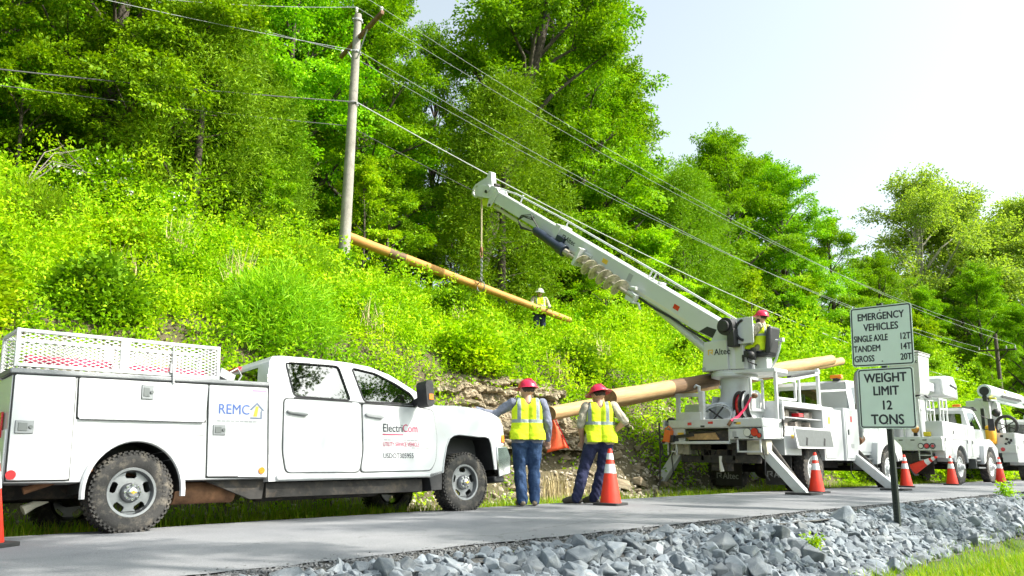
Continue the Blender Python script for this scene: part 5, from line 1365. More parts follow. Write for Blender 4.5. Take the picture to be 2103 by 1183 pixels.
    wr_ = MB(); wr_.tube([(px - .53, py - .60 + .21 * math.cos(a), 3.52 + .23 * math.sin(a)) for a in np.linspace(-1.4, 1.4, 16)], .03, 8); wr_.build('winch_flange', m_black, tu)
    vb = MB(); vb.box((px - .50, py - .62, 2.98), (.10, .12, .14)); vb.ball((px - .52, py - .72, 2.95), .09); vb.cyl((px - .45, py - .75, 2.85), (px - .45, py - .75, 3.1), .06, 10); vb.box((px - .46, py - .50, 2.90), (.02, .06, .16)); vb.tube([(px - .52, py - .62, 2.95), (px - .60, py - .70, 2.8), (px - .50, py - .85, 2.72)], .02, 6); vb.build('valve_block', m_black, tu, .01)
    # operator's seat and handrail
    s_ = MB(); s_.box((px - .12, py - .80, 2.98), (.46, .46, .10)); s_.box((px - .12, py - 1.04, 3.28), (.46, .12, .62), (R(8), 0, 0)); s_.build('operator_seat', pmat('seat_vinyl', (.025, .025, .028), .5), rt, .05)
    ss = MB(); ss.box((px - .12, py - .80, 2.80), (.26, .30, .28)); ss.build('seat_post', m_white2, rt, .02)
    hr = MB(); hr.tube([(px - .15, py - 1.00, 2.66), (px - .18, py - 1.14, 2.86), (px - .2, py - 1.24, 3.10), (px - .2, py - 1.28, 3.26), (px - .2, py - 1.16, 3.27)], .028, 8); hr.box((px - .2, py - 1.30, 3.27), (.09, .09, .08)); hr.build('handrail', m_white2, rt)
    cl = MB()
    for k in range(4): cl.cyl((px - .25 + .09 * k, py - .42, 3.0), (px - .25 + .09 * k, py - .46, 3.28), .014, 6); cl.ball((px - .25 + .09 * k, py - .46, 3.29), .025)
    cl.build('control_levers', m_black, rt)
    # ---- boom, built along its own axis: a = along, s = sideways (towards the camera), b = up
    el, az = R(33.0), R(88.7)
    d = Vector((math.cos(az) * math.cos(el), math.sin(az) * math.cos(el), math.sin(el))); s = Vector((-math.sin(az), math.cos(az), 0)); u = d.cross(s)
    BM = Matrix((d, s, u)).transposed().to_4x4(); BM.translation = Vector((px - .02, py + .02, 3.46))
    def BB(): q = MB(); q.M = BM; return q
    b = BB()
    b.loft([[(a, -.21, -hb), (a, .21, -hb), (a, .21, ht), (a, -.21, ht)] for a, hb, ht in ((-.15, .12, .20), (.15, .20, .24), (.9, .27, .24), (2.4, .27, .24), (6.5, .25, .24), (6.52, .25, .24))])
    b.box((6.42, 0, 0), (.22, .50, .56)); b.box((2.45, 0, .275), (.06, .3, .06))
    bo = b.build('boom', m_white, rt, .016)
    b = BB(); b.box((8.1, 0, .01), (3.3, .33, .37)); ib = b.build('inner_boom', m_white, rt, .014); 
    b = BB(); b.prism([(.25, -.19), (.72, -.23), (.58, -.03), (.12, .06), (.0, -.05)], .2125, .216); b.build('dark_panel', m_black, bo)
    b = BB(); b.box((3.4, .213, -.19), (4.6, .006, .06)); b.build('boom_rail', pmat('pale_yellowed', (.62, .60, .47), .6), bo)
    maker_mark(bo, BM @ Vector((6.12, .2135, -.03)), -d, u, .20, m_ink, m_ink)
    # boom head: side cheeks, sheave, rope guard, pole guide
    b = BB()
    for sy in (-.20, .17): b.prism([(9.55, -.34), (9.72, -.40), (9.86, .16), (9.62, .30), (9.45, .20), (9.50, -.10)], sy, sy + .03); b.prism([(9.7, -.12), (10.45, -.30), (10.60, -.10), (10.35, .14), (9.85, .26), (9.6, .26)], sy + .02, sy + .045)
    b.box((9.75, 0, .20), (.30, .42, .16)); b.prism([(9.95, .20), (10.30, .62), (10.42, .60), (10.40, .40), (10.72, .10), (10.66, -.02), (10.30, .14)], -.10, .10)
    b.tube([(10.66, 0, .10), (10.84, 0, -.02), (10.90, 0, -.18), (10.84, 0, -.32), (10.66, 0, -.36), (10.56, 0, -.32)], [.06, .055, .05, .05, .045, .03], 8)
    hd = b.build('boom_head', m_white2, rt, .014)
    b = BB(); b.cyl((10.36, -.09, -.10), (10.36, .09, -.10), .24, 26); b.cyl((10.0, -.22, .12), (10.0, .25, .12), .13, 16); b.build('sheave', m_white2, hd, .01)
    for p_, q_, r_ in (((10.36, .09, -.10), (10.36, .12, -.10), .07), ((9.98, .20, .02), (9.98, .27, .02), .05), ((9.62, .20, -.30), (9.62, .23, -.30), .04), ((9.78, .2, .34), (9.78, .0, .34), .05)): b = BB(); b.cyl(p_, q_, r_, 12); b.build('head_pin', m_under, hd)
    b = BB(); b.cyl((9.96, -.13, -.28), (9.96, .13, -.28), .16, 20); b.build('pole_roller', pmat('yellow_nylon', (.52, .60, .04), .4), hd)
    # pipes on top, extension cylinder and hoses beneath
    b = BB(); b.tube([(9.6, .05, .30), (8.8, .05, .40), (6.4, .05, .46), (2.8, .05, .46), (-.3, .0, .42)], .026, 8)
    for a in (8.6, 6.4, 2.8, 2.95): b.bar((a, -.05, .20), (a - .10, .05, .47), .04)
    b.build('hose_carrier', m_white2, bo)
    b = BB(); b.cyl((9.6, .02, -.30), (7.2, .02, -.33), .05, 10); b.cyl((7.2, .02, -.33), (4.4, .02, -.36), .07, 10); b.build('extension_tube', pmat('pale_tube', (.55, .54, .40), .5), bo)
    for sy, m_ in ((-.10, m_black), (-.04, m_black)):
        b = BB(); b.tube([(a, .19 + .01 * math.sin(a * 3 + sy * 40), -.29 + sy * .4 + .012 * math.sin(a * 5)) for a in np.linspace(.3, 5.0, 24)], .016, 6); b.build('hydraulic_hose', m_, bo)
    for a, z, w_, h_, m_ in ((4.3, .05, .20, .12, m_gold), (3.3, .02, .16, .20, m_greyink), (1.6, -.02, .18, .12, m_red), (7.6, .04, .12, .10, m_ink)):
        b = BB(); b.box((a, .2125 if a < 6.5 else .167, z), (w_, .004, h_)); b.build('boom_decal', m_, bo)
    # digger: motor, bracket, auger with its flight
    b = BB(); b.cyl((7.05, .34, -.20), (5.75, .34, -.27), .13, 18); b.cyl((7.15, .34, -.19), (7.05, .34, -.2), .09, 12); b.cyl((5.95, .34, -.26), (5.7, .34, -.27), .17, 16); b.box((6.1, .26, -.12), (.3, .12, .3)); b.build('digger_motor', pmat('dark_blue_steel', (.02, .03, .05), .4), bo, .008)
    b = BB()
    for k in range(3): b.tube([(6.95, .36, -.12), (7.3 + .1 * k, .38, .04 + .05 * k), (7.75 + .06 * k, .38, -.02), (7.95, .36, -.20), (7.7, .36, -.32 - .03 * k), (7.2, .36, -.26)], .016, 6)
    b.build('hose', m_black, bo)
    b = BB(); b.box((5.12, .25, -.20), (.10, .42, .52)); b.box((4.98, .22, -.05), (.4, .06, .10)); b.build('auger_bracket', m_white2, bo, .01)
    ag = BB(); ag.cyl((5.6, .36, -.27), (2.75, .40, -.33), .055, 12)
    ag.cyl((5.65, .36, -.27), (5.45, .36, -.27), .10, 8)
    au = ag.build('auger', pmat('worn_steel', (.38, .34, .27), .5, .3, var=.3, vscale=14), rt)
    fl = BB(); n = 150; vs, fs = [], []
    for i in range(n + 1):
        t = i / n; a = 4.9 - 1.75 * t; th = t * 2 * PI * 5.6
        cy_, cz_ = .365 + .035 * (5.6 - a) / 2.85, -.27 - .06 * (5.6 - a) / 2.85
        for r_, da in ((.05, 0), (.245, 0), (.245, .018), (.05, .018)): vs.append((a + da, cy_ + r_ * math.cos(th), cz_ + r_ * math.sin(th)))
    for i in range(n):
        for j in range(4): fs.append((i * 4 + j, i * 4 + (j + 1) % 4, (i + 1) * 4 + (j + 1) % 4, (i + 1) * 4 + j))
    fl.add(vs, fs); fl.build('flight', pmat('dirty_flight', (.52, .46, .34), .6, var=.45, vscale=9, dirt=(.16, .11, .07), dirt_amt=.8, dscale=8), au, 0, 50)
    b = BB(); b.box((2.85, .36, -.36), (.30, .16, .24)); b.tube([(2.9, .38, -.3), (2.7, .42, -.46), (2.55, .40, -.40), (2.45, .36, -.52)], .035, 6); b.cyl((3.0, .36, -.16), (2.8, .4, -.10), .05, 8); b.build('auger_latch', m_white2, bo, .01)
    # lift cylinder
    q = MB(); a0 = Vector((px - .05, py + .34, 2.95)); a1 = BM @ Vector((2.75, 0, -.26)); q.cyl(a0, a0.lerp(a1, .8), .105, 18); q.cyl(a0.lerp(a1, .8), a1, .06, 14); q.box(a0.lerp(a1, .8), (.26, .1, .1)); q.build('lift_cylinder', m_white, rt, .004)
    # winch rope down to the hook, chain
    tip = BM @ Vector((10.34, 0, -.32))
    # ---- things bolted on the deck
    co = MB()
    for k in range(9): co.tube([(.35 + .05 * math.sin(k) + .16 * math.sin(a) * .5, 1.26 + (.42 - .012 * k) * math.cos(a), 1.66 + .03 * math.sin(2.3 * k) + (.26 - .006 * k) * math.sin(a)) for a in np.linspace(0, 2 * PI, 25)[:-1]], .016, 6, closed=True)
    co.build('cable_coil', pmat('grey_cable', (.50, .53, .56), .5, var=.3, vscale=9), rt)
    cb_ = MB(); cb_.bar((.32, 1.45, 1.45), (.38, 1.10, 1.86), .03); cb_.bar((.32, 1.02, 1.5), (.38, 1.5, 1.8), .03); cb_.build('coil_strap', m_black, rt)
    for (y, m, w, nm) in ((.80, m_red, .10, 'red_hose_reel'), (.56, pmat('reel_grey', (.55, .54, .50), .6, var=.2), .14, 'grey_reel')):
        rl = MB(); rl.cyl((.66, y - w / 2, 1.86), (.66, y + w / 2, 1.86), .26, 28); ro = rl.build(nm, m if nm[0] == 'r' else m_black, rt, .01)
        fr2 = MB()
        for yy in (y - w / 2 - .015, y + w / 2 + .015): fr2.cyl((.66, yy - .008, 1.86), (.66, yy + .008, 1.86), .33, 28)
        fr2.build('reel_flange', m_white2 if nm[0] == 'g' else m_under, ro, .004)
    rs = MB(); rs.box2((.50, .46, 1.42), (.82, .9, 1.60)); rs.build('reel_stand', m_white2, rt, .01)
    stp = MB(); stp.tube([(.30, .38, 2.02), (.22, .50, 1.78), (.12, .62, 1.60), (-.05, .70, 1.50)], [.022, .026, .03, .03], 8); stp.build('red_strap', pmat('red_webbing', (.75, .03, .10), .6), rt)
    stp = MB(); stp.ball((.34, .36, 2.04), (.06, .10, .06)); stp.tube([(-.05, .70, 1.50), (-.08, .76, 1.40)], .035, 6); stp.build('strap_ratchet', m_rust, rt)
    ch = MB(); ch.box((-.02, 2.30, 1.20), (.20, .16, .26), (.2, 0, 0)); ch.tube([(-.05, 2.38, 1.36), (-.05, 2.28, 1.42), (-.02, 2.2, 1.32)], .02, 6); cho = ch.build('chainsaw', pmat('orange_plastic', (.72, .16, .03), .45), rt, .02)
    ch = MB(); ch.box((-.02, 2.20, 1.14), (.14, .10, .16)); ch.bar((-.04, 2.10, 1.18), (-.06, 1.62, 1.22), .02, .07); ch.build('saw_bar', m_black, cho, .008)
    bl = MB(); bl.ball((.2, 2.05, 1.62), (.13, .15, .11)); bl.ball((.1, 2.32, 1.55), (.08, .10, .07)); bl.ball((.05, 2.16, 1.10), (.09, .10, .10)); bl.tube([(.1, 2.3, 1.5), (.1, 2.1, 1.55), (.3, 1.8, 1.5)], .03, 6); bl.build('tool_pouch', m_black, rt)
    rd = MB(); rd.tube([(-.05, W + .08, 1.50), (-.06, W + .06, .90), (-.05, W + .10, .10)], .022, 6); rd.tube([(-.06, W + .02, 1.05), (-.06, W + .0, .8), (-.06, W - .12, .72), (-.06, W - .2, .8), (-.06, W - .2, 1.05)], .022, 6); rd.build('digging_bar', m_under, rt)
    ladder = MB(); ladder.bar((.0, W - .12, 1.05), (.0, W - .12, .78), .03); ladder.bar((.0, W - .34, 1.05), (.0, W - .34, .78), .03); ladder.bar((.0, W - .1, .86), (.0, W - .36, .86), .03); ladder.build('grab_step', m_white2, rt)
    for (x, y, z, w_, h_, m_) in ((3.15, -.019, 1.62, .12, .16, m_gold), (4.4, -.019, 1.70, .10, .14, m_red), (4.4, -.019, 1.05, .16, .10, m_greyink), (1.3, -.003, 1.20, .12, .08, m_gold)):
        q = MB(); q.box((x, y, z), (w_, .004, h_)); q.build('warning_decal', m_, rt)
    for (y, z, w_, h_, m_) in ((2.0, 1.25, .16, .05, m_gold), (.55, 1.45, .12, .05, m_gold), (1.75, 1.46, .10, .06, m_red), (.66, 1.22, .09, .12, m_greyink)):
        q = MB(); q.box((-.024 if z > 1.4 else -.004, y, z), (.005, w_, h_)); q.build('warning_decal', m_, rt)
    # cab back: mesh guard, beacon, exhaust stack
    gm = MB(); gm.box2((4.86, .25, 1.95), (4.89, 1.0, 2.66)); gm.build('mesh_guard', pmat('grey_mesh', (.40, .42, .42), .6, bmp=.8, bscale=150), rt)
    bc = MB(); bc.cyl((5.05, .55, 2.72), (5.05, .55, 2.78), .10, 14); bc.build('beacon_base', m_black, rt); bc = MB(); bc.box((5.05, .55, 2.82), (.14, .30, .10)); bc.build('beacon', m_amber, rt, .02)
    ex = MB(); ex.tube([(4.98, .02, 1.22), (4.98, .02, 2.72), (5.0, .0, 2.86), (5.06, -.06, 2.95)], [.065, .065, .065, .06], 12); exo = ex.build('exhaust_stack', m_alu, rt)
    ex = MB(); ex.cyl((4.98, .02, 1.4), (4.98, .02, 2.1), .085, 14); ex.build('heat_shield', m_alu, exo)
    nc = MB(); nc.cyl((4.9, .05, 1.18), (5.1, .05, 1.25), .10, 12); nc.build('air_cleaner', m_rust, rt)
    return rt, BM, tip
derrick, BOOM_M, boom_tip = make_derrick()
# ------------------------------------------------------------------ two bucket trucks parked further along
def service_side(rt, W, x0, x1, z0, z1, rx, wr, flip):
    y = (lambda v: v) if not flip else (lambda v: W - v)
    b = MB()
    ar = wr + .13
    arch = list(reversed(arc(rx, wr, ar, ar + .02, 12, 168, 14)))
    out = [(x0, z1), (x0, z0 + .22), (x0 + .06, z0)] + [(rx - ar - .02, z0)] + arch + [(rx + ar + .02, z0), (x1, z0), (x1, z1 - .06)]
    b.prism(out, y(0), y(.5))
    o = b.build('service_body', m_white, rt, .012)
    a = MB(); a.tube([(px_, y(-.014), pz_) for px_, pz_ in arch], .035, 6); a.build('arch_lip', m_white, o)
    if not flip:
        d = MB()
        for xa, xb, za, zb in ((rx + ar + .08, rx + ar + .62, z0 + .06, z1 - .12), (rx + ar + .66, x1 - .05, z0 + .06, z1 - .12), (rx - ar + .06, rx + ar + .02, rx * 0 + wr * 2 + .30, z1 - .10), (x0 + .05, rx - ar + .02, z0 + .10, z1 - .1)):
            d = MB(); d.box2((xa, -.014, za), (xb, .004, zb)); do = d.build('compartment_door', m_white, rt, .008)
            l = MB(); l.box((xa + .08, -.02, (za + zb) / 2), (.06, .012, .11)); l.build('latch', m_black, do, .004)
    return o
def make_bucket_truck():
    W = 2.44
    rt = empty('bucket_truck', (27.1, 8.5, .12), (0, 0, R(1.0)), 'white bucket truck with a square work bucket over its tail, behind the signs', 'bucket truck')
    make_chassis(rt, .2, 6.0, W, 1.62, 5.15, .54)
    make_wheel(.54, .27, .31, 'front', rt, (1.62, .15, .54), -1, 24); make_wheel(.54, .27, .31, 'front', rt, (1.62, W - .15, .54), 1, 24)
    make_wheel(.54, .27, .31, 'front', rt, (5.15, .15, .54), -1, 24); make_wheel(.54, .27, .31, 'front', rt, (5.15, W - .15, .54), 1, 24)
    make_cab(rt, 3.42, W, 2.50, 1.66, 5.15, .54)
    service_side(rt, W, .12, 3.38, .80, 1.92, 1.62, .54, False); service_side(rt, W, .12, 3.38, .80, 1.92, 1.62, .54, True)
    d = MB(); d.box2((-.05, .02, 1.38), (3.3, W - .02, 1.44)); d.box2((-.06, .0, 1.02), (.10, W, 1.40)); d.box2((.0, .0, 1.02), (.3, .04, 1.40)); d.build('deck', m_white2, rt, .01)
    for (y, m, nm) in ((.62, m_clear, 'reverse_lamp'), (.45, m_red, 'tail_lamp'), (.28, m_red, 'marker_lamp'), (W - .45, m_red, 'tail_lamp')):
        l = MB(); l.cyl((-.075, y, 1.16), (-.06, y, 1.16), .075 if y != .28 else .045, 16); lo = l.build(nm, m, rt); l = MB(); l.tube([(-.066, y + .075 * math.cos(a), 1.16 + .075 * math.sin(a)) for a in np.linspace(0, 2 * PI, 17)[:-1]], .014, 6, closed=True); l.build('lamp_ring', m_black, lo)
    bk = MB()
    for k in range(5): bk.box((-.064, .5 + .35 * k, 1.34), (.008, .12, .03))
    bk.build('deck_latches', m_black, rt)
    st = MB(); st.bar((.0, .35, 1.02), (.0, .35, .72), .03); st.bar((.0, .70, 1.02), (.0, .70, .72), .03); st.bar((.0, .33, .74), (.0, .72, .74), .03); st.bar((.0, .33, .88), (.0, .72, .88), .03); st.build('rear_step', m_white2, rt)
    u = MB(); u.box2((.0, .3, .62), (.25, W - .3, .95)); u.box2((.05, .9, .45), (.2, 1.3, .7)); u.box2((.6, .5, .3), (.66, 1.1, .9)); u.build('rear_frame', m_under, rt, .01)
    # white guard rails over the near bins
    f = MB()
    for x, y in ((.30, .10), (.30, .48), (.62, .10), (.62, .48), (1.0, .10), (1.0, .48)): f.bar((x, y, 1.92), (x, y, 2.62), .05)
    for y in (.10, .48):
        for z in (2.60, 2.30): f.bar((.28, y, z), (1.02, y, z), .05)
    for x in (.30, 1.0): f.bar((x, .08, 2.60), (x, .5, 2.60), .05)
    f.bar((.05, .62, 1.44), (.05, .62, 2.60), .05); f.bar((.05, 1.1, 1.44), (.05, 1.1, 2.4), .05)
    f.build('guard_rail', m_white2, rt, .006)
    # stowed bucket at the tail, its lid, the boom and elbow fairing lying over the truck
    b = MB(); b.loft([[(x0, y0, z), (x1, y0, z), (x1, y1, z), (x0, y1, z)] for x0, x1, y0, y1, z in ((.02, .80, .56, 1.28, 2.74), (-.04, .86, .50, 1.34, 2.84), (-.08, .92, .46, 1.38, 3.96), (-.11, .95, .43, 1.41, 3.97), (-.11, .95, .43, 1.41, 4.05))]); bo = b.build('work_bucket', m_white, rt, .03)
    l = MB(); l.loft([[(x0, y0, z), (x1, y0, z), (x1, y1, z), (x0, y1, z)] for x0, x1, y0, y1, z in ((-.13, .98, .41, 1.44, 4.04), (-.13, .98, .41, 1.44, 4.08), (.1, .7, .7, 1.2, 4.16))]); l.build('bucket_lid', pmat('grey_vinyl', (.24, .24, .22), .6, var=.2), bo, .02)
    maker_mark(bo, (-.085, .98, 3.72), (0, -1, 0), (0, 0, 1), .17, m_ink, m_ink)
    a = MB(); a.bar((.9, .92, 3.15), (2.6, .92, 3.10), .30, .30); a.bar((1.2, 1.45, 2.62), (3.4, 1.45, 2.75), .34, .34); ao = a.build('stowed_boom', m_white, rt, .03)
    e = MB(); e.loft([[(x, y0, zb), (x, y0, zt), (x, y1, zt), (x, y1, zb)] for x, y0, y1, zb, zt in ((2.3, .55, 1.25, 2.86, 3.42), (2.5, .45, 1.35, 2.82, 3.52), (3.2, .42, 1.38, 2.80, 3.54), (3.7, .48, 1.3, 2.78, 3.30), (3.95, .6, 1.2, 2.78, 2.98))]); e.build('elbow_fairing', m_white, rt, .06, 40, 3)
    sl_ = MB(); sl_.box((3.1, .414, 3.18), (.7, .02, .06), (0, R(8), 0)); sl_.build('fairing_slot', m_black, rt, .01)
    h = MB(); h.tube([(.2, .6, 2.76), (.0, .9, 2.66), (.25, 1.25, 2.70), (.9, 1.3, 2.8)], .05, 8); h.tube([(.5, .55, 2.74), (.6, .45, 2.64), (.9, .5, 2.7)], .03, 8); h.build('boom_hose', m_black, rt)
    t = MB(); t.lathe([(.45, 1.44), (.30, 2.3), (.32, 2.42)], (1.9, 1.3, 0), 'z', 24); t.box((1.9, 1.3, 2.6), (.6, .5, .5)); t.build('turret', m_white, rt, .02)
    wl = MB(); wl.cyl((.12, .80, 1.46), (.12, .80, 1.56), .06, 12); wlo = wl.build('work_lamp', m_black, rt); wl = MB(); wl.ball((.12, .80, 1.68), (.09, .12, .13)); wl.build('amber_dome', pmat('old_amber', (.62, .28, .06), .35), wlo)
    yl = MB(); yl.box((.10, .45, 1.52), (.16, .20, .14)); yl.build('yellow_box', pmat('yellow_box', (.72, .58, .03), .5), rt, .02)
    bc = MB(); bc.box((3.9, .60, 2.60), (.12, .26, .09)); bc.build('beacon', m_amber, rt, .02)
    vs = MB(); vs.prism([(4.55, 2.54), (4.95, 2.46), (4.95, 2.49), (4.55, 2.58)], .25, W - .25); vs.bar((3.5, .3, 2.54), (5.0, .3, 2.52), .04); vs.build('sun_visor', m_black, rt)
    return rt
def make_small_truck():
    W = 2.3
    rt = empty('small_bucket_truck', (35.2, 8.5, .13), (0, 0, R(1.0)), 'smaller white truck with a round boom and an orange cooler on its tail', 'bucket truck')
    make_chassis(rt, .2, 6.0, W, 1.55, 5.2, .46)
    make_wheel(.46, .25, .26, 'front', rt, (1.55, .15, .46), -1, 24); make_wheel(.46, .25, .26, 'front', rt, (1.55, W - .15, .46), 1, 24); make_wheel(.46, .25, .26, 'front', rt, (5.2, .15, .46), -1, 24); make_wheel(.46, .25, .26, 'front', rt, (5.2, W - .15, .46), 1, 24)
    make_cab(rt, 3.4, W, 2.42, 1.55, 5.2, .46)
    service_side(rt, W, .0, 3.36, .70, 1.78, 1.55, .46, False); service_side(rt, W, .0, 3.36, .70, 1.78, 1.55, .46, True)
    d = MB(); d.box2((-.05, .02, 1.30), (3.3, W - .02, 1.36)); d.box2((-.06, .0, 1.04), (.10, W, 1.34)); d.box2((-.03, .02, 1.3), (.05, .85, 1.78)); d.build('deck', m_white2, rt, .01)
    for y, m, nm in ((.62, m_clear, 'reverse_lamp'), (.44, m_red, 'tail_lamp')):
        l = MB(); l.cyl((-.075, y, 1.17), (-.06, y, 1.17), .075, 16); l.build(nm, m, rt)
    bk = MB()
    for k, (y, z) in enumerate(((.45, 1.66), (.28, 1.55), (.22, 1.42), (.33, 1.36), (.15, 1.5))): bk.box((-.04, y, z), (.03, .10, .08), (.4 * k, 0, 0))
    bk.build('deck_fittings', m_black, rt, .006)
    cl = MB(); cl.lathe([(.0, 1.36), (.17, 1.36), (.185, 1.40), (.185, 1.92), (.17, 1.95), (.17, 2.02), (.12, 2.06), (0, 2.06)], (-.12, .78, .0), 'z', 24); cl.box((-.30, .72, 1.46), (.05, .07, .06)); cl.build('orange_cooler', pmat('orange_cooler', (.85, .40, .03), .45), rt, .006)
    t = MB(); t.prism([(.95, 1.4), (1.75, 1.4), (1.72, 3.05), (1.2, 3.08), (.95, 2.3)], .55, .95, ax='x'); t.box((.95, 1.15, 2.25), (.75, .5, 1.8)); t.box((1.07, 1.0, 1.42), (.5, .9, .12)); t.prism([(.55, 1.4), (.98, 1.4), (.95, 2.95), (.70, 3.0)], .85, 1.3, ax='x'); t.build('turret', m_white, rt, .02)
    tg = MB(); tg.box2((.542, 1.10, 1.95), (.552, 1.22, 2.75)); tg.build('access_slot', m_black, rt)
    b = MB(); b.tube([(-.25, .82, 3.36), (.1, .82, 3.36), (4.9, .82, 3.30)], [.25, .26, .24], 20); b.bar((.2, .82, 3.08), (5.0, .70, 3.0), .16, .10); bo = b.build('boom', pmat('grey_white', (.60, .66, .66), .4, var=.1), rt, .01)
    e = MB(); e.cyl((-.262, .82, 3.36), (-.2, .82, 3.36), .17, 18); e.box((-.1, .82, 3.08), (.4, .14, .22)); e.box((2.6, .55, 3.22), (3.0, .02, .10)); e.build('boom_opening', m_black, bo)
    yy = MB(); yy.box((.02, .62, 3.08), (.22, .2, .06)); yy.build('yellow_pad', pmat('yellow_pad', (.66, .62, .05), .5), bo)
    for k in range(3): mk = MB(); mk.box((.9 + .8 * k, .565, 3.42), (.22, .01, .12), (0, .2, 0)); mk.build('boom_label', m_gold if k == 1 else m_greyink, bo)
    rg = MB(); rg.tube([(.3, .32 + .36 * math.cos(a), 2.05 + .36 * math.sin(a)) for a in np.linspace(0, 2 * PI, 25)[:-1]], .06, 8, closed=True)
    for a in (.4, 1.5, 2.6): rg.bar((.3, .32 + .3 * math.cos(a), 2.05 + .3 * math.sin(a)), (.3, .32 - .3 * math.cos(a), 2.05 - .3 * math.sin(a)), .035)
    rg.ball((.3, .62, 2.55), (.16, .16, .16)); rg.build('hose_reel', m_black, rt)
    rl = MB(); rl.bar((2.2, .1, 1.78), (2.2, .1, 2.5), .05); rl.bar((3.2, .1, 1.78), (3.2, .1, 2.5), .05); rl.bar((2.2, .1, 2.5), (3.2, .1, 2.5), .05); rl.build('rack', m_white2, rt)
    return rt
bucket_truck = make_bucket_truck()
small_truck = make_small_truck()
# ------------------------------------------------------------------ people
def cloth_mat(name, a, b_, scale=9, rough=.9, bmp=.6):
    m, nt, b, N, L = new_mat(name)
    n = noise(N, L, scale, 4, .6); n2 = noise(N, L, 13, 3, .5)
    r = ramp(N, L, n.outputs['Fac'], [(.3, a), (.7, b_)]); L.new(r.outputs['Color'], b.inputs['Base Color'])
    b.inputs['Roughness'].default_value = rough; b.inputs['Specular IOR Level'].default_value = .2
    bump(N, L, b, n2.outputs['Fac'], bmp, .04)
    return m
def vest_mat(name, zb, xs_, hw=.024):
    """lime mesh with silver tapes: one round the body, two over the shoulders"""
    m, nt, b, N, L = new_mat(name)
    t = N.new('ShaderNodeTexCoord'); s = N.new('ShaderNodeSeparateXYZ'); L.new(t.outputs['Object'], s.inputs[0])
    def M(op, a, v=None, c=None):
        n = N.new('ShaderNodeMath'); n.operation = op
        for i, q in enumerate((a, v, c)):
            if q is None: continue
            if isinstance(q, (int, float)): n.inputs[i].default_value = q
            else: L.new(q, n.inputs[i])
        return n.outputs[0]
    hb = M('LESS_THAN', M('ABSOLUTE', M('SUBTRACT', s.outputs['Z'], zb)), hw)
    vb = M('MULTIPLY', M('LESS_THAN', M('ABSOLUTE', M('SUBTRACT', M('ABSOLUTE', s.outputs['X']), xs_)), hw), M('GREATER_THAN', s.outputs['Z'], zb))
    mk = M('MAXIMUM', hb, vb)
    n = noise(N, L, 11, 3, .5)
    r = ramp(N, L, n.outputs['Fac'], [(.3, (.50, .68, .012)), (.7, (.64, .80, .02))])
    mx = N.new('ShaderNodeMix'); mx.data_type = 'RGBA'; L.new(mk, mx.inputs['Factor']); L.new(r.outputs['Color'], mx.inputs['A']); mx.inputs['B'].default_value = (.25, .30, .30, 1)
    L.new(mx.outputs['Result'], b.inputs['Base Color']); b.inputs['Roughness'].default_value = .75; b.inputs['Specular IOR Level'].default_value = .25
    bump(N, L, b, n.outputs['Fac'], .5, .05)
    return m
m_skin = pmat('skin', (.46, .26, .18), .55, var=.12, vscale=18)
m_vest = vest_mat('lime_vest', 1.19, .125)
m_shirt_blue = cloth_mat('grey_blue_shirt', (.15, .165, .22), (.21, .225, .29))
m_shirt_tan = cloth_mat('tan_shirt', (.34, .31, .24), (.44, .40, .31))
m_jeans = cloth_mat('blue_jeans', (.018, .040, .10), (.055, .10, .20), 7)
m_navy = cloth_mat('navy_trousers', (.018, .022, .055), (.035, .04, .09), 7)
m_boot = pmat('boot_leather', (.20, .16, .11), .7, var=.3, vscale=20)
m_boot_dk = pmat('dark_boot', (.07, .06, .045), .7, var=.3, vscale=20)
m_glove = pmat('work_glove', (.10, .09, .08), .8, var=.3, vscale=20)
m_hair = pmat('dark_hair', (.045, .032, .024), .8, bmp=.5, bscale=120)
m_hat_red = pmat('red_hard_hat', (.60, .012, .06), .32, coat=.4)
m_hat_white = pmat('white_hard_hat', (.78, .78, .78), .3, coat=.4)
m_shades = pmat('dark_glasses', (.01, .01, .012), .12)
MATS = {}
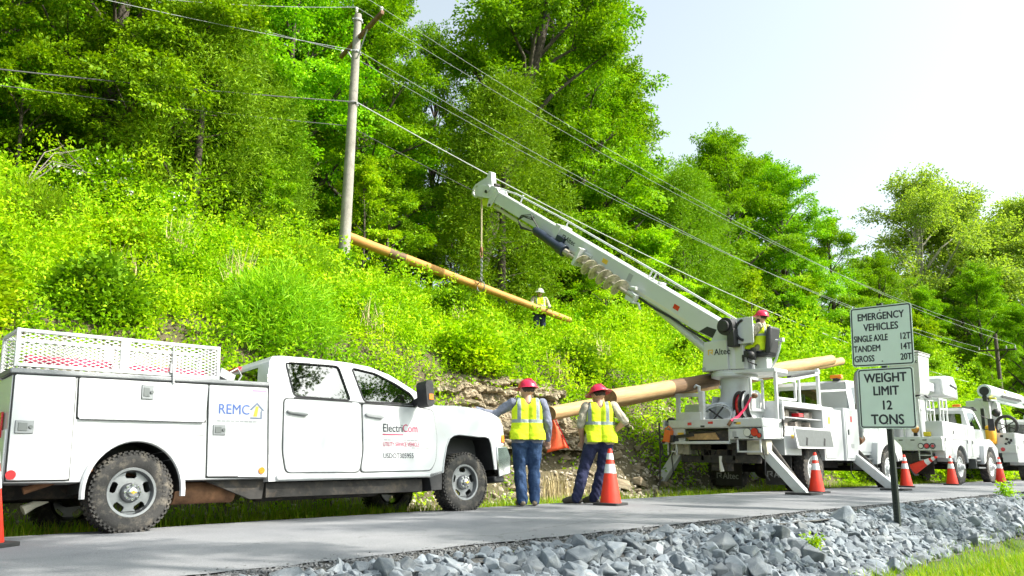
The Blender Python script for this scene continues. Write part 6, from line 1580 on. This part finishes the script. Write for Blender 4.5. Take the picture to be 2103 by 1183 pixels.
def make_person(label, loc, rotz, k, J, mats, hat='cap', hat_m=None, hair=True, sleeve=1.0, vest_hem=.93, head_yaw=0, head_tilt=0, beard=False, shades=False, ear=True, gloves=False, lean=0):
    """one body grown over a posed skeleton; x = its right, y = the way it faces, z up; clothing and hat are children"""
    rt = empty('person', loc, (0, R(0), rotz), label, 'person'); rt.scale = (k * 1.09, k * 1.09, k)
    P = dict(hipL=(-.10, 0, .93), hipR=(.10, 0, .93), kneeL=(-.11, .02, .50), kneeR=(.11, .02, .50), ankL=(-.12, -.02, .09), ankR=(.12, -.02, .09),
             shL=(-.195, -.01, 1.455), shR=(.195, -.01, 1.455), elL=(-.26, -.03, 1.17), elR=(.26, -.03, 1.17), wrL=(-.27, .08, .93), wrR=(.27, .08, .93), head=(0, .035, 1.635), toeL=None, toeR=None, fL=None, fR=None)
    P.update(J)
    P = {a: (Vector(b) if b is not None else None) for a, b in P.items()}
    caps = []                                                    # (p, q, r0, r1, material)
    def cp(p, q, r0, r1, m): caps.append((Vector(p), Vector(q), r0, r1, m))
    pel = (P['hipL'] + P['hipR']) / 2; chest_ = (P['shL'] + P['shR']) / 2
    ax = (P['shR'] - P['shL']).normalized(); up = (chest_ - pel).normalized(); fw = up.cross(ax)
    if fw.length < .1: fw = Vector((0, 1, 0))
    at = lambda t, x=0, y=0: pel.lerp(chest_, t) + ax * x + fw * -y
    for sx in (-1, 1):
        cp(at(-.06, .075 * sx), at(.14, .08 * sx), .125, .125, 'trousers')
        cp(at(.14, .07 * sx), at(.45, .072 * sx), .125, .118, 'shirt')
        cp(at(.45, .072 * sx), at(.84, .085 * sx), .118, .112, 'shirt')
        cp(at(.80, .085 * sx, .01), at(.97, .12 * sx), .10, .075, 'shirt')
        cp(at(.14, .10 * sx, .02), at(.0, .10 * sx, .02), .112, .118, 'shirt')
    cp(at(.18, 0, -.05), at(.5, 0, -.05), .10, .09, 'shirt')
    cp(at(1.0, 0, .01), P['head'] + Vector((0, -.02, -.09)), .062, .056, 'skin')
    cp(at(.98, -.10), at(.98, .10), .062, .062, 'shirt')
    for s_, sx in (('L', -1), ('R', 1)):
        h, kn, an = P['hip' + s_], P['knee' + s_], P['ank' + s_]
        cp(h, kn, .112, .082, 'trousers'); cp(kn, kn.lerp(an, .35), .082, .082, 'trousers'); cp(kn.lerp(an, .35), an, .082, .070, 'trousers')
        cp(an + Vector((0, 0, .03)), an + Vector((0, 0, -.015)), .074, .072, 'trousers')
        toe = P['toe' + s_] if P['toe' + s_] is not None else an + Vector((.03 * sx, .175, -.045))
        heel = an + (an - toe).normalized() * .045 + Vector((0, 0, -.055))
        cp(an, heel, .05, .036, 'boot'); cp(heel, toe + Vector((0, 0, -.005)), .038, .042, 'boot'); cp(an + Vector((0, 0, -.01)), an.lerp(toe, .75), .052, .046, 'boot')
        sh, el, wr = P['sh' + s_], P['el' + s_], P['wr' + s_]
        mid = sh.lerp(el, .62)
        cp(sh, mid, .074, .066, 'shirt')
        cp(mid, el, .064 if sleeve > .5 else .048, .058 if sleeve > .5 else .043, 'shirt' if sleeve > .5 else 'skin')
        ms = 'shirt' if sleeve > .8 else 'skin'
        w_ = 1.2 if sleeve > .8 else 1.0; cp(el, el.lerp(wr, .4), .047 * w_, .044 * w_, ms); cp(el.lerp(wr, .4), wr, .043 * w_, .030 * w_, ms)
        # hand: palm, four unequal bent fingers, thumb from the side of the palm
        f = P['f' + s_] if P['f' + s_] is not None else (wr - el)
        f = f.normalized(); side = f.cross(Vector((0, 0, 1)))
        if side.length < .2: side = Vector((0, 1, 0)) - f * f.y
        side.normalize(); nn = side.cross(f)
        hm = 'glove' if gloves else 'skin'
        cp(wr, wr + f * .05, .028, .03, hm)
        for i, (o, L_) in enumerate(((-.030, .066), (-.010, .076), (.010, .072), (.029, .056))):
            a0 = wr + f * .055 + side * o; a1 = a0 + f * L_ * .6 - nn * .010; a2 = a1 + f * L_ * .42 - nn * .022
            cp(wr + f * .02 + side * o * .8, a0, .016, .0125, hm); cp(a0, a1, .0115, .0105, hm); cp(a1, a2, .0105, .009, hm)
        b0 = wr + f * .025 - side * .030; b1 = b0 + f * .03 - side * .024; b2 = b1 + f * .032 - side * .006
        cp(b0, b1, .014, .012, hm); cp(b1, b2, .012, .010, hm)
    # head, turned and tilted about the neck
    hc = P['head']; HR = (Matrix.Rotation(R(head_yaw), 3, 'Z') @ Matrix.Rotation(R(head_tilt), 3, 'X'))
    hp = lambda x, y, z: hc + HR @ Vector((x, y, z))
    cp(hp(0, -.018, .02), hp(0, .012, .025), .094, .092, 'skin'); cp(hp(0, .035, -.03), hp(0, .05, -.085), .068, .045, 'skin'); cp(hp(0, .0, -.02), hp(0, .02, -.06), .075, .06, 'skin')
    cp(hp(0, .098, .0), hp(0, .116, -.028), .011, .016, 'skin'); cp(hp(-.022, .094, -.062), hp(.022, .094, -.062), .011, .011, 'skin'); cp(hp(-.03, .088, .022), hp(.03, .088, .022), .014, .014, 'skin')
    for sx in (-1, 1): cp(hp(.088 * sx, -.005, .015), hp(.09 * sx, -.012, -.025), .018, .013, 'skin')
    mb = MB()
    for (p, q, r0, r1, m) in caps:
        mb.ball(p, r0, 10, 8); mb.ball(q, r1, 10, 8)
        if (q - p).length > 1e-4: mb.tube([p, q], [r0, r1], 12)
    tmp = mb.build('tmp', m_skin, None, fix=False)
    rm = tmp.modifiers.new('r', 'REMESH'); rm.mode = 'VOXEL'; rm.voxel_size = .0095; rm.use_smooth_shade = True
    sm_ = tmp.modifiers.new('s', 'SMOOTH'); sm_.factor = .5; sm_.iterations = 4
    dg = bpy.context.evaluated_depsgraph_get(); dg.update()
    me = bpy.data.meshes.new_from_object(tmp.evaluated_get(dg)); me.name = 'body'
    bpy.data.objects.remove(tmp)
    n = len(me.vertices); co = np.zeros(n * 3); me.vertices.foreach_get('co', co); co = co.reshape(-1, 3)
    nm_ = np.zeros(n * 3); me.vertices.foreach_get('normal', nm_); nm_ = nm_.reshape(-1, 3)
    fc = np.zeros(len(me.polygons) * 3); me.polygons.foreach_get('center', fc); fc = fc.reshape(-1, 3)
    best = np.full(len(fc), 9.0); lab = np.zeros(len(fc), int); names = ['skin', 'shirt', 'trousers', 'boot', 'glove']; isarm = np.zeros(len(fc), bool); ci = np.zeros(len(fc), int)
    for k_, (p, q, r0, r1, m) in enumerate(caps):
        p, q = np.array(p), np.array(q); d = q - p; L2 = max(1e-9, d @ d)
        t = np.clip(((fc - p) @ d) / L2, 0, 1); dist = np.linalg.norm(fc - p - t[:, None] * d, axis=1) - (r0 + (r1 - r0) * t)
        w = dist < best; best[w] = dist[w]; lab[w] = names.index(m); ci[w] = k_
    upn, peln = np.array(up), np.array(pel)
    hgt = (fc - peln) @ upn
    torso_caps = {i for i, c_ in enumerate(caps) if c_[4] in ('shirt', 'trousers') and i < 14}
    tor = np.isin(ci, list(torso_caps))
    lab[tor & (lab == 2) & (hgt > .0 - .02)] = 1
    lab[tor & (lab == 1) & (hgt < -.05)] = 2
    # folds: the cloth bunches at the bends and hangs in soft ridges
    vl = np.zeros(n); 
    for f in range(len(fc)):
        if lab[f] in (1, 2): vl[list(me.polygons[f].vertices)] = 1
    fold = np.sin(co[:, 2] * 62 + 5 * np.sin(co[:, 0] * 21) + 4 * np.sin(co[:, 1] * 17)) * .5 + np.sin(co[:, 2] * 29 + co[:, 0] * 31 + 3 * np.sin(co[:, 1] * 25)) * .8
    co2 = co + nm_ * (vl * fold * .0052)[:, None]
    me.vertices.foreach_set('co', co2.ravel())
    me.materials.clear()
    for nm2 in names: me.materials.append({'skin': m_skin, 'shirt': mats[0], 'trousers': mats[1], 'boot': mats[2], 'glove': m_glove}[nm2]) if len(me.materials) < 5 else None
    if len(me.materials) > 5: pass
    me.polygons.foreach_set('material_index', lab.astype(np.int32)); me.update()
    bo = bpy.data.objects.new('body', me); C.objects.link(bo); bo.parent = rt
    # vest: the torso's own surface set out a little, open at neck and arms
    shw = np.abs((fc - np.array(chest_)) @ np.array(ax))
    keep = tor & (hgt > vest_hem - .93 - .04) & (shw < .205) & ~((shw < .075) & (hgt > (chest_ - pel).length + .025) & ((fc - np.array(chest_)) @ np.array(fw) > -.0)) & ~(hgt > (chest_ - pel).length + .085)
    fidx = np.nonzero(keep)[0]
    used = sorted({v for f in fidx for v in me.polygons[int(f)].vertices}); mp = {v: i for i, v in enumerate(used)}
    hv = (co[used] - peln) @ upn
    off = .014 + .020 * np.clip((.30 - hv) / .30, 0, 1)
    ev = co[used] + nm_[used] * off[:, None]
    vm = bpy.data.meshes.new('safety_vest'); vm.from_pydata(ev.tolist(), [], [[mp[v] for v in me.polygons[int(f)].vertices] for f in fidx]); vm.materials.append(m_vest)
    vm.polygons.foreach_set('use_smooth', [True] * len(vm.polygons))
    vo = bpy.data.objects.new('safety_vest', vm); C.objects.link(vo); vo.parent = rt
    s2 = vo.modifiers.new('smooth', 'SMOOTH'); s2.factor = .5; s2.iterations = 6
    so = vo.modifiers.new('solid', 'SOLIDIFY'); so.thickness = .006; so.offset = 1
    # hat
    h = MB(); h.M = Matrix.Translation(hc) @ HR.to_4x4() @ Matrix.Translation((0, -.012, .055)) @ Matrix.Diagonal((1.1, 1.26, 1.1, 1))
    h.lathe([(.0, .105), (.045, .100), (.085, .070), (.107, .025), (.114, -.012), (.110, -.014), (.100, .02), (0, .09)], (0, 0, 0), 'z', 28, caps=False)
    if hat == 'brim': h.lathe([(.108, -.004), (.165, -.022), (.166, -.028), (.108, -.012)], (0, 0, 0), 'z', 32, closed=True)
    else: h.loft([[(.112 * math.cos(a) * s_, .112 * math.sin(a) * s_ * (1.0 if s_ < 1.1 else 1.06), z) for a in np.linspace(.25, PI - .25, 14)] for s_, z in ((.97, -.004), (1.42, -.026), (1.42, -.032), (.97, -.012))], None, False, False); h.lathe([(.108, -.004), (.126, -.014), (.126, -.018), (.108, -.012)], (0, 0, 0), 'z', 28, closed=True)
    h.tube([(0, -.10, .03), (0, -.06, .092), (0, 0, .109), (0, .06, .092), (0, .10, .03)], .014, 6)
    h.build('hard_hat', hat_m or m_hat_red, rt, 0, 50)
    if hair:
        q = MB(); q.M = Matrix.Translation(hc) @ HR.to_4x4(); q.ball((0, -.020, .020), (.097, .095, .078), 16, 10); q.build('hair', m_hair, rt)
    if beard:
        q = MB(); q.M = Matrix.Translation(hc) @ HR.to_4x4(); q.ball((0, .055, -.085), (.062, .058, .055), 14, 10); q.ball((0, .03, -.05), (.080, .06, .05), 14, 10); q.build('beard', m_hair, rt)
    for sx in (-1, 1):
        q = MB(); q.M = Matrix.Translation(hc) @ HR.to_4x4()
        if shades: q.ball((.032 * sx, .092, .006), (.030, .014, .021), 10, 8); q.bar((.06 * sx, .085, .01), (.09 * sx, .0, .015), .008); q.build('sunglasses', m_shades, rt)
        else: q.ball((.032 * sx, .088, .005), (.013, .010, .009), 8, 6); q.build('eye', m_shades, rt)
    return rt
ground_at = lambda x, y: float(hill_z(x, y)) if y > 9.1 else float(rz(x)) + .012
# the two standing on the road with their backs to the camera
make_person('person in red hard hat and blue jeans leaning one hand on the pickup bonnet', (9.02, 8.66, ground_at(9, 8.6)), R(-38), 1.045,
            dict(elL=(-.44, .10, 1.28), wrL=(-.66, .12, 1.36), fL=(-1, .1, -.1), elR=(.275, -.04, 1.18), wrR=(.285, .03, .93), kneeL=(-.09, .05, .50), ankL=(-.06, .0, .09), kneeR=(.10, .06, .51), ankR=(.12, .10, .09), hipL=(-.10, 0, .93)),
            (m_shirt_blue, m_jeans, m_boot), 'cap', head_yaw=30, head_tilt=-4, vest_hem=.97)
make_person('person in red hard hat and navy trousers standing feet apart, one hand on the hip', (10.30, 8.34, ground_at(10.3, 8.34)), R(-40), 1.045,
            dict(hipL=(-.07, .0, .92), hipR=(.13, .0, .93), kneeL=(-.19, .03, .50), ankL=(-.30, -.04, .09), toeL=(-.45, .06, .045), kneeR=(.07, .03, .50), ankR=(-.04, .04, .09), toeR=(-.16, .16, .045), shL=(-.16, .0, 1.44), shR=(.23, .0, 1.455),
                 elL=(-.24, -.01, 1.16), wrL=(-.20, .09, .93), elR=(.37, -.12, 1.22), wrR=(.23, .03, 1.06), fR=(-.6, .5, -.3), head=(.03, .06, 1.62)),
            (m_shirt_tan, m_navy, m_boot_dk), 'brim', head_yaw=35, head_tilt=-16, sleeve=.6, vest_hem=.95)
# the operator on the turret seat
make_person('bearded person in red hard hat and lime vest sitting at the derrick controls', (15.8 + .93, 8.4 + .42, .10 + 2.22), R(0), 1.0,
            dict(hipL=(-.10, 0, .88), hipR=(.10, 0, .88), kneeL=(-.12, .42, .86), kneeR=(.12, .42, .86), ankL=(-.12, .46, .46), ankR=(.12, .46, .46), shL=(-.195, -.06, 1.39), shR=(.195, -.06, 1.39), elL=(-.25, .10, 1.14), elR=(.25, .10, 1.14), wrL=(-.14, .32, 1.10), wrR=(.14, .32, 1.10), head=(0, -.02, 1.60)),
            (m_shirt_tan, m_navy, m_boot_dk), 'cap', head_yaw=8, head_tilt=6, beard=True, vest_hem=.95)
# the one up in the brush guiding the pole
hx, hy = 19.95, 18.62
make_person('person in white hard hat and lime vest standing in the brush behind the lifted pole', (hx, hy, 4.66), R(150), 1.0,
            dict(elL=(-.30, .06, 1.19), wrL=(-.22, .30, 1.12), elR=(.30, .06, 1.19), wrR=(.22, .30, 1.12)),
            (m_shirt_tan, m_navy, m_boot_dk), 'brim', m_hat_white, head_yaw=0, head_tilt=-10, shades=True, gloves=True)
# ------------------------------------------------------------------ poles and logs
m_pole = pmat('weathered_pole', (.27, .25, .22), .85, var=.25, vscale=3, bmp=.5, bscale=30)
def wood_mat(name, a, b_, dk):
    m, nt, b, N, L = new_mat(name)
    t = N.new('ShaderNodeTexCoord'); mp = N.new('ShaderNodeMapping'); mp.inputs['Scale'].default_value = (.6, 7, 7); L.new(t.outputs['Object'], mp.inputs[0])
    n = noise(N, L, 2.2, 6, .7, vec=mp.outputs[0]); r = ramp(N, L, n.outputs['Fac'], [(.25, dk), (.45, a), (.7, b_)])
    L.new(r.outputs['Color'], b.inputs['Base Color']); b.inputs['Roughness'].default_value = .75; bump(N, L, b, n.outputs['Fac'], .4, .02)
    return m
m_log = wood_mat('fresh_pole_wood', (.38, .235, .105), (.52, .36, .18), (.20, .11, .045))
m_log_red = wood_mat('amber_pole_wood', (.46, .22, .05), (.56, .30, .08), (.24, .10, .03))
m_log_dark = wood_mat('treated_pole_wood', (.13, .075, .035), (.20, .12, .06), (.06, .035, .02))
m_end = pmat('cut_end', (.20, .12, .06), .85, var=.4, vscale=14)
def log(name, p, q, r0, r1, bands, label, cat_, mats, grp=None):
    """round pole from p to q; bands = (start, end, material slot) along its length"""
    p, q = Vector(p), Vector(q); L_ = (q - p).length
    e = Matrix.Translation(p) @ (q - p).to_track_quat('X', 'Z').to_matrix().to_4x4()
    b = MB(); n = 60; nr = 20
    g = np.random.default_rng(int(L_ * 100))
    wv = np.cumsum(g.normal(0, .004, (n + 1, 2)), 0) * .6
    rings = []
    for i in range(n + 1):
        t = i / n; r = (r0 + (r1 - r0) * t) * (1 + .015 * math.sin(t * 37))
        rings.append([(t * L_, wv[i, 0] + r * math.cos(2 * PI * j / nr), wv[i, 1] + r * math.sin(2 * PI * j / nr)) for j in range(nr)])
    for i in range(n):
        mi = 0
        for a, c_, s_ in bands:
            if a <= (i + .5) / n < c_: mi = s_
        b.loft(rings[i:i + 2], mi, False)
    k = len(mats)
    b.add(rings[0], [tuple(reversed(range(nr)))], k); b.add(rings[-1], [tuple(range(nr))], k)
    o = b.build(name, list(mats) + [m_end], None, 0, 50); o.matrix_world = e
    tag(o, label, cat_, grp); return o
chain_pt = Vector((17.33, 18.73, 6.13))
log('wooden_pole', (13.05, 20.02, 7.16), (20.95, 18.12, 5.40), .155, .105, [(.17, .24, 1)], 'orange brown wooden pole hanging from the boom rope above the brush', 'wooden pole', (m_log_red, m_log_dark))
log('wooden_pole', (11.75, 10.66, 1.62), (25.3, 10.66, 3.86), .135, .125, [], 'thinner pale wooden pole on the derrick truck, reaching furthest back', 'wooden pole', (m_log,))
log('wooden_pole', (13.05, 10.22, 1.98), (23.6, 10.22, 3.70), .165, .15, [(.20, .38, 1), (.38, .42, 2)], 'thick wooden pole with a dark treated band lying on the derrick truck', 'wooden pole', (m_log, m_log_dark, m_log_red))
# rope, hook and chain
m_rope = pmat('winch_rope', (.46, .38, .26), .8)
rp = empty('winch_rope', tuple(boom_tip + derrick.location) if False else (0, 0, 0), (0, 0, 0), 'tan winch rope with hook and chain hanging from the boom tip to the pole', 'rope')
top_ = derrick.location + boom_tip
bot = chain_pt + Vector((0, 0, .10))
mid_ = top_.lerp(bot, .60)
rp.location = bot
rel = lambda v: Vector(v) - bot
q = MB(); q.tube([rel(top_), rel(top_.lerp(mid_, .5)), rel(mid_)], .028, 8); q.build('rope', m_rope, rp)
q = MB(); q.ball(rel(mid_), (.06, .06, .11)); q.tube([rel(mid_) + Vector((.05 * math.cos(a), 0, -.16 + .09 * math.sin(a))) for a in np.linspace(0, 2 * PI, 15)[:-1]], .018, 6, closed=True); q.build('hook', m_rust, rp)
q = MB()
zt_ = (mid_ - bot).z - .24
for k in range(int(zt_ / .075) + 1):
    c_ = Vector((0, 0, zt_ - k * .075)); ax = Vector((1, 0, 0)) if k % 2 else Vector((0, 1, 0))
    q.tube([c_ + ax * .03 * math.cos(a) + Vector((0, 0, .05 * math.sin(a))) for a in np.linspace(0, 2 * PI, 11)[:-1]], .012, 6, closed=True)
q.tube([Vector((-.01 + .17 * 0, .17 * math.cos(a), -.10 + .17 * math.sin(a))) for a in np.linspace(0, 2 * PI, 17)[:-1]], .02, 6, closed=True)
q.build('chain', pmat('chain_steel', (.20, .21, .22), .5, .6), rp)
# utility pole with its crossarm
up_ = empty('utility_pole', (12.52, 19.3, 5.3), (0, R(.25), 0), 'weathered grey utility pole with one wooden crossarm standing on the bank', 'utility pole')
q = MB(); q.tube([(0, 0, -.3), (0, 0, 2), (0, 0, 5), (0, 0, 8.6)], [.172, .16, .138, .11], 18); q.build('pole', m_pole, up_)
q = MB(); q.bar((-.24, -1.62, 7.92), (.27, 1.25, 7.75), .10, .12); q.build('crossarm', pmat('arm_wood', (.17, .09, .05), .85, var=.3, vscale=6), up_, .006)
for y, x, z in ((-1.55, -.23, 8.03), (1.18, .26, 7.88), (0, -.06, 8.72)):
    q = MB(); q.lathe([(.0, -.06), (.035, -.06), (.05, -.02), (.03, .0), (.055, .03), (.045, .075), (0, .085)], (x, y, z), 'z', 12); q.build('insulator', m_clear, up_)
q = MB(); q.bar((.0, .05, 6.9), (-.10, -.7, 7.82), .03); q.bar((.0, -.05, 6.9), (.16, .7, 7.72), .03); q.build('brace', m_greyink, up_)
for z in (5.70, 7.35, 8.4): q = MB(); q.cyl((-.19, 0, z), (.19, 0, z), .022, 8); q.lathe([(.15, z - .03), (.155, z), (.15, z + .03)], (0, 0, 0), 'z', 16, caps=False); q.build('pole_band', m_greyink, up_)
upw = lambda x, y, z: Vector((12.52 + x + z * .0044, 19.3 + y, 5.3 + z))
# distant utility pole
dp = empty('utility_pole', (50.9, 12.74, 1.0), (0, R(.6), 0), 'dark utility pole with one crossarm in the distance beyond the bucket trucks', 'utility pole')
q = MB(); q.tube([(0, 0, -.3), (0, 0, 8.6)], [.17, .12], 12); q.build('pole', m_bark, dp)
q = MB(); q.bar((-.9, -1.4, 7.3), (.9, 1.4, 7.6), .12, .12); q.bar((0, 0, 6.6), (.5, .8, 7.5), .05); q.bar((0, 0, 6.6), (-.5, -.8, 7.3), .05); q.build('crossarm', m_bark, dp)
for t in (-.95, -.5, .5, .95): q = MB(); q.cyl((.9 * t, 1.4 * t, 7.5 + .15 * t), (.9 * t, 1.4 * t, 7.72 + .15 * t), .05, 8); q.build('insulator', m_greyink, dp)
q = MB(); q.bar((-.25, -.4, 4.5), (.3, .45, 4.3), .10); q.build('bracket', m_bark, dp)
# ---- wires
def wire(p, q, sag, r, mat, label, grp='overhead wires'):
    p, q = Vector(p), Vector(q)
    pts = [p.lerp(q, t) - Vector((0, 0, sag * 4 * t * (1 - t))) for t in np.linspace(0, 1, 40)]
    b = MB(); b.tube(pts, r, 6); tag(b.build('overhead_wire', mat, None), label, 'wire', grp)
m_wire = pmat('bright_wire', (.30, .31, .33), .5, .2)
m_cable = pmat('dark_cable', (.07, .07, .07), .6)
dp.scale = (.8, .8, .8)
D = Vector((50.9, 12.74, 1.0))
m_silver = pmat('silver_cable', (.50, .51, .53), .45, .3)
ends = [(upw(-.23, -1.55, 8.10), D + Vector((-.7, -1.1, 6.1)), (2.2, 17.75, 15.6), m_wire, m_wire, .007, 'bright wire from the near end of the crossarm'),
        (upw(-.06, 0, 8.83), D + Vector((0, 0, 6.95)), (2.4, 19.3, 10.6), m_wire, m_wire, .007, 'bright wire running over the top of the utility pole'),
        (upw(.26, 1.18, 7.95), D + Vector((.7, 1.1, 6.3)), (-2.7, 20.2, 11.6), m_wire, m_wire, .007, 'bright wire from the far end of the crossarm'),
        (upw(0, -.15, 7.35), D + Vector((0, .15, 5.6)), (-3.5, 19.15, 10.0), m_wire, m_wire, .008, 'bright wire fixed just below the crossarm'),
        (upw(0, -.17, 5.70), D + Vector((0, -.15, 3.7)), (-6.2, 19.28, 6.9), m_silver, m_cable, .016, 'thick cable fixed halfway up the utility pole'),
        (upw(0, .17, 5.05), D + Vector((0, .1, 3.4)), (-6.2, 19.32, 7.0), m_cable, m_cable, .010, 'thin dark cable below the thick one')]
for a, b_, c_, m, m2, r, lb in ends:
    wire(a, b_, 1.1, r, m, lb + ', going on past the boom')
    wire(c_, a, .25, r, m2, lb + ', coming in from the forest side')
# ---- road signs on their post
sg = empty('road_sign', (12.35, 4.57, -.45), (0, 0, R(-7)), 'two white road signs with black lettering on one perforated post', 'road sign')
q = MB(); PZ = 3.55
for x_, y_, w, d_ in ((0, -.022, .003, .0), ): pass
q.box2((-.024, -.040, -.4), (.024, -.034, PZ)); q.box2((-.024, .034, -.4), (.024, .040, PZ)); q.box2((-.024, -.034, -.4), (-.019, -.011, PZ)); q.box2((-.024, .011, -.4), (-.019, .034, PZ)); q.box2((.019, -.034, -.4), (.024, .034, PZ))
k = 0
while k * .0508 < PZ + .4: z = -.4 + k * .0508; q.box2((-.024, -.011, z), (-.019, .011, z + .028)); k += 1
po = q.build('post', pmat('dark_green_steel', (.018, .026, .022), .55), sg)
m_sign = pmat('sign_face', (.72, .85, .77), .35, var=.04, vscale=3)
def plate(name, zc, w, h, tilt, lines):
    e = empty(name, (-.030, 0, zc), (R(tilt), 0, 0), parent=sg)
    f = lambda m: rounded([(-w / 2 + m, -h / 2 + m), (w / 2 - m, -h / 2 + m), (w / 2 - m, h / 2 - m), (-w / 2 + m, h / 2 - m)], .055 - m, 5)
    b = MB(); b.prism(f(0), -.003, .0, ax='x'); b.build('plate', m_sign, e)
    b = MB(); o_, i_ = f(.012), f(.030); b.sheet(o_, lambda a, c_: (-.0045, a, c_), (i_,)); b.build('border', m_ink, e)
    for txt, sz, y, z, al, sx in lines:
        words(e, txt, sz, (-.005, -y, z), m_ink, (0, -1, 0), (0, 0, 1), bold=.030, sx=sx * .97, align=al)
    for z in (h / 2 - .07, -h / 2 + .07): b = MB(); b.cyl((-.008, 0, z), (-.003, 0, z), .011, 10); b.build('bolt', m_alu, e)
plate('emergency_sign', 3.06, .94, .90, 1.6, [('EMERGENCY', .150, 0, .245, 'CENTER', .86), ('VEHICLES', .150, 0, .085, 'CENTER', .86), ('SINGLE AXLE', .135, -.43, -.075, 'LEFT', .69), ('12T', .132, .435, -.075, 'RIGHT', .80), ('TANDEM', .132, -.435, -.225, 'LEFT', .80), ('14T', .132, .435, -.225, 'RIGHT', .80), ('GROSS', .132, -.435, -.375, 'LEFT', .80), ('20T', .132, .435, -.375, 'RIGHT', .80)])
plate('weight_limit_sign', 2.14, .84, .88, 1.2, [('WEIGHT', .185, 0, .235, 'CENTER', .92), ('LIMIT', .185, 0, .045, 'CENTER', .92), ('12', .185, 0, -.165, 'CENTER', .95), ('TONS', .20, 0, -.375, 'CENTER', .95)])
# ---- traffic cones
m_cone = pmat('cone_orange_red', (.78, .035, .012), .5, var=.08, vscale=8, dirt=(.30, .06, .03), dirt_amt=.4, dscale=9)
m_collar = pmat('silver_collar', (.72, .73, .74), .4, var=.06, vscale=14)
m_base = pmat('cone_base', (.03, .03, .03), .8, var=.3, vscale=9)
def make_cone(h=.80):
    e = empty('traffic_cone')
    rb, rt_ = .155, .028
    rr = lambda z: rb + (rt_ - rb) * (z - .035) / (h - .035)
    b = MB(); b.lathe([(rr(.035), .035), (rr(h - .03), h - .03), (rr(h) * .8, h), (0, h)], (0, 0, 0), 'z', 28); b.build('cone', m_cone, e, 0, 50)
    for z0, z1 in ((.45, .58), (.645, .735)):
        c_ = MB(); c_.lathe([(rr(z0 * h / .8) + .003, z0 * h / .8), (rr(z1 * h / .8) + .003, z1 * h / .8)], (0, 0, 0), 'z', 28, caps=False); c_.build('collar', m_collar, e)
    b = MB(); b.prism(rounded([(-.20, -.20), (.20, -.20), (.20, .20), (-.20, .20)], .05), 0, .035, ax='z'); b.build('base', m_base, e, .006)
    return e
c0 = make_cone()
cones = [(1.90, 8.11, 30, 0, 'partly cut off orange cone behind the tail of the pickup', None), (10.22, 8.03, 12, 0, 'orange cone by the boots of the worker in navy trousers', None), (17.3, 8.02, -8, 0, 'orange cone in front of the rear wheels of the derrick truck', None),
         (23.25, 8.30, 20, 0, 'orange cone half hidden by the sign post', None), (26.7, 8.22, 5, 0, 'orange cone by the rear wheel of the square-bucket truck', None), (31.1, 8.08, 40, 0, 'last orange cone, by the front wheel of the square-bucket truck', None)]
for i, (x, y, rzz, t, lb, _) in enumerate(cones):
    o = c0 if i == 0 else copy_tree(c0)
    o.location = (x, y, float(rz(x)) + .012); o.rotation_euler = (0, 0, R(rzz)); o.scale = (1.06,) * 3
    tag(o, lb, 'traffic cone', 'traffic cones along the parked trucks')
o = copy_tree(c0); o.location = (26.98, 9.42, .56); o.rotation_euler = (R(62), 0, R(0))
tag(o, 'orange cone hung tilted under the tail of the square-bucket truck', 'traffic cone', 'traffic cones along the parked trucks')
# outrigger pad under the near legs, flag on the pole end
pads = [(16.15, 7.76), (20.42, 7.53)]
for i, (x, y) in enumerate(pads):
    b = MB(); b.prism(rounded([(-.28, -.28), (.28, -.28), (.28, .28), (-.28, .28)], .04), 0, .05, ax='z'); o = b.build('outrigger_pad', m_base, None, .006); o.location = (x, y, float(rz(x)) + .008)
    tag(o, ['black pad under the rear outrigger of the derrick truck', 'black pad under the front outrigger of the derrick truck'][i], 'pad')
fl = empty('warning_flag', (11.78, 10.62, 1.50), (0, 0, R(-45)), 'red mesh flag hanging from the end of the pole', 'flag')
m_flag = pmat('red_mesh_cloth', (.82, .10, .03), .7, var=.25, vscale=16)
b = MB(); n = 10; V = []; F = []
for i in range(n + 1):
    for j in range(n + 1):
        t = i / n; s_ = j / n
        w = .02 + .38 * t
        V.append((-.10 * t + w * s_ - .02, .03 * math.sin(5 * s_ + 3 * t), -.62 * t + .10 * t * s_))
for i in range(n):
    for j in range(n): F.append((i * (n + 1) + j, i * (n + 1) + j + 1, (i + 1) * (n + 1) + j + 1, (i + 1) * (n + 1) + j))
b.add(V, F); o = b.build('cloth', m_flag, fl); so = o.modifiers.new('solid', 'SOLIDIFY'); so.thickness = .004
b = MB(); b.bar((0, .0, .10), (.30, .0, -.54), .02); b.build('batten', m_red, fl)
b = MB(); b.tube([(0, 0, .0), (-.02, .05, .12), (0, .1, .16)], .012, 6); b.build('cord', m_rope, fl)
# small weeds by the road's near edge
for k, (x, y) in enumerate([(19.5, 5.0), (22.0, 4.9), (9.2, 4.35), (27, 4.9)]):
    g = np.random.default_rng(200 + k); n = 26
    d = norm(g.normal(0, 1, (n, 3)) + np.array([0, 0, .8])); cen = d * .16 * g.random((n, 1)) * (.55 if k == 2 else 1) + np.array([0, 0, .16])
    V, F = sprays(g, cen, d, d + np.array([0, 0, 1.]), 9, .12 * (.6 if k == 2 else 1), .07 * (.6 if k == 2 else 1), .5)
    e = empty('weed', (x, y, float(near_z(x, y))), (0, 0, 0), ['leafy green weed at the road edge beyond the sign post', 'second leafy weed at the road edge, further from the sign', 'small green weed growing between the limestone rocks', 'low leafy weed at the far end of the rock bank'][k], 'weed')
    raw_mesh('foliage', V, F, m_leaf_u, e, True)
    s_ = MB(); s_.tube([(0, 0, -.05), (0, .01, .2)], [.008, .004], 5); s_.build('stem', m_bark, e)
